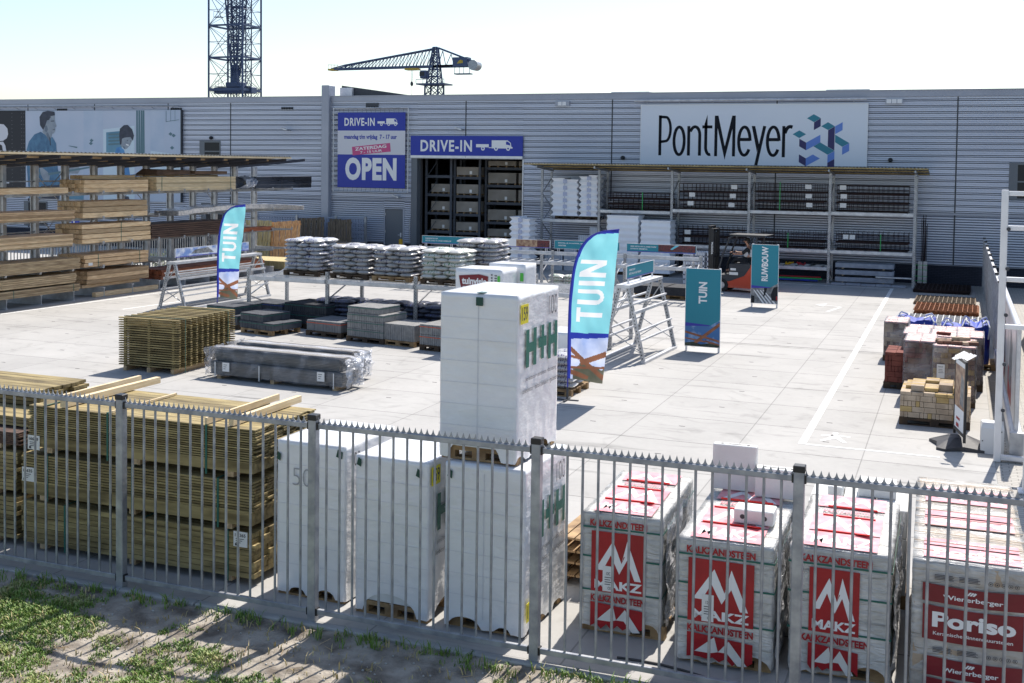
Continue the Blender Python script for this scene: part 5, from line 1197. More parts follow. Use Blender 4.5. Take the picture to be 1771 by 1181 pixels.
# ---------------------------------------------------------------- white consumer boxes
BH = 1.30
def wbox(label, x, y, w, d, h, rz, printed=False, seed=1, z0=0):
    t = thing("white_pallet_box", label, "wrapped box", (x, y, z0+.131), rz, "white wrapped pallet boxes"); H = h-.131
    m = MB(); m.bbox(-w/2+.01, w/2-.01, -d/2+.01, d/2-.01, 0, H-.01, .01); m.build("carton", "white_paint", t)
    wrap_shell(w, d, -.05, H, (), seed, nr=40, nv=16, amp=.01).build("wrap", "wrap_white", t)
    pallet(x, y, z0, rz, w-.02 if w < 1.15 else 1.15, 1.0, "pallet under the "+label.split(",")[0].replace(" in front of the bag rack", ""))
    if printed:
        m = MB(); m.M = T(-w/2, -d/2-.016, 0); poly(m, [(.10, H-.17), (.62, H-.12), (.86, H-.16), (.85, H-.26), (.90, H-.34), (.86, H-.50), (.55, H-.52), (.20, H-.54), (.14, H-.38)], -.003); s = m.build("red_badge", "poriso_red", t)
        m = MB(); m.M = T(-w/2, -d/2-.016, 0); put_text(m, "tuinvisie", .18, .82, H-.37, H-.21, -.006, .04); put_text(m, "goed voor onze tuin", .20, .80, H-.45, H-.40, -.006, .01); m.build("lettering", "letter_white", s)
        m = MB(); m.M = T(-w/2, -d/2-.016, 0)
        for k in range(4): hrect(m, .93, .97, H-.14-k*.07, H-.10-k*.07, -.003); hrect(m, 1.02, 1.08, H-.15-k*.06, H-.12-k*.06, -.003)
        m.build("print", "hh_grey", t)
    return t
t1 = wbox("white wrapped box with a dark red badge in front of the bag rack", -10.43, 25.15, 1.20, .90, 1.97, R(-2), True, 51)
t2 = wbox("white wrapped box with a lime sticker, right behind the badged one", -10.10, 26.03, .96, .70, 2.03, R(-2), False, 52)
m = MB(); m.box(.36, .44, -.39, -.38, 1.5, 1.7); m.build("lime_sticker", "green_banner", t2); m = MB(); m.box(.50, .56, -.48, -.47, 1.5, 1.7); m.build("lime_sticker", "green_banner", t1)
wbox("white wrapped box low down, seen between the tall stack and the front flag", -7.4, 22.6, .95, .9, 1.0, R(0), False, 53)
# ================================================================ PAVER PACKS
def pavers(label, x, y, rz, tiers, mat, strap, plt, pw, pd, dark=False, seed=1):
    pallet(x, y, 0, rz, pw, pd, plt, dark); t = thing("paver_pack", label, "paver pack", (x, y, .131), rz, "packs of concrete pavers"); r = random.Random(seed); z = .003
    for (w, d, ox, oy, h, nx, ny) in tiers:
        m = MB()
        for i in range(nx):
            for j in range(ny):
                a = ox-w/2+i*w/nx; b = oy-d/2+j*d/ny; e = r.uniform(-.004, .004); m.bbox(a+.003, a+w/nx-.002, b+.003+e, b+d/ny-.002+e, z, z+h-.006, .006)
        m.build("pavers", mat, t)
        if strap:
            m = MB(); zz = z+h*.72; e = .008; x0, x1, y0, y1 = ox-w/2-e, ox+w/2+e, oy-d/2-e, oy+d/2+e
            for q in ((x0, x1, y0, y0+.003), (x0, x1, y1-.003, y1), (x0, x0+.003, y0, y1), (x1-.003, x1, y0, y1)): m.box(*q, zz, zz+.014)
            m.build("strap", strap, t)
        z += h
    return t
pavers("black paver pack half hidden behind the green panel pack", -18.0, 25.9, R(-8), [(1.2, 1.2, 0, 0, .25, 20, 3), (.95, 1.1, -.05, 0, .22, 16, 3)], "paver_dark", "strap_green", "pallet under the half hidden black pavers", 1.15, 1.0, True, 1)
pavers("dark paver pack with a lighter half top layer, nearest on the left", -16.55, 25.35, R(-14), [(1.25, 1.0, 0, 0, .19, 22, 3), (.85, .95, -.2, 0, .20, 15, 3)], "paver_dark", "strap_green", "light pallet under the nearest dark pavers", 1.15, 1.0, False, 2)
pavers("very dark wide paver pack under the left part of the bag rack", -16.0, 26.75, R(-8), [(1.45, 1.1, 0, 0, .30, 20, 4), (1.4, 1.05, 0, 0, .24, 20, 4)], "paver_black", "strap_green", "pallet under the very dark pavers", 1.15, 1.0, True, 3)
pavers("long dark slab pack at the back left under the rack", -17.6, 27.2, R(-8), [(1.3, .9, 0, 0, .22, 14, 2), (1.25, .9, 0, 0, .20, 14, 2)], "paver_dark", "strap_blue", "pallet under the back left slab pack", 1.15, 1.0, True, 31)
pavers("low bluish paver pack with orange and blue straps", -14.85, 25.75, R(-9), [(1.10, 1.0, 0, 0, .27, 22, 3)], "paver_mid", "strap_orange", "pallet under the low bluish paver pack", 1.15, 1.0, True, 4)
pavers("tallest light grey paver pack with a stepped top", -13.45, 25.35, R(-9), [(1.10, 1.0, 0, 0, .20, 20, 4), (1.10, 1.0, 0, 0, .20, 20, 4), (1.10, 1.0, 0, 0, .18, 20, 4), (.95, .9, -.08, -.02, .17, 18, 4)], "paver_grey", "strap_green", "pallet under the tallest grey paver pack", 1.15, 1.0, True, 5)
pavers("light grey kerb stone pack standing on end, second from the right", -12.50, 25.20, R(-9), [(.98, .9, 0, 0, .40, 18, 1)], "paver_grey", None, "pallet under the grey kerb stones", .98, .9, False, 6)
pavers("grey kerb stone pack with two orange straps beside the tall white stack", -11.30, 24.85, R(-9), [(.98, .9, 0, 0, .25, 16, 1), (.98, .9, 0, 0, .24, 16, 1)], "paver_grey", "strap_orange", "pallet under the orange strapped kerb stones", .98, .9, True, 7)
pavers("low dark striped paver pack behind the light kerb stones", -12.2, 26.3, R(-8), [(1.5, .9, 0, 0, .25, 26, 3)], "paver_dark", None, "pallet under the low striped pavers", 1.15, 1.0, True, 8)
# ================================================================ BANNER RACK (rear yard rack)
t = thing("banner_rack", "long low galvanised rack with printed banners along its top beam", "rack", (0, 0, 0))
xs = [-18.25, -15.75, -13.15, -10.55, -7.95]; rackposts(t, xs, 36.6, 37.7, 1.36, 1.46)
for a, b in zip(xs, xs[1:]):
    for y, z in ((36.56, 1.06), (37.74, 1.30)):
        m = MB(); m.bbox(a+.05, b-.05, y-.025, y+.025, z, z+.12, .01); m.box(a+.05, b-.05, y-.032, y+.032, z+.05, z+.066); m.build("beam", "galv_light", t)
    m = MB()
    for k in range(8): x = a+.2+k*(b-a-.4)/7; m.box(x-.03, x+.03, 36.6, 37.7, 1.15, 1.165)
    m.build("support_bar", "galv_light", t)
def banner(label, loc, rz, w, h, kind, legs=3, name="rack_banner"):
    t = thing(name, label, "banner", loc, rz, "banners on the racks"); m = MB(); m.box(0, w, -.012, .012, 0, h); m.build("panel", "alu", t)
    m = MB(); mats = ["teal", "green_banner", "photo_tan", "photo_roof", "flag_blue", "cloud_white", "photo_grey", "letter_white", "teal_light"]
    yy = -.014
    def L2(a, b, x1): put_text(m, a, .14, x1, h*.58, h*.74, yy-.006, .02); (put_text(m, b, .14, .14+(x1-.14)*len(b)/len(a)*1.0, h*.30, h*.46, yy-.006, .02) if b else None)
    if kind == "teal": m.mi = 0; hrect(m, .01, w-.12, .02, h-.01, yy); m.mi = 4; hrect(m, .01, w-.12, .01, .03, yy-.001); m.mi = 7; L2("INSPIRATIE OP", "BESTEL SNEL IN ONZE WEBSHOP", w*.27)
    elif kind == "green": m.mi = 7; hrect(m, .01, w-.01, .01, h-.01, yy); m.mi = 1; poly(m, [(.01, .03), (w*.24, .03), (w*.30, h*.3), (w*.30, h-.01), (.01, h-.01)], yy-.001); m.mi = 2; hrect(m, w*.48, w*.80, .02, h-.01, yy-.001); m.mi = 3; hrect(m, w*.80, w-.02, .02, h-.01, yy-.001); m.mi = 4; hrect(m, .01, w-.01, .005, .025, yy-.002); m.mi = 7; L2("KLAAR VOOR ELKE", "BUITENKLUS", w*.24)
    elif kind == "mix": m.mi = 0; hrect(m, .01, w-.01, .02, h-.01, yy); m.mi = 3; hrect(m, w*.46, w-.03, .04, h-.01, yy-.001); m.mi = 8; poly(m, [(w*.70, h-.02), (w*.76, h-.02), (w*.66, h*.4), (w*.63, h*.45)], yy-.002); m.mi = 4; hrect(m, .01, w-.02, .005, .03, yy-.002); m.mi = 7; L2("MEER WETEN VAN AL ONZE DAKEN?", "BOVENSTE VERDIEPING", w*.43)
    elif kind == "full": m.mi = 0; hrect(m, .01, w-.01, .01, h-.01, yy); m.mi = 7; L2("BESTEL JE KLAPPER, BEZORG SAMEN DEZE", "WINTER", w*.8)
    elif kind == "photo": m.mi = 5; hrect(m, .01, w-.01, .03, h-.01, yy); m.mi = 6; poly(m, [(w*.2, h*.3), (w*.5, h*.25), (w*.42, h*.85), (w*.25, h*.7)], yy-.001); m.mi = 0; hrect(m, w*.55, w*.60, .05, h-.02, yy-.001); m.mi = 6; hrect(m, w*.78, w*.9, .06, h-.04, yy-.001); m.mi = 4; hrect(m, .01, w-.01, .005, .03, yy-.001)
    used = sorted(set(m.m)); rm = {k: i for i, k in enumerate(used)}; m.m = [rm[k] for k in m.m]; m.build("print", [mats[k] for k in used], t)
    m = MB()
    for k in range(legs):
        x = .15+k*(w-.3)/(legs-1)
        for dx in (-.03, .03): m.box(x+dx-.008, x+dx+.008, -.01, .01, -.10, 0)
    m.build("bracket", "alu", t); return t
banner("long teal banner at the left end of the rear rack", (-18.2, 37.74, 1.53), 0, 2.35, .28, "teal")
banner("banner with a green tag and hand photo on the rear rack", (-15.7, 37.74, 1.53), 0, 2.45, .28, "green")
banner("teal banner partly hidden behind the front beach flag", (-13.1, 37.74, 1.53), 0, 2.35, .30, "full")
banner("teal banner with dark red roof tile photo at the right end of the rear rack", (-10.5, 37.74, 1.53), 0, 2.40, .28, "mix")
# ================================================================ TRESTLE RACKS
def trestle(label, x, y, L, foot, hgt, rz, group="A-shaped trestle racks"):
    t = thing("trestle_rack", label, "trestle rack", (x, y, 0), rz, group); fw = foot/2; tw = .10
    for k, yy in enumerate((0, L)):
        for s in (-1, 1):
            m = MB(); m.bar((s*fw, yy, 0), (s*tw, yy, hgt), .085, .06, (0, 1, 0)); p = m.build("leg", "galv", t)
            m = MB(); n = 22
            for q in range(n): u = (q+.5)/n; xx = s*(fw+(tw-fw)*u); m.box(xx-.012, xx+.012, yy-.032, yy-.0305, hgt*u-.016, hgt*u+.016)
            m.build("slots", "drain_dark", p)
        m = MB(); m.bar((-fw*.88, yy, hgt*.12), (fw*.50, yy, hgt*.40), .03, .02); m.bar((-fw*.68, yy+.02, hgt*.42), (fw*.85, yy+.02, hgt*.15), .03, .02); m.bar((-fw*.6, yy, hgt*.52), (fw*.2, yy, hgt*.9), .03, .02); m.build("cross_brace", "galv", t)
    m = MB(); m.box(-.16, .16, -.05, L+.05, hgt, hgt+.07); m.build("top_beam", "galv_light", t)
    for u in (.30, .42, .66, .78):
        for s in (-1, 1):
            xx = s*(fw+(tw-fw)*u); xx += s*.05; m = MB(); m.box(xx-.03, xx+.03, -.04, L+.04, hgt*u, hgt*u+.035 if u != .66 else hgt*u+.06); m.build("shelf_rail", "galv_light", t)
    for s in (-1, 1): m = MB(); m.box(s*fw-.05, s*fw+.05, -.05, L+.05, 0, .06); m.build("foot_beam", "galv_light", t)
    return t
trestle("A-shaped trestle rack on the open yard right of the front beach flag", -7.0, 24.95, 2.45, 1.02, 1.68, R(-3))
banner("short teal banner on top of the right trestle rack", (-6.98, 25.1, 1.86), R(87), 2.1, .30, "teal")
trestle("A-shaped trestle rack behind the green panel pack on the left", -21.7, 28.0, 4.2, .95, 1.34, R(-2))
banner("banner with a stone photo on top of the left trestle rack", (-21.68, 28.1, 1.52), R(88), 3.6, .28, "photo")
# ================================================================ BEACH FLAGS
def beach_flag(label, x, y, rz, sc, seed):
    t = thing("beach_flag", label, "flag", (x, y, 0), rz, "tall beach flags")
    pole = [(0, .0), (.0, .40), (.0, 1.3), (.015, 1.9), (.06, 2.35), (.13, 2.68), (.24, 2.93), (.40, 3.10), (.62, 3.20), (.95, 3.25)]
    def smooth(P, n=6):
        out = []
        for i in range(len(P)-1):
            p0, p1, p2, p3 = P[max(i-1, 0)], P[i], P[i+1], P[min(i+2, len(P)-1)]
            for k in range(n):
                u = k/n; out.append(tuple(.5*((2*p1[j])+(-p0[j]+p2[j])*u+(2*p0[j]-5*p1[j]+4*p2[j]-p3[j])*u*u+(-p0[j]+3*p1[j]-3*p2[j]+p3[j])*u**3) for j in (0, 1)))
        out.append(P[-1]); return out
    pp = smooth(pole); m = MB(); m.path([(a*sc, 0, b*sc) for a, b in pp], .014, 8); m.build("pole", "flag_blue", t)
    m = MB(); m.box(-.22, .22, -.02, .02, 0, .02); m.box(-.02, .02, -.22, .22, .02, .035); m.tube((0, 0, 0), (0, 0, .25), .022); m.build("foot", "dark_steel", t)
    def left(v):                                                      # pole x at height v
        for (a, b), (c, d) in zip(pp, pp[1:]):
            if b <= v <= d and d > b: return a+(c-a)*(v-b)/(d-b)
        return pp[-1][0] if v > pp[-1][1] else 0
    def right(v): return .68+.27*min(1, max(0, (v-.40)/2.8))**.9
    z0, z1, nv, nu = .42, 3.245, 230, 64
    def surf(u, v): return (u*sc, .035*math.sin(u*5.5+v*1.3+seed)*min(1, u*3)+.014*noise.noise(Vector((u*7, v*3.2, seed)))*min(1, u*6)+.008*math.sin(v*9+u*14), v*sc)
    P = []; 
    for j in range(nv+1):
        v = z0+(z1-z0)*j/nv; a, b = left(v), max(left(v)+.001, right(v)-(.0 if v < 3.0 else 0))
        if j == 0: v_ = lambda q: z0-.06*q+.02*math.sin(q*7)
        P.append([(a+(b-a)*i/nu, v+((-.05*i/nu) if j == 0 else 0)) for i in range(nu+1)])
    m = MB(); mats = ["flag_teal", "flag_edge", "flag_sky", "flag_beam", "flag_bush", "flag_letter"]; m.v = [surf(u, v) for row in P for u, v in row]
    def inside_strip(u, v, a, b, w): 
        ax, az, bx, bz = *a, *b; L = math.hypot(bx-ax, bz-az); s = ((u-ax)*(bx-ax)+(v-az)*(bz-az))/L/L; dd = abs((u-ax)*(bz-az)-(v-az)*(bx-ax))/L; return 0 <= s <= 1 and dd < w/2
    def letter(u, v):                                                 # printed word, reading upward
        a = (v-1.50)/1.16; b = 1-(u-.15-(v-1.5)*.07)/.49
        if not (0 <= a <= 1 and 0 <= b <= 1): return False
        if a < .23: return b > .84 or abs(a-.115) < .036
        if .285 < a < .525:
            c = .405; ro, ri = .12, .052
            if b > .28: return abs(a-c) > ri
            return ((a-c)/ro)**2+((b-.28)/.28)**2 < 1 and not ((a-c)/ri)**2+((b-.28)/.14)**2 < 1
        if .59 < a < .66: return True
        if a > .73: return a < .795 or a > .935 or abs((a-.762)-(1-b)*.206) < .04
        return False
    for j in range(nv):
        for i in range(nu):
            a = j*(nu+1)+i; u, v = P[j][i]; u += .01; q = 0; zc = 1.28+.03*u
            if v < zc: q = 1 if v > zc-.07-.05*(1-u) else 2
            if v < zc-.08:
                if inside_strip(u, v, (0, 1.02), (.75, .42), .085) or inside_strip(u, v, (.25, .72), (.75, .92), .10) or inside_strip(u, v, (0, .62), (.75, .66), .045) or inside_strip(u, v, (0, .56), (.4, .44), .09) or inside_strip(u, v, (0, .84), (.3, .80), .05): q = 3
                elif v < .62+.13*math.exp(-((u-.35)/.16)**2)+.03*noise.noise(Vector((u*20, v*20, 1))) and u > .1: q = 4
            if u-left(min(v, 3.2)) < .058 or v > 3.175-.12*max(0, .95-u)**1.5: q = 1
            if letter(u, v): q = 5
            m.f.append((a, a+1, a+nu+2, a+nu+1)); m.m.append(q); m.sm.append(True)
    cl = m.build("cloth", mats, t)
beach_flag("front beach flag reading TUIN, beside the tall white block stack", -6.78, 20.4, R(2), 1.0, 1)
beach_flag("rear beach flag reading TUIN, in front of the timber racks on the left", -20.36, 28.35, R(4), .97, 5)
# ================================================================ STANDING BOARDS
def stand_board(label, x, y, rz, word, tz0, tz1, photo):
    t = thing("standing_board", label, "sign board", (x, y, 0), rz, "teal standing boards on the yard"); w, h = .86, 1.88
    for xx in (.035, w-.035):
        m = MB(); m.box(xx-.022, xx+.022, .0, .05, 0, .14+h); m.build("leg", "alu", t)
    m = MB(); m.box(.03, .09, -.35, .35, 0, .02) if False else m.box(0, w, .0, .05, .0, .004); m.build("base_plate", "alu", t)
    m = MB(); m.box(0, w, -.025, .0, .12, .12+h); m.build("panel", "letter_white", t)
    mats = ["teal", "flag_blue", "photo_sky", "photo_wood", "photo_dark", "photo_grey", "letter_white", "shirt_black", "makz_red"]; m = MB(); y_ = -.028; zb = .13; zs = .12+h*.31
    m.mi = 0; poly(m, [(.01, zs-.02), (w*.72, zs-.06), (w-.01, zs+.08), (w-.01, .11+h), (.01, .11+h)], y_)
    m.mi = 1; poly(m, [(.01, zs-.10), (w*.7, zs-.07), (w*.72, zs-.05), (.01, zs-.01)], y_-.002)
    if photo == "beams":
        m.mi = 2; hrect(m, .01, w-.01, zb, zs+.06, y_+.001); m.mi = 3
        poly(m, [(.2, zb+.08), (w-.01, zs+.03), (w-.01, zs-.06), (.28, zb+.05)], y_-.003); poly(m, [(.01, zb+.36), (.01, zb+.31), (w-.01, zb+.12), (w-.01, zb+.17)], y_-.0035); poly(m, [(.01, zb+.20), (.01, zb+.17), (.5, zb+.10), (.5, zb+.14)], y_-.0036); poly(m, [(.5, zb+.12), (w-.01, zb+.02), (w-.01, zb+.08), (.5, zb+.16)], y_-.0037)
        m.mi = 4; poly(m, [(.01, zb), (w-.01, zb), (w-.01, zb+.05), (.6, zb+.09), (.4, zb+.05), (.2, zb+.10), (.01, zb+.07)], y_-.004)
    else:
        m.mi = 5; hrect(m, .01, w-.01, zb, zs+.06, y_+.001); m.mi = 6
        for k in range(4): poly(m, [(.08+k*.1, zs-.15), (.11+k*.1, zs-.15), (.45+k*.12, zb), (.38+k*.12, zb)], y_-.003)
        m.mi = 7; poly(m, [(.44, zb+.24), (.50, zb+.40), (.52, zs-.08), (.42, zs-.08), (.42, zb+.4), (.40, zb+.2)], y_-.004); poly(m, [(.66, zb+.1), (.84, zb+.1), (.85, zs-.02), (.72, zs-.05), (.64, zb+.3)], y_-.004); poly(m, [(.01, zb), (.12, zb), (.12, zb+.22), (.01, zb+.24)], y_-.004); m.mi = 8; poly(m, [(.80, zb+.12), (.85, zb+.12), (.85, zb+.25), (.80, zb+.24)], y_-.005)
    m.mi = 6; put_text(m, word, w*.38, w*.62, tz0, tz1, y_-.006, .035, rotz=90)
    used = sorted(set(m.m)); rm = {k: i for i, k in enumerate(used)}; m.m = [rm[k] for k in m.m]; m.build("print", [mats[k] for k in used], t); return t
stand_board("teal standing board reading TUIN, between the trestle and the white line", -6.08, 27.2, R(-2), "TUIN", 1.16, 1.68, "beams")
stand_board("teal standing board reading RUWBOUW beside the forklift", -6.12, 36.8, R(-2), "RUWBOUW", .84, 1.94, "work")
# ================================================================ PEOPLE helper
def skinned(name, joints, edges, mat, parent, sub=1, root=0):
    me = bpy.data.meshes.new(name); me.from_pydata([j[:3] for j in joints], edges, []); me.materials.append(MATS[mat]); o = bpy.data.objects.new(name, me); COL.objects.link(o); o.parent = parent
    o.modifiers.new("skin", 'SKIN'); o.data.skin_vertices  # layer made by the modifier
    lay = me.skin_vertices[0].data if me.skin_vertices else None
    if lay:
        for i, j in enumerate(joints): lay[i].radius = (j[3], j[3])
        lay[root].use_root = True
    s = o.modifiers.new("sub", 'SUBSURF'); s.levels = s.render_levels = sub
    for m_ in o.modifiers:
        if m_.type == 'SKIN': m_.use_smooth_shade = True
    return o
# ================================================================ FORKLIFT
fk = thing("forklift", "dark and red counterbalance forklift parked by the steel rack, facing left", "forklift", (-7.15, 41.2, 0), R(-8))
# local: x = backwards (+), forks at -x
m = MB()
body = [(-.95, .18), (-.95, .62), (-.35, .68), (.15, .95), (.45, 1.05), (.95, 1.02), (1.10, .80), (1.12, .35), (.98, .18)]
m.prism([(-.78, .16), (1.05, .16), (1.16, .40), (1.12, .86), (.92, 1.0), (.42, 1.0), (.22, .70), (-.30, .52), (-.80, .46)], -.48, .48); b_ = m.build("body", "forklift_red", fk)
m = MB(); m.prism([(-.88, .30), (-.30, .40), (.20, .60), (.42, .92), (.40, 1.04), (-.35, 1.0), (-.36, .62), (-.88, .58)], -.50, .50); m.build("battery_cover", "forklift_dark", fk)
m = MB(); m.box(-.34, -.02, -.505, -.50, .62, .72); m.box(-.30, -.10, -.505, -.50, .78, .86); m.build("plate", "label_paper", fk)
m = MB(); m.M = T(0, -.485, 0); put_text(m, "45", -.62, -.50, .30, .37, -.002, .03); m.build("model_number", "letter_white", fk)
for x, rr_ in ((-.62, .24), (.82, .22)):
    for s in (-1, 1):
        m = MB(); m.tube((x, s*.36, rr_), (x, s*.51, rr_), rr_, 20); w_ = m.build("wheel", "tyre", fk); m = MB(); m.tube((x, s*.37, rr_), (x, s*.515, rr_), rr_*.5, 14); m.build("rim", "galv", w_)
m = MB()
for s in (-1, 1):
    y = s*.44; m.path([(-.80, y, .55), (-.62, y, 1.3), (-.38, y, 1.92), (-.22, y, 2.02), (.85, y, 2.02)], .035, 8); m.tube((.55, y, 1.0), (.62, y, 2.0), .035, 8)
    m.path([(-.50, y, .70), (-.2, y, 1.05), (.1, y, 1.42), (.22, y, 2.0)], .02, 6) if s > 0 else None
m.build("overhead_guard", "forklift_dark", fk)
m = MB(); m.box(-.38, .95, -.50, .50, 2.03, 2.06)
for k in range(8): m.box(-.34+k*.16, -.30+k*.16, -.46, .46, 2.0, 2.03)
m.build("roof", "forklift_dark", fk)
m = MB()
for s in (-1, 1): m.box(-1.10, -1.00, s*.30-.05, s*.30+.05, .08, 2.22); m.box(-1.22, -1.13, s*.22-.04, s*.22+.04, .10, 2.30)
m.box(-1.12, -1.0, -.32, .32, 2.14, 2.22); m.box(-1.24, -1.12, -.26, .26, 2.26, 2.32); m.box(-1.12, -1.02, -.3, .3, 1.2, 1.28); m.tube((-1.05, 0, .2), (-1.05, 0, 2.1), .04, 8); m.tube((-1.08, .14, .2), (-1.08, .14, 2.0), .02, 6); m.tube((-1.08, -.14, .2), (-1.08, -.14, 2.0), .02, 6); m.build("mast", "black_cap", fk)
m = MB(); m.M = T(-1.10, -.352, 1.0); put_text(m, "TOYOTA", .02, .09, .30, .75, -.002, .03, rotz=90); m.build("lettering", "letter_white", fk)
m = MB(); m.box(-1.32, -1.26, -.45, .45, .10, .62)
for s in (-1, 1): m.box(-2.15, -1.26, s*.25-.05, s*.25+.05, .09, .13)
m.build("forks", "dark_steel", fk)
m = MB(); m.bbox(-.05, .45, -.25, .25, .98, 1.10, .03); m.bbox(.38, .50, -.25, .25, 1.08, 1.62, .04); m.build("seat", "black_cap", fk)
m = MB(); c_ = Vector((-.42, 0, 1.30)); pts = [(c_.x+.16*math.cos(a)*.6, .17*math.sin(a), c_.z+.16*math.cos(a)*.8) for a in [2*math.pi*i/16 for i in range(17)]]; m.path(pts, .012, 6); m.tube((-.62, 0, .9), tuple(c_), .025, 8); m.build("steering_wheel", "black_cap", fk)
# driver
dr = thing("person", "forklift driver in a black and white shirt, seated, hands on the steering wheel", "person", (-7.15, 41.2, 0), R(-8))
J = [(.22, 0, 1.16, .13), (.24, 0, 1.36, .13), (.20, 0, 1.54, .12), (.18, 0, 1.62, .055), (.15, 0, 1.70, .055), (.12, 0, 1.78, .088), (.10, 0, 1.86, .080),
     (.20, .18, 1.54, .055), (.02, .24, 1.36, .042), (-.26, .13, 1.38, .034), (-.36, .13, 1.42, .03), (.20, -.18, 1.54, .055), (.02, -.24, 1.36, .042), (-.26, -.14, 1.34, .034), (-.36, -.15, 1.36, .03),
     (.20, .10, 1.12, .085), (-.28, .12, 1.14, .065), (-.45, .12, .76, .048), (-.60, .12, .72, .035), (.20, -.10, 1.12, .085), (-.28, -.12, 1.14, .065), (-.45, -.12, .76, .048), (-.60, -.12, .72, .035)]
E_ = [(0, 1), (1, 2), (2, 3), (3, 4), (4, 5), (5, 6), (2, 7), (7, 8), (8, 9), (9, 10), (2, 11), (11, 12), (12, 13), (13, 14), (0, 15), (15, 16), (16, 17), (17, 18), (0, 19), (19, 20), (20, 21), (21, 22)]
skinned("body", J, E_, "skin", dr)
def sub(idx, grow): 
    ids = sorted(idx); mp = {a: i for i, a in enumerate(ids)}; return [(*J[a][:3], J[a][3]+grow) for a in ids], [(mp[a], mp[b]) for a, b in E_ if a in mp and b in mp]
j_, e_ = sub({0, 1, 2, 7, 8, 11, 12}, .014); skinned("shirt", j_, e_, "shirt_black", dr)
j_, e_ = sub({0, 15, 16, 17, 19, 20, 21}, .012); skinned("trousers", j_, e_, "shirt_black", dr)
m = MB(); m.ell((.14, 0, 1.86), .105, .095, .085); m.ell((.19, 0, 1.80), .07, .085, .09); m.build("hair", "hair", dr)
m = MB(); m.box(.28, .36, -.14, .14, 1.26, 1.52); m.ell((.14, -.12, 1.36), .10, .05, .12); m.build("white_shirt_panel", "shirt_white", dr)
m = MB(); m.ell((.02, 0, 1.80), .03, .015, .02); m.build("nose", "skin", dr)
for s in (-1, 1):
    m = MB()
    for k in range(4): m.path([(-.36, s*(.12+.022*k), 1.40), (-.42, s*(.12+.022*k), 1.41), (-.44, s*(.12+.022*k), 1.375)], .010, 6)
    m.path([(-.33, s*.11, 1.39), (-.37, s*.10, 1.43)], .011, 6); m.build("fingers", "skin", dr)
# ================================================================ CANTILEVER TIMBER RACK (left)
cr = thing("cantilever_rack", "tall cantilever timber rack with corrugated canopy on the left of the yard", "rack", (0, 0, 0))
PX = -27.35; ys = [24.5+1.29*i for i in range(13)]; LV = [.30, .97, 1.73, 2.54, 3.36]
def xf(y): return -26.0+(y-26)*.055
for i, y in enumerate(ys):
    px_ = PX+(y-26)*.03
    m = MB(); m.box(px_-.10, px_+.10, y-.012, y+.012, 0, 4.2); m.box(px_-.11, px_-.09, y-.07, y+.07, 0, 4.2); m.box(px_+.09, px_+.11, y-.07, y+.07, 0, 4.2); m.build("post", "galv_light", cr)
    m = MB(); m.box(px_, xf(y)+.15, y-.01, y+.01, .02, .28); m.box(px_, xf(y)+.15, y-.05, y+.05, .28, .30); m.box(px_, xf(y)+.15, y-.05, y+.05, 0, .02); m.build("base_beam", "galv_light", cr)
    for z in LV[1:]:
        m = MB(); X0, X1 = px_+.1, xf(y)+.12
        m.add([(X0, y-.045, z-.16), (X1, y-.045, z-.05), (X1, y-.045, z), (X0, y-.045, z), (X0, y+.045, z-.16), (X1, y+.045, z-.05), (X1, y+.045, z), (X0, y+.045, z)], [(0, 1, 2, 3), (7, 6, 5, 4), (0, 4, 5, 1), (3, 2, 6, 7), (1, 5, 6, 2)]); m.box(X1-.01, X1+.012, y-.04, y+.04, z-.02, z+.06); m.build("arm", "galv", cr)
for i in range(0, 12, 3):
    m = MB(); y0, y1 = ys[i], ys[i+1]; x_ = PX+(y0-26)*.03-.05
    for k in range(3): z = .4+k*1.25; m.tube((x_, y0, z), (x_, y1, z+1.1), .014, 6); m.tube((x_, y1, z), (x_, y0, z+1.1), .014, 6)
    m.build("cross_brace", "galv", cr)
for y0, y1 in zip(ys, ys[1:]):
    m = MB()
    for z in (.55, 2.1, 3.7): m.bar((PX+(y0-26)*.03, y0, z), (PX+(y1-26)*.03, y1, z), .04)
    m.build("tie", "galv", cr)
# canopy
m = MB(); n = 420; ya, yb = 21.5, 38.9; vs = []
for i in range(n+1):
    y = ya+(yb-ya)*i/n; dz = .018*math.sin(i*math.pi/2); xo = (y-26)*.045
    vs += [(-25.0+xo*.9, y, 4.62+dz), (-28.6+xo, y, 4.30+dz)]
m.add(vs, [(2*i, 2*i+2, 2*i+3, 2*i+1) for i in range(n)]); m.build("canopy_sheet", "canopy_grey", cr) if "canopy_grey" in MATS else None
pm("canopy_grey", (.17, .17, .165), (.23, .23, .22), 2, .5, .3); m.build("canopy_sheet", "canopy_grey", cr)
m = MB(); m.add([(-25.0+(ya-26)*.04, ya, 4.54), (-25.0+(yb-26)*.04, yb, 4.54), (-25.0+(yb-26)*.04, yb, 4.60), (-25.0+(ya-26)*.04, ya, 4.60), (-25.05+(ya-26)*.04, ya, 4.54), (-25.05+(yb-26)*.04, yb, 4.54), (-25.05+(yb-26)*.04, yb, 4.60), (-25.05+(ya-26)*.04, ya, 4.60)], [(0, 1, 2, 3), (7, 6, 5, 4), (0, 4, 5, 1), (3, 2, 6, 7)]); m.build("canopy_fascia", "wood_light", cr)
for y in ys:
    m = MB(); o_ = (y-26)*.04; m.bar((-25.1+o_, y, 4.50), (-28.6+o_, y, 4.16), .06, .11); m.build("rafter", "gap_shade_dark", cr)  # borrows the near-black made for the wall recesses
m = MB()
for x, z in ((-25.9, 4.47), (-26.8, 4.38), (-27.7, 4.30), (-28.5, 4.22)): m.bar((x+(ya-26)*.04, ya, z), (x+(yb-26)*.04, yb, z), .06, .07)
m.build("purlins", "wood_weather", cr)
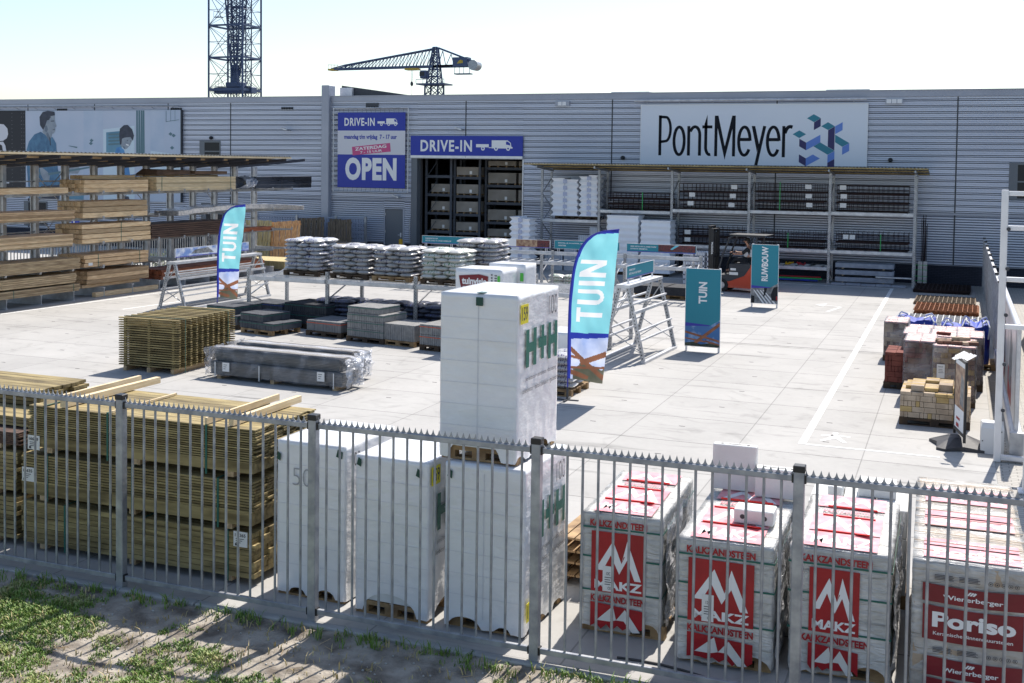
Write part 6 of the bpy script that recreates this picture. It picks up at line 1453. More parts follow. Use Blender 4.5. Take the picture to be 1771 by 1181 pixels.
# timber lying on the arms: boards run along y
def ytimber(label, y0, y1, xr, wd, z, h, nz, nx, mat, gap=.12, strap=(), jit=.03, seed=1, cat="timber pack", name="timber_pack", stickers=False, staples=True):
    r = random.Random(seed); t = thing(name, label, cat, (xr-wd/2, (y0+y1)/2, z), R(-3.0), "timber packs in the cantilever rack"); L = y1-y0; hz = h/nz; m = MB(); g_ = gap*hz if nz < 6 else gap*hz
    for k in range(nz):
        for j in range(nx):
            a, b = r.uniform(-jit, jit), r.uniform(-jit, jit); e = r.uniform(-.004, .004)
            m.mi = r.choice((0, 0, 0, 1, 2, 2))
            if nz < 6: m.bbox(-wd/2+j*wd/nx+.002+e, -wd/2+(j+1)*wd/nx-.002+e, -L/2+a, L/2+b, k*hz+.001, (k+1)*hz-g_, .006)
            else: m.box(-wd/2+j*wd/nx+.002+e, -wd/2+(j+1)*wd/nx-.002+e, -L/2+a, L/2+b, k*hz+.001, (k+1)*hz-g_)
    m.build("beams", tones(mat) if mat.startswith("wood") else mat, t)
    for s in strap:
        m = MB(); y = -L/2+s*L; e = .007; m.box(wd/2+e-.003, wd/2+e, y-.01, y+.01, 0, h+e); m.box(-wd/2-e, wd/2+e, y-.01, y+.01, h+e-.003, h+e); m.box(-wd/2-e, -wd/2-e+.003, y-.01, y+.01, 0, h+e); m.build("strap", "strap_green" if mat != "black_film" else "black_cap", t)
    if stickers: m = MB(); m.box(wd/2+.006, wd/2+.009, -L/2+.15, -L/2+.33, .05, .14); m.build("paper_label", "label_paper", t)
    return t
E0 = .004
B0, B1 = 29.0, 31.9
ytimber("heavy beam pack on the lowest arms, middle bay of the cantilever rack", B0+.1, B1, -25.75, 1.05, .42, .42, 3, 7, "wood_new", .05, (), .02, 1)
ytimber("three layer beam pack above the lowest one in the middle bay", B0, B1, -25.75, 1.15, .97+E0, .40, 3, 8, "wood_new", .10, (.2, .85), .03, 2, stickers=True)
ytimber("four layer beam pack at mid height in the middle bay", B0-.1, B1+.1, -25.75, 1.15, 1.73+E0, .62, 4, 8, "wood_pine", .10, (.55,), .02, 3)
ytimber("three layer pale beam pack near the top of the middle bay", B0, B1, -25.80, 1.1, 2.54+E0, .54, 3, 8, "wood_pine", .08, (), .02, 4)
ytimber("three layer beam pack on the top arms of the middle bay, under the canopy", B0, B1, -25.75, 1.05, 3.36+E0, .40, 3, 8, "wood_pine", .03, (), .05, 5)
ytimber("single row of beams on the very top of the middle bay", B0+.3, B1-.2, -26.15, .55, 3.775, .13, 1, 4, "wood_pine", .03, (), .05, 6)
ytimber("pair of beams on short blocks under the middle bay", B0+.0, B1-.3, -25.85, .6, .305, .10, 1, 3, "wood_new", .03, (), .05, 7)
ytimber("long loose beam on the ground at the foot of the cantilever rack", 29.3, 32.2, -25.60, .16, .004, .15, 1, 1, "wood_pine", .0, (), 0, 8, staples=False)
ytimber("lowest dark board pack in the left bay of the cantilever rack", 23.4, 28.55, -25.75, 1.1, .305, .22, 4, 7, "wood_weather", .05, (.5, .95), .02, 11, stickers=True)
ytimber("second board pack from the ground in the left bay, on thin spacers", 23.4, 28.45, -25.8, 1.1, .57, .30, 5, 7, "wood_weather", .08, (), .04, 12)
ytimber("light green board pack on the first arms of the left bay", 23.6, 28.55, -25.75, 1.1, 1.0, .34, 8, 7, "wood_weather", .15, (), .04, 13)
ytimber("thin pale board pack at mid height in the left bay", 24.9, 28.3, -25.75, 1.1, 1.73+E0, .36, 9, 8, "wood_pine", .12, (), .03, 14)
ytimber("brown board pack high in the left bay of the cantilever rack", 23.4, 28.4, -25.8, 1.1, 2.54+E0, .28, 6, 7, "wood_new", .10, (), .04, 15)
ytimber("single layer of wide pale beams on the top arms of the left bay", 23.4, 28.1, -25.8, 1.1, 3.36+E0, .18, 1, 5, "wood_pine", .02, (), .03, 16)
ytimber("wide pack of thin planed boards on the top arms right of the beams", 32.3, 36.6, -25.55, 1.15, 3.36+E0, .48, 12, 8, "wood_light", .10, (.06, .93), .012, 21)
ytimber("dark brown board pack at mid height in the right bays", 32.0, 36.2, -25.55, 1.15, 1.73+E0, .50, 7, 8, "wood_dark", .18, (), .06, 22)
ytimber("reddish board pack lying low in the right bays of the cantilever rack", 32.4, 38.2, -25.4, 1.0, .305, .34, 6, 7, "wood_red", .15, (), .05, 23)
ytimber("short reddish board stub on the mid arms beside the rear flag", 36.6, 38.8, -25.3, .5, 1.73+E0, .14, 3, 4, "wood_red", .1, (), .1, 24)
ytimber("rough pallet boards under the cardboard on the top arms", 32.5, 35.9, -25.9, .9, 3.86, .05, 1, 5, "wood_pine", .1, (), .1, 25)
t = thing("cardboard_sheets", "brown cardboard sheets draped over the top pack of thin boards", "cardboard", (-26.0, 34.2, 3.915), R(-3)); m = MB(); m.add([(-.45, -2.0, .0), (.45, -1.9, .0), (.40, -.1, .02), (-.40, 0, .16), (-.3, -1.8, .20), (.35, -1.8, .17), (.38, -.15, .17)], [(0, 1, 5, 4), (1, 2, 6, 5), (4, 5, 6, 3), (0, 4, 3), (2, 3, 6)]); m.box(-.4, .42, .1, 1.9, .02, .13); m.build("sheet", "cardboard", t)
ytimber("bundle of black wrapped tubes on the top arms at the right end", 38.0, 41.8, -25.4, 1.0, 3.36+E0, .46, 3, 3, "black_film", .0, (.45,), .02, 31, "tube bundle", "tube_bundle")
t = thing("grey_film_roll", "crumpled grey film end of the black tube bundle on the top arms", "film", (-25.7, 37.5, 3.365), R(-3)); m = MB(); n1 = 12; vs = []
for i in range(n1+1):
    for j in range(n1*2): a = 2*math.pi*j/(n1*2); rr_ = (.27-.1*abs(i/n1-.4))*(1+.25*noise.noise(Vector((i*.6, math.cos(a)*2, math.sin(a)*2)))); vs.append((rr_*1.5*math.cos(a), -.35+.75*i/n1, .25+rr_*.9*math.sin(a)))
k = n1*2; m.add(vs, [(i*k+j, i*k+(j+1) % k, (i+1)*k+(j+1) % k, (i+1)*k+j) for i in range(n1) for j in range(k)]); m.build("film", "grey_film", t)
t = thing("silver_wrapped_sheets", "silvery wrapped bendy sheets drooping on arms left of the rear flag", "sheet pack", (-25.8, 36.6, 2.56), R(-3)); m = MB(); vs = []; nu, nv = 60, 8
for lay in (0, .16):
    for i in range(nu+1):
        for j in range(nv+1):
            y = -3.4+7.6*i/nu; x = -.55+1.1*j/nv; vs.append((x+.02*noise.noise(Vector((y*3, x*9, 4))), y, lay+.06-.010*(y-.3)**2+.03*noise.noise(Vector((y*2.2, x*4, 2)))))
n = (nu+1)*(nv+1); fs = []
for s in (0, 1):
    for i in range(nu):
        for j in range(nv): a = s*n+i*(nv+1)+j; fs.append((a, a+nv+1, a+nv+2, a+1))
for i in range(nu): a = i*(nv+1)+nv; fs.append((a, a+nv+1, a+nv+1+n, a+n)); a = i*(nv+1); fs.append((a, a+nv+1, a+nv+1+n, a+n))
for j in range(nv): fs.append((j, j+1, j+1+n, j+n)); a = nu*(nv+1)+j; fs.append((a, a+1, a+1+n, a+n))
m.add(vs, fs, True); m.build("sheets", "silver_sheet", t)
# ---------------------------------------------------------------- rear bar fence, hedge, parking sign, lattice, leaning panels
t = thing("rear_bar_fence", "grey bar fence running behind the cantilever timber rack", "fence", (0, 0, 0)); 
fx = lambda y: -29.2+(y-26)*.03
for k in range(10):
    y0 = 20+k*2.75; y1 = y0+2.75
    m = MB(); m.box(fx(y0)-.04, fx(y0)+.04, y0-.04, y0+.04, 0, 1.75); m.build("post", "galv", t)
    m = MB()
    for z in (.12, 1.62): m.bar((fx(y0), y0, z), (fx(y1), y1, z), .04)
    for q in range(1, 20): y = y0+(y1-y0)*q/20; m.box(fx(y)-.013, fx(y)+.013, y-.013, y+.013, .12, 1.62)
    m.build("bar_panel", "galv", t)
t = thing("hedge", "low clipped green hedge behind the rear bar fence", "hedge", (0, 0, 0)); m = MB(); rh = random.Random(2)
for k in range(5200):
    y = rh.uniform(20, 46); x = fx(y)-.95+rh.uniform(-.35, .35); z = rh.uniform(.02, .72)+.05*noise.noise(Vector((y*2, x*2, 0))); a = rh.uniform(0, 6.28); s = rh.uniform(.03, .07); b = rh.uniform(-.8, .8)
    m.add([(x-s*math.cos(a), y-s*math.sin(a), z), (x+s*math.sin(a)*.5, y-s*math.cos(a)*.5, z+s*b), (x+s*math.cos(a), y+s*math.sin(a), z+s), (x-s*math.sin(a)*.5, y+s*math.cos(a)*.5, z+s*.5)], [(0, 1, 2, 3)])
m.build("foliage", "hedge", t); 
t = thing("parking_sign", "small blue parking sign on a post behind the left timber rack", "sign", (-33.0, 36.5, 0)); m = MB(); m.tube((0, .02, 0), (0, .02, 2.3), .03); m.build("post", "galv", t); m = MB(); m.bbox(-.20, .20, -.012, .012, 1.75, 2.2, .01); p = m.build("plate", "sign_blue", t); m = MB(); put_text(m, "P", -.09, .09, 1.84, 2.12, -.016, .03); m.build("lettering", "letter_white", p)
t = thing("lattice_fence", "perforated grey metal fence section between the leaning panels by the hall", "fence", (0, 46.6, 0)); m = MB()
for x in (-31.2, -29.0, -26.9, -25.35): m.box(x-.05, x+.05, -.05, .05, 0, 1.95)
m.build("post", "galv", t); m = MB()
for k in range(42): x = -31.1+k*.14; m.box(x-.035, x+.035, -.015, .015, .1, 1.9)
for k in range(9): m.box(-31.2, -25.35, -.022, -.016, .15+k*.21, .22+k*.21)
m.build("lattice", "lattice_blue", t) if "lattice_blue" in MATS else None
pm("lattice_blue", (.30, .33, .42), rough=.5); m.build("lattice", "lattice_blue", t)
def leaning(label, x, y, w, h, mat, n, lean, rz, skew=0):
    t = thing("fence_panel", label, "fence panel", (x, y, 0), rz, "wooden fence panels leaning near the hall"); r = random.Random(int(x*10)); m = MB(); m.M = Matrix.Rotation(R(-lean), 4, 'X') @ Matrix.Rotation(R(skew), 4, 'Y')
    for k in range(n): a = -w/2+k*w/n; m.box(a+.008, a+w/n-.012, -.02 if k % 2 else -.034, .0 if k % 2 else -.014, 0, h+r.uniform(-.015, .015))
    m.build("slats", mat, t); m = MB(); m.M = Matrix.Rotation(R(-lean), 4, 'X') @ Matrix.Rotation(R(skew), 4, 'Y')
    for z in (.2, h/2, h-.2): m.box(-w/2, w/2, .002, .035, z, z+.07)
    m.build("rails", mat, t); return t
leaning("greenish slatted panel leaning furthest left by the hall", -28.6, 42.6, 1.35, 1.86, "wood_panel_green", 10, 8, 0)
leaning("orange-brown slatted panel leaning second from the left", -27.15, 42.6, 1.5, 1.88, "wood_panel", 10, 12, R(-2), -5)
leaning("grey-brown slatted panel leaning third from the left", -27.55, 45.4, 1.35, 1.90, "wood_grey", 10, 10, 0, -4)
leaning("dark grey slatted panel leaning furthest right against the fence", -26.0, 45.4, 1.25, 1.85, "wood_grey", 9, 12, R(-2), -8)
leaning("dark slatted panel just behind the furthest right one", -26.6, 45.9, .6, 1.86, "wood_grey", 4, 10, 0, -3)
def flatstack(label, x, y, w, d, h, n, mat, rz, cat="panel stack"):
    t = thing("panel_stack", label, cat, (x, y, 0), rz, "flat stacks of wooden panels near the hall"); r = random.Random(int(h*100)); m = MB()
    for k in range(n): m.bbox(-w/2+r.uniform(-.03, .03), w/2+r.uniform(-.03, .03), -d/2+r.uniform(-.02, .02), d/2, .1+k*(h-.1)/n, .1+(k+1)*(h-.1)/n-.012, .004)
    m.build("panels", mat, t); m = MB()
    for a in (-w/2+.1, 0, w/2-.2): m.box(a, a+.1, -d/2, d/2, 0, .095)
    m.build("bearer", "pallet_wood", t)
flatstack("low flat stack of pale panels in front of the leaning ones", -26.4, 40.6, 2.2, 1.9, .42, 9, "wood_panel_green", R(2))
flatstack("higher grey-brown flat stack behind the leftmost tall bag stack", -24.6, 42.6, 1.9, 1.8, 1.02, 16, "wood_grey", R(3))
t = thing("yellow_bollard", "yellow topped bollard beside the hall's personnel door", "bollard", (-23.6, 46.7, 0)); m = MB(); m.tube((0, 0, 0), (0, 0, .95), .09, 14); m.ell((0, 0, .95), .09, .09, .05); m.build("post", "yellow_post", t)
t = thing("yellow_bollard", "yellow bollard seen through the gate portal at the right edge", "bollard", (1.55, 45.5, 0)); m = MB(); m.tube((0, 0, 0), (0, 0, .95), .1, 14); m.ell((0, 0, .95), .1, .1, .05); m.build("post", "yellow_post", t)
# ================================================================ STEEL RACK (right, by the wall)
sr = thing("canopy_rack", "tall galvanised storage rack with corrugated canopy against the hall wall", "rack", (0, 0, 0))
xs = [-16.45, -13.93, -10.86, -7.75, -4.65, -1.55]; YF, YB = 45.7, 46.9
rackposts(sr, xs, YF, YB, 4.25, 4.15)
def beams(i, zs):
    a, b = xs[i], xs[i+1]
    for z in zs:
        for y in (YF-.03, YB+.03): m = MB(); m.bbox(a+.05, b-.05, y-.03, y+.03, z-.13, z, .01); m.box(a+.05, b-.05, y-.036, y-.03, z-.08, z-.06); m.build("beam", "galv_light", sr)
        m = MB()
        for k in range(6): x = a+.3+k*(b-a-.6)/5; m.box(x-.03, x+.03, YF, YB, z-.05, z-.02)
        m.build("support_bar", "galv", sr)
beams(0, (2.17,)); beams(1, (2.62,)); beams(2, (2.72, 1.30)); beams(3, (2.76, 1.30, .62)); beams(4, (2.78, 1.30))
m = MB(); m.bbox(-2.9, -1.6, YF-.06, YF, .30, .36, .01); m.build("beam", "galv_light", sr)
m = MB(); n = 500; vs = []
for i in range(n+1): x = -17.0+15.9*i/n; dz = .016*math.sin(i*math.pi/2); vs += [(x, 44.9, 4.50+dz), (x, 47.25, 4.30+dz)]
m.add(vs, [(2*i, 2*i+2, 2*i+3, 2*i+1) for i in range(n)]); m.build("canopy_sheet", "canopy_grey", sr)
m = MB()
for y, z in ((44.92, 4.485), (46.0, 4.385), (47.15, 4.285)): m.box(-17.0+(.5 if y > 45 else 0), -1.1, y-.02, y+.02, z-.045, z)
m.build("canopy_battens", "batten_tan", sr) if "batten_tan" in MATS else None
pm("batten_tan", srgb(170, 152, 104), srgb(140, 122, 80), 3, .7); m.build("canopy_battens", "batten_tan", sr)
for x in xs: m = MB(); m.bar((x, YF-.75, 4.36), (x, YB+.2, 4.2), .06, .08); m.build("canopy_bracket", "galv", sr)
# white foam panel stacks: zigzag outline
def foam(label, x, y, z, w, d, h, n, seed, zig=.13, cols=2, rz=0, base=True):
    t = thing("foam_stack", label, "foam panel stack", (x, y, z), rz, "white wrapped foam panel stacks"); m = MB(); r = random.Random(seed)
    for c in range(cols):
        cw = w/cols; x0 = -w/2+c*cw; hh = h*(1-.03*(c if seed % 2 else 1-c)); ring = []
        for k in range(2*n+1):
            q = zig if k % 2 else 0; zz = (.13 if base else 0)+(hh-.13)*k/(2*n); ring.append((q+r.uniform(-.008, .008), zz))
        vs = []
        for q, zz in ring: vs += [(x0+q*.8 if c == 0 else x0+.01, -d/2+q*.5, zz), (x0+cw-(q*.8 if c == cols-1 else .01), -d/2+q*.5, zz), (x0+cw-(q*.8 if c == cols-1 else .01), d/2-q, zz), (x0+q*.8 if c == 0 else x0+.01, d/2-q, zz)]
        fs = []
        for k in range(2*n):
            for s in range(4): a = k*4+s; b = k*4+(s+1) % 4; fs.append((a, b, b+4, a+4))
        fs.append((8*n, 8*n+1, 8*n+2, 8*n+3)); m.add(vs, fs)
    m.build("panels", "foam_white", t); m = MB()
    for k in range(n): zz = .13+(h-.13)*(k+.5)/n; m.box(-.07, .10, -d/2-.004, -d/2+.03, zz-.09, zz+.07)
    if cols == 2: m.build("blue_band", "foam_band", t)
    if base: pallet(x, y, z, rz, .85, .85, "pallet under the "+label[:60].split(",")[0], True)
    return t
pm("foam_band", (.46, .50, .66), rough=.5)
foam("left white zigzag foam stack on the upper shelf of the first bay", -15.5, 46.3, 2.175, 1.22, .9, 1.72, 6, 1)
foam("right and taller white zigzag foam stack on the first bay's upper shelf", -14.45, 46.3, 2.175, .86, .9, 1.86, 7, 2)
foam("white zigzag foam stack on the ground left of the canopy rack", -16.85, 44.6, 0, .95, .9, 2.28, 9, 3)
foam("left white ribbed foam stack on the ground in the second bay", -12.75, 45.6, 0, 1.35, .95, 2.42, 9, 5, .05, 1)
foam("right white ribbed foam stack on the ground in the second bay", -11.35, 45.5, 0, 1.25, .95, 2.26, 9, 7, .05, 1)
t = thing("foam_board", "single white board leaning between the two ribbed foam stacks", "board", (-12.02, 45.9, 0), 0); m = MB(); m.M = Matrix.Rotation(R(9), 4, 'Y'); m.bbox(-.05, .05, -.35, .35, 0, 2.2, .01); m.build("panel", "foam_white", t)
# profile bundles standing in the first bay
for i, (x, h, w) in enumerate(((-15.95, .78, .8), (-15.2, 1.20, .55), (-14.6, 1.52, .5), (-14.15, 1.86, .42))):
    t = thing("profile_bundle", "upright grey profile bundle in the first bay, %s" % ("lowest and leftmost", "second from the left", "third from the left", "tallest and rightmost")[i], "profile bundle", (x, 45.95, 0), 0, "upright profile bundles in the canopy rack"); m = MB(); n = int(w/.045)
    for k in range(n): a = -w/2+k*w/n; m.box(a, a+w/n-.008, -.12+.02*(k % 2), .12, 0, h)
    m.build("profiles", "profile_grey", t) if "profile_grey" in MATS else None
    if "profile_grey" not in MATS: pm("profile_grey", (.46, .50, .58), (.56, .60, .66), 3, .5, .1); m.build("profiles", "profile_grey", t)
# rebar cages
def cage(label, x0, x1, y, z, d, h, tiers, seed, grp="rebar cage bundles in the canopy rack", tagx=(), tie=None, open_top=False):
    t = thing("rebar_cage_bundle", label, "rebar bundle", (x0, y, z), 0, grp); w = x1-x0; r = random.Random(seed); m = MB(); th = h/tiers
    for k in range(tiers):
        zb = k*th+.01; zt_ = (k+1)*th-.02
        for yy in (0, d):
            for zz in (zb, zb+.02, zt_): m.bar((r.uniform(-.05, .02), yy, zz), (w+r.uniform(-.04, .06), yy, zz), .03)
            m.bar((0, yy, (zb+zt_)/2), (w, yy, (zb+zt_)/2), .02)
        n = int(w/.2)+r.randint(0, 3)
        for q in range(n+1):
            x = w*q/n+r.uniform(-.02, .02)
            for yy in (0, d): m.bar((x, yy, zb), (x, yy, zt_+(.14 if open_top and k == tiers-1 else 0)), .015)
            m.bar((x, 0, zb), (x, d, zb), .009); m.bar((x, 0, zt_), (x, d, zt_), .009)
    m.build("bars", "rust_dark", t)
    for i, (u, zz) in enumerate(tagx): m = MB(); m.box(u, u+.24, -.02, -.016, zz, zz+.17); m.build("white_tag", "label_paper", t)
    if tie: m = MB(); m.box(tie, tie+.03, -.024, -.018, 0, h+.04); m.build("green_tie", "strap_green2", t)
pm("strap_green2", srgb(40, 170, 84), rough=.5)
cage("rebar cages on the upper shelf of the second bay", -13.6, -11.0, 45.9, 2.63, .8, .70, 3, 1, tie=1.45)
cage("tall rebar cage bundle on the third bay's upper shelf", -10.6, -7.9, 45.9, 2.73, .8, 1.05, 3, 2, tagx=((2.0, .12), (2.05, .48), (2.1, .84), (.35, .15), (.4, .5)))
cage("tall rebar cage bundle with a green tie on the fourth bay's upper shelf", -7.55, -4.85, 45.9, 2.77, .8, 1.08, 3, 3, tagx=((1.98, .15), (1.95, .5), (1.93, .86)), tie=.95)
cage("rebar cages with three white tags on the fifth bay's upper shelf", -4.4, -1.8, 45.9, 2.79, .8, 1.02, 3, 4, tagx=((.1, .15), (.12, .5), (.08, .84)))
cage("rebar cages on the middle shelf of the third bay, behind the forklift mast", -10.6, -7.95, 45.9, 1.31, .8, .62, 2, 5, tagx=((.25, .1), (.25, .4)), open_top=True)
cage("open rebar cages on the middle shelf of the fourth bay", -7.4, -4.85, 45.9, 1.31, .8, .55, 2, 6, tie=1.15, open_top=True)
cage("open rebar cages with a green tie on the middle shelf of the fifth bay", -4.4, -1.75, 45.9, 1.31, .8, .60, 2, 7, tagx=((.25, .42), (.45, .42)), tie=1.62, open_top=True)
for i, (x0, x1, z) in enumerate(((-13.9, -10.9, 2.92), (-10.8, -7.8, 2.95), (-7.7, -4.7, 2.98), (-4.6, -1.6, 3.0), (-4.6, -1.6, 1.48), (-7.7, -4.7, 1.46))):
    t = thing("steel_pipe", "pale pipe lying behind the rebar on the %s" % ("second bay's upper shelf", "third bay's upper shelf", "fourth bay's upper shelf", "fifth bay's upper shelf", "fifth bay's middle shelf", "fourth bay's middle shelf")[i], "pipe", (x0, 46.85, z), 0, "pipes behind the rebar"); m = MB(); m.tube((0.05, 0, 0), (x1-x0-.05, 0, 0), .035, 8); m.build("tube", "alu", t)
# steel beam bundle in the fifth bay
for k in range(3):
    t = thing("steel_lintel_bundle", "%s layer of blue-grey lintels on blocks in the fifth bay" % ("lowest", "middle", "top")[k], "lintel bundle", (-4.4, 45.75, .05+k*.27), 0, "layers of lintels in the fifth bay"); m = MB()
    for j in range(4): m.bbox(0, 2.15, j*.2, j*.2+.19, .045, .22, .008)
    m.build("lintels", "lintel_grey", t) if "lintel_grey" in MATS else None
    if "lintel_grey" not in MATS: pm("lintel_grey", (.27, .29, .33), (.36, .38, .42), 5, .7, 0, .1, 20); m.build("lintels", "lintel_grey", t)
    m = MB(); m.box(.25, .31, 0, .8, 0, .044); m.box(1.75, 1.81, 0, .8, 0, .044); m.build("blocks", "wood_weather", t)
t = thing("concrete_slab_step", "low stone slabs on the ground in front of the lintels", "slab", (-4.6, 45.2, 0)); m = MB()
for k in range(5): m.bbox(.1+k*.55, .1+k*.55+.53, 0, .4, .003, .07+.01*(k % 2), .01)
m.build("slabs", "lintel_grey", t)
for i, (c, y, z) in enumerate((("strap_green2", 45.75, .30), ("makz_red", 45.85, .36), ("black_cap", 45.95, .28), ("bigbag_blue", 45.7, .24), ("makz_red", 46.1, .30), ("strap_green2", 46.0, .34))):
    t = thing("plastic_pipe", "%s plastic pipe on the floor of the fourth bay, %s" % (("green", "red", "black", "blue", "dark red", "pale green")[i], ("front", "upper", "rear", "lowest", "inner", "back")[i]), "pipe", (-7.6, y, z-.2), 0, "coloured pipes in the fourth bay"); m = MB(); m.tube((0, 0, .04), (2.7-.05*i, .05, .04), .035, 8); m.build("tube", c, t)
r = random.Random(4)
for i in range(5):
    t = thing("fittings_pile", ("grey fittings", "dark fittings", "coiled yellow hose", "red capped fittings", "black coil")[i]+" on the low shelf of the fourth bay", "fittings", (-7.2+i*.5, 46.0, .625), 0, "loose goods on the low shelf"); m = MB()
    for k in range(5): m.tube((r.uniform(-.15, .15), r.uniform(-.15, .15), .03), (r.uniform(-.2, .2), r.uniform(-.15, .15), .12), .03, 7)
    m.build("parts", ("galv", "black_cap", "yellow_post", "makz_red", "black_cap")[i], t)
# rods bundle leaning at the right end of the rack
t = thing("steel_rod_bundle", "upright dark rods with green ties at the right end of the canopy rack", "rod bundle", (-1.25, 46.4, 0)); m = MB(); r = random.Random(3)
for k in range(12): x = r.uniform(-.12, .14); m.tube((x, r.uniform(-.08, .08), 0), (x+r.uniform(-.05, .03), .4, r.uniform(2.2, 2.75)), .010, 5)
m.build("rods", "rust_dark", t); m = MB(); m.box(-.16, .0, -.1, .1, 0, .95); m.box(.03, .17, -.1, .1, 0, .95); m.build("channel", "galv", t); m = MB()
for z in (.2, .38, .62, .80): m.box(-.3, .18, -.108, -.104, z, z+.02)
m.build("green_tie", "strap_green2", t)
# flat black tile pallets in the middle distance, white crates behind the banner rack
for k, (x, y, l) in enumerate(((-9.6, 38.3, "left"), (-8.5, 38.2, "right"))):
    pallet(x, y-.1, 0, R(-2), 1.15, 1.0, "light pallet under the %s low black sheet stack" % l); t = thing("black_sheet_stack", "%s low stack of black sheets between the trestle and the teal board" % l, "sheet stack", (x, y-.1, .131), R(-2), "low black sheet stacks"); m = MB()
    for q in range(8): m.bbox(-.58, .58, -.62, .62, .003+q*.035, .003+q*.035+.032, .004)
    m.build("sheets", "paver_black", t)
for k in range(3):
    t = thing("white_crate", "white perforated crate stack behind the right end of the banner rack, %s" % ("left", "middle", "right")[k], "crate", (-9.55+k*.45, 43.2, 0), 0, "white crates near the forklift"); m = MB()
    for q in range(7):
        for s in (0, 1): m.box(-.2, .2, -.2+s*.39, -.19+s*.39, q*.18, q*.18+.12)
        for s in range(5): m.box(-.2+s*.095, -.18+s*.095, -.2, .2, q*.18, q*.18+.17)
    m.build("body", "foam_white", t)
# ================================================================ RIGHT SIDE: mesh mats, big bags, bricks
def mats_(label, x0, x1, y0, y1, h, mat, seed, layers=5):
    t = thing("reinforcing_mesh_stack", label, "mesh stack", (x0, y0, 0), R(-1), "flat reinforcing mesh stacks"); w, d = x1-x0, y1-y0; r = random.Random(seed); m = MB()
    for k in range(layers):
        z = .012+k*h/layers; o1, o2 = r.uniform(-.03, .03), r.uniform(-.03, .03)
        for q in range(26): y = d*q/25+o2; m.bar((o1, y, z), (w+o1, y, z), .016)
        for q in range(14): x = w*q/13+o1; m.bar((x, 0, z+.013), (x, d, z+.013), .022)
    m.build("mesh", mat, t)
mats_("near rusty brown reinforcing mesh stack behind the blue bags", -1.20, .62, 37.4, 39.6, .13, "rust", 1)
mats_("middle greyish reinforcing mesh stack behind the rusty one", -1.30, .55, 40.0, 42.1, .10, "rust_grey", 2)
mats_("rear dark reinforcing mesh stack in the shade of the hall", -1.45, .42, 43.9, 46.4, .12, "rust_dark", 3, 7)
mats_("thin pale mesh lying nearest, half hidden by the blue bags", -1.35, .75, 34.6, 37.1, .03, "galv", 4, 2)
def bigbag(label, x, y, w, d, h, rz, seed):
    t = thing("big_bag", label, "big bag", (x, y, .131), rz, "blue big bags behind the bricks"); m = MB(); nr, nv = 40, 14; vs = []
    for j in range(nv+1):
        v = j/nv
        for i in range(nr):
            a = 2*math.pi*i/nr; c, s = math.cos(a), math.sin(a); q = (abs(c)**4+abs(s)**4)**-.25; k = (1+.06*math.sin(v*3.0))*(1+.07*noise.noise(Vector((c*2, s*2, v*4+seed)))) 
            vs.append((w/2*q*c*k*.93, d/2*q*s*k*.93, h*v+(.05*noise.noise(Vector((c*3, s*3, seed)))+.07*abs(math.sin(2*a)) if j == nv else 0)))
    fs = [(j*nr+i, j*nr+(i+1) % nr, (j+1)*nr+(i+1) % nr, (j+1)*nr+i) for j in range(nv) for i in range(nr)]; o = len(vs); vs.append((0, 0, h*.86)); fs += [(nv*nr+i, nv*nr+(i+1) % nr, o) for i in range(nr)]
    m.add(vs, fs, True); m.build("sack", "bigbag_blue", t)
    for sx in (-1, 1):
        for sy in (-1, 1):
            m = MB(); p = [(sx*w*.42, sy*d*.42, h*.7), (sx*w*.46, sy*d*.44, h+.02), (sx*w*.36, sy*d*.30, h+.16), (sx*w*.22, sy*d*.42, h+.10), (sx*w*.24, sy*d*.46, h*.9)]; m.path(p, .018, 5); m.build("lifting_loop", "strap_white", t)
    pallet(x, y, 0, rz, .95, .95, "pallet under the "+label)
bigbag("left blue big bag behind the pink-topped bricks", -.98, 31.5, 1.05, 1.0, .40, R(-2), 1); bigbag("middle blue big bag behind the pink-topped bricks", .12, 30.6, .95, 1.0, .42, R(3), 2)
bigbag("rightmost blue big bag standing beside the brick packs", .42, 27.9, .62, 1.1, .80, R(0), 3)
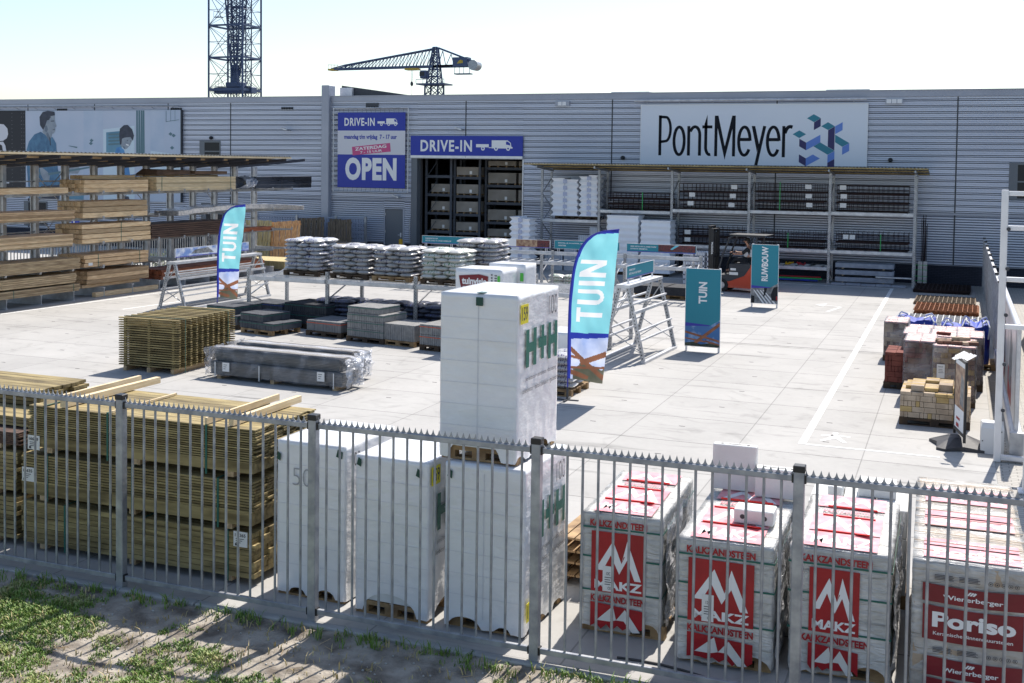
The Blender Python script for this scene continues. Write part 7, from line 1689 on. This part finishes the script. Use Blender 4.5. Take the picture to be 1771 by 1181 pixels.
def brickpack(label, x, y, w, d, h, rz, mat, film_=True, seed=1, cap=True, bl=.21, bh=.065, plab=None, loose=0, z0=.131):
    t = thing("brick_pack", label, "brick pack", (x, y, z0), rz, "brick packs along the right side"); r = random.Random(seed); H = h-z0
    mats = mat if isinstance(mat, (list, tuple)) else [mat]; m = MB(); nz = max(2, round(H/.10)); hz = H/nz
    for k in range(nz):
        flat = k % 2 == 0
        for side in (0, 1):                            # front & back faces, then ends
            X = -w/2
            while X < w/2-.01:
                L_ = min(r.choice((.065, .065, .065, .2)) if flat else r.choice((.2, .2, .065)), w/2-X); m.mi = r.randrange(len(mats)); a, b = (-d/2, -d/2+.1) if side == 0 else (d/2-.1, d/2)
                e = r.uniform(0, .006); m.bbox(X+.002, X+L_-.003, a+e, b-e, k*hz+.001, (k+1)*hz-.004, .003); X += L_
        for side in (-1, 1):
            Y = -d/2+.1
            while Y < d/2-.11:
                L_ = min(.2, d/2-.1-Y); m.mi = r.randrange(len(mats)); a, b = (-w/2, -w/2+.1) if side < 0 else (w/2-.1, w/2); e = r.uniform(0, .006); m.bbox(a+e, b-e, Y+.002, Y+L_-.003, k*hz+.001, (k+1)*hz-.004, .003); Y += L_
    m.mi = 0; m.box(-w/2+.1, w/2-.1, -d/2+.1, d/2-.1, 0, H-.02)
    nx, ny = max(1, round(w/.2)), max(1, round(d/.1))
    if not cap:
        for i in range(nx):
            for j in range(ny): m.mi = r.randrange(len(mats)); m.bbox(-w/2+i*w/nx+.003, -w/2+(i+1)*w/nx-.003, -d/2+j*d/ny+.003, -d/2+(j+1)*d/ny-.003, H+.0, H+.055+r.choice((0, 0, .006)), .003)
    m.build("bricks", mats, t)
    if cap:
        m = MB(); nx, ny = max(1, round(w/.25)), max(1, round(d/.22))
        for i in range(nx):
            for j in range(ny): m.bbox(-w/2+i*w/nx+.005, -w/2+(i+1)*w/nx-.005, -d/2+j*d/ny+.005, -d/2+(j+1)*d/ny-.005, H+.001, H+.03+r.uniform(0, .01), .012)
        m.build("wrapped_top", "pink_top", t)
    if film_: wrap_shell(w+.03, d+.03, -.03, H+.035, (), seed, nr=30, nv=14, amp=.012, rnd=.02).build("film", "film_brick", t)
    if z0 > .1: pallet(x, y, 0, rz, min(w+.04, 1.15), min(d+.04, 1.1), "pallet under the "+(plab or label.split(",")[0]), True)
    return t
pm("pink_top", srgb(228, 198, 192), srgb(214, 158, 152), 8, .45, 0, .4, 18, coat=.2)
brickpack("unwrapped reddish brown brick pack at the left corner of the brick group", -1.0, 24.75, .62, .95, .68, R(-1), ["brick_red"], False, 1, cap=False)
brickpack("film wrapped brown brick pack in the front row, under pink wrapping", -.62, 23.75, .56, 1.15, 1.12, R(-1), ["brick_brown", "brick_red"], True, 2)
bp_ = brickpack("large film wrapped pack of mixed bricks with a white notice, front row right", .0, 23.45, .74, 1.15, 1.10, R(-1), ["brick_brown", "brick_yellow", "brick_buff"], True, 3)
m = MB(); m.box(-.30, -.16, -.605, -.60, .40, .66); s_ = m.build("notice", "label_paper", bp_); m = MB(); m.M = T(0, -.607, 0); put_text(m, "TUIN OP", -.28, -.19, .60, .625, -.001, .01)
for k in range(3): hrect(m, -.27, -.20+.01*k, .56-k*.03, .567-k*.03, -.001)
m.build("print", "label_print", s_)
r = random.Random(8)
for k in range(13):
    o = MB(); o.bbox(-.10, .10, -.05, .05, 0, .06, .004); ob = o.build("loose_brick", r.choice(("brick_brown", "brick_buff", "rust_grey"))); ob.location = (-.25+(k % 5)*.14+r.uniform(-.02, .02), 23.15+(k//5)*.14+r.uniform(-.01, .01), 1.142+(.062 if k in (7, 8) else 0)); ob.rotation_euler = (0, 0, r.uniform(-.3, .3)+(1.57 if k % 3 == 0 else 0)); tag(ob, "loose greyish brick lying on top of the large film wrapped pack", "brick", "loose bricks on the wrapped pack")
o = MB(); o.bbox(-.13, .13, -.05, .05, 0, .06, .004); ob = o.build("loose_brick", "brick_red"); ob.location = (-.22, 24.35, 1.142); ob.rotation_euler = (0, 0, -.25); tag(ob, "loose red brick lying on the pink-topped packs", "brick")
i = 0; nm = ("left pack in the second row", "middle pack in the second row", "right pack in the second row", "left pack in the rear row", "second pack in the rear row", "third pack in the rear row", "right pack in the rear row")
for (x, y, h) in ((-.75, 25.45, 1.02), (-.22, 25.3, 1.02), (.28, 25.2, 1.05), (-1.28, 28.3, .88), (-.72, 26.9, .90), (-.20, 26.7, .92), (.20, 26.5, .95)):
    brickpack("pink-topped film wrapped bricks, "+nm[i], x, y, .50 if i < 6 else .34, 1.05, h, R(-1), ["brick_brown", "brick_buff"], True, 20+i, plab=nm[i]+" of pink-topped bricks"); i += 1
brickpack("open pallet of yellow and buff bricks stacked unevenly, nearest on the right side", -.29, 21.45, 1.14, 1.05, .52, R(-1), ["brick_buff", "brick_yellow", "brick_buff", "brick_buff"], False, 6, cap=False)
r = random.Random(18); m = MB(); y_ = -.5
t = thing("brick_heap", "uneven upper courses of buff bricks on the yellow brick pallet", "brick heap", (-.29, 21.45, .583), R(-1))
for (x0, x1, y0, y1, h) in ((-.40, -.18, -.45, .3, .10), (-.18, .05, -.40, .1, .06), (.05, .28, -.30, .3, .12), (-.50, -.40, -.2, .4, .05), (.28, .52, -.45, .35, .10), (-.18, .05, .1, .45, .11)):
    Y = y0
    while Y < y1-.05: m.mi = r.randrange(2); m.bbox(x0+.003, x1-.003, Y, Y+.062, .002, h, .004); Y += .067
m.build("bricks", ["brick_buff", "brick_yellow"], t)
# ---------------------------------------------------------------- A-board with rubber base
t = thing("pavement_sign", "black framed pavement sign on a star-shaped rubber base, seen nearly edge-on", "sign", (.10, 19.62, 0), R(12)); m = MB()
pts = []
for k in range(4):
    a0 = R(45+90*k); rc, ri = .50, .34
    for q in (-9, 0, 9): a = a0+R(q); pts.append((rc*math.cos(a), rc*math.sin(a), .05))
    a = a0+R(45); pts.append((ri*math.cos(a), ri*math.sin(a), .09))
n = len(pts); vs = [(x, y, .0) for x, y, z in pts]+[(x, y, z*.8) for x, y, z in pts]+[(x*.35, y*.35, .17) for x, y, z in pts]+[(0, 0, .18)]
m.add(vs, [(i, (i+1) % n, n+(i+1) % n, n+i) for i in range(n)]+[(n+i, n+(i+1) % n, 2*n+(i+1) % n, 2*n+i) for i in range(n)]+[(2*n+i, 2*n+(i+1) % n, 3*n) for i in range(n)]); m.build("rubber_base", "rubber", t)
m = MB(); fh = 1.28; 
for y in (-.36, .36): m.box(-.018, .018, y-.022, y+.022, .14, .14+fh)
m.box(-.018, .018, -.36, .36, .22, .27); m.box(-.018, .018, -.36, .36, .14+fh-.04, .14+fh); m.build("frame", "black_cap", t)
m = MB(); m.box(-.010, .010, -.335, .335, .272, .14+fh-.042); p_ = m.build("panel", "letter_white", t)
m = MB(); m.M = T(-.010, 0, 0) @ SIDEXN; m.mi = 0; hrect(m, -.33, .33, .62, 1.30, -.002); m.mi = 1; hrect(m, -.2, -.02, .30, .36, -.002); hrect(m, -.2, .05, .42, .46, -.002); m.mi = 2; poly(m, [(.02, .7), (.28, .66), (.28, 1.1), (.1, 1.2)], -.003); m.build("poster", ["photo_tan", "makz_red", "photo_grey"], p_)
m = MB(); r = random.Random(2)
for k in range(6): a = r.uniform(-.1, .1); b = -.30+k*.07; m.add([(a-.07, b, 1.43), (a+.08, b+.02, 1.47+r.uniform(0, .05)), (a+.06, b+.12, 1.52), (a-.09, b+.10, 1.44)], [(0, 1, 2, 3)])
m.build("paper_leaflets", "label_paper", t)
# ---------------------------------------------------------------- sliding gate, portal, box, right boundary fence
t = thing("gate_portal", "tall aluminium gate portal with rungs at the right edge of the picture", "gate portal", (0, 0, 0))
for (x, y, w, h) in ((.64, 18.85, .10, 4.14), (1.12, 18.9, .10, 4.10)): m = MB(); m.bbox(x-w/2, x+w/2, y-w/2, y+w/2, 0, h, .008); m.build("post", "alu", t)
for z in (4.12, 3.6, 2.82, 2.10, .10):
    m = MB(); m.bbox(.69, 1.07, 18.82, 18.92, z-.07, z, .006); m.build("rung", "alu", t)
for z in (3.55, 2.95, 2.25, 1.5, .8): m = MB(); m.tube((.70, 18.80, z), (.70, 18.77, z), .03, 8); m.build("bolt", "dark_steel", t)
t = thing("gate_guide_post", "thick pale guide post nearest the fence at the right edge", "post", (1.0, 17.2, 0)); m = MB(); m.bbox(-.08, .08, -.08, .08, 0, 4.10, .01); m.box(-.14, .14, -.14, .14, 0, .02); m.build("post", "alu", t); m = MB()
for z in (.9, 1.6, 2.4, 3.3): m.tube((-.09, 0, z), (-.082, 0, z), .022, 8)
m.build("bolt", "dark_steel", t)
t = thing("sliding_gate", "sliding gate leaf with faded poster panels, seen at a grazing angle on the right", "gate", (.92, 0, 0))
m = MB(); m.bbox(-.09, .09, 19.15, 28.2, .12, .38, .02); m.build("bottom_beam", "alu", t); m = MB(); m.bbox(-.03, .03, 19.3, 28.2, .40, 1.98, .01); m.build("leaf", "galv_light", t); m = MB(); m.tube((-.02, 19.2, 2.03), (-.02, 28.2, 2.03), .05, 10); m.build("top_tube", "alu", t)
for k in range(3):
    m = MB(); y0 = 19.5+k*2.9; m.M = T(-.032, 0, 0) @ SIDEXN; m.mi = 0; hrect(m, -(y0+2.7), -y0, .46, 1.92, -.002); m.mi = 1; hrect(m, -(y0+2.6), -(y0+1.2), .5, 1.0, -.004); m.mi = 2; poly(m, [(-(y0+2.3), .8), (-(y0+1.4), .7), (-(y0+1.1), 1.5), (-(y0+1.9), 1.75)], -.005); m.build("poster", ["poster_pale", "makz_red", "photo_grey"], t) if "poster_pale" in MATS else (pm("poster_pale", (.60, .56, .54), (.66, .64, .63), .8, .35, .1), m.build("poster", ["poster_pale", "makz_red", "photo_grey"], t))
m = MB(); m.box(-.10, .10, 19.02, 19.16, .08, .42); m.build("end_cap", "galv", t); m = MB(); m.tube((-.06, 19.3, .09), (.06, 19.3, .09), .09, 12); m.build("roller", "black_cap", t)
t = thing("motor_box", "pale grey gate motor cabinet on the ground by the portal", "cabinet", (.58, 19.45, 0)); m = MB(); m.add([(-.17, -.16, .0), (.17, -.16, 0), (.17, .16, 0), (-.17, .16, 0), (-.17, -.16, .40), (.17, -.16, .40), (.17, .16, .46), (-.17, .16, .46), (-.14, -.10, .48), (.14, -.10, .48), (.14, .12, .48), (-.14, .12, .48)], [(0, 1, 5, 4), (1, 2, 6, 5), (2, 3, 7, 6), (3, 0, 4, 7), (4, 5, 9, 8), (5, 6, 10, 9), (6, 7, 11, 10), (7, 4, 8, 11), (8, 9, 10, 11)]); m.build("housing", "box_grey", t); m = MB(); m.tube((.13, -.162, .36), (.13, -.166, .36), .012, 8); m.tube((-.14, -.162, .2), (-.14, -.166, .2), .01, 8); m.build("lock", "black_cap", t)
t = thing("boundary_fence", "closed grey panel fence receding along the right side to the hall", "fence", (.92, 0, 0)); k = 0; y = 28.6
while y < 47:
    m = MB(); m.box(-.04, .04, y-.04, y+.04, 0, 1.85); p = m.build("post", "galv", t); m = MB(); m.box(-.05, .05, y-.05, y+.05, 1.85, 1.90); m.build("cap", "black_cap", p)
    y2 = min(y+2.3, 47.2); m = MB(); m.box(-.02, .02, y+.05, y2-.05, .05, 1.78)
    for q in range(6): yy = y+.05+(y2-y-.1)*(q+.5)/6; m.box(-.03, -.02, yy-.02, yy+.02, .05, 1.78)
    m.build("panel", "galv", t); m = MB(); m.bbox(-.035, .035, y+.05, y2-.05, 1.78, 1.83, .008); m.build("top_rail", "alu", t); y += 2.3
t = thing("boundary_fence", "second grey panel fence section seen beyond the gate portal rungs", "fence", (1.75, 0, 0))
for k in range(4):
    y = 24.5+k*2.3; m = MB(); m.box(-.03, .03, y, y+2.2, .05, 1.75); m.build("panel", "galv", t); m = MB(); m.box(-.05, .05, y-.06, y, 0, 1.85); m.build("post", "black_cap", t)
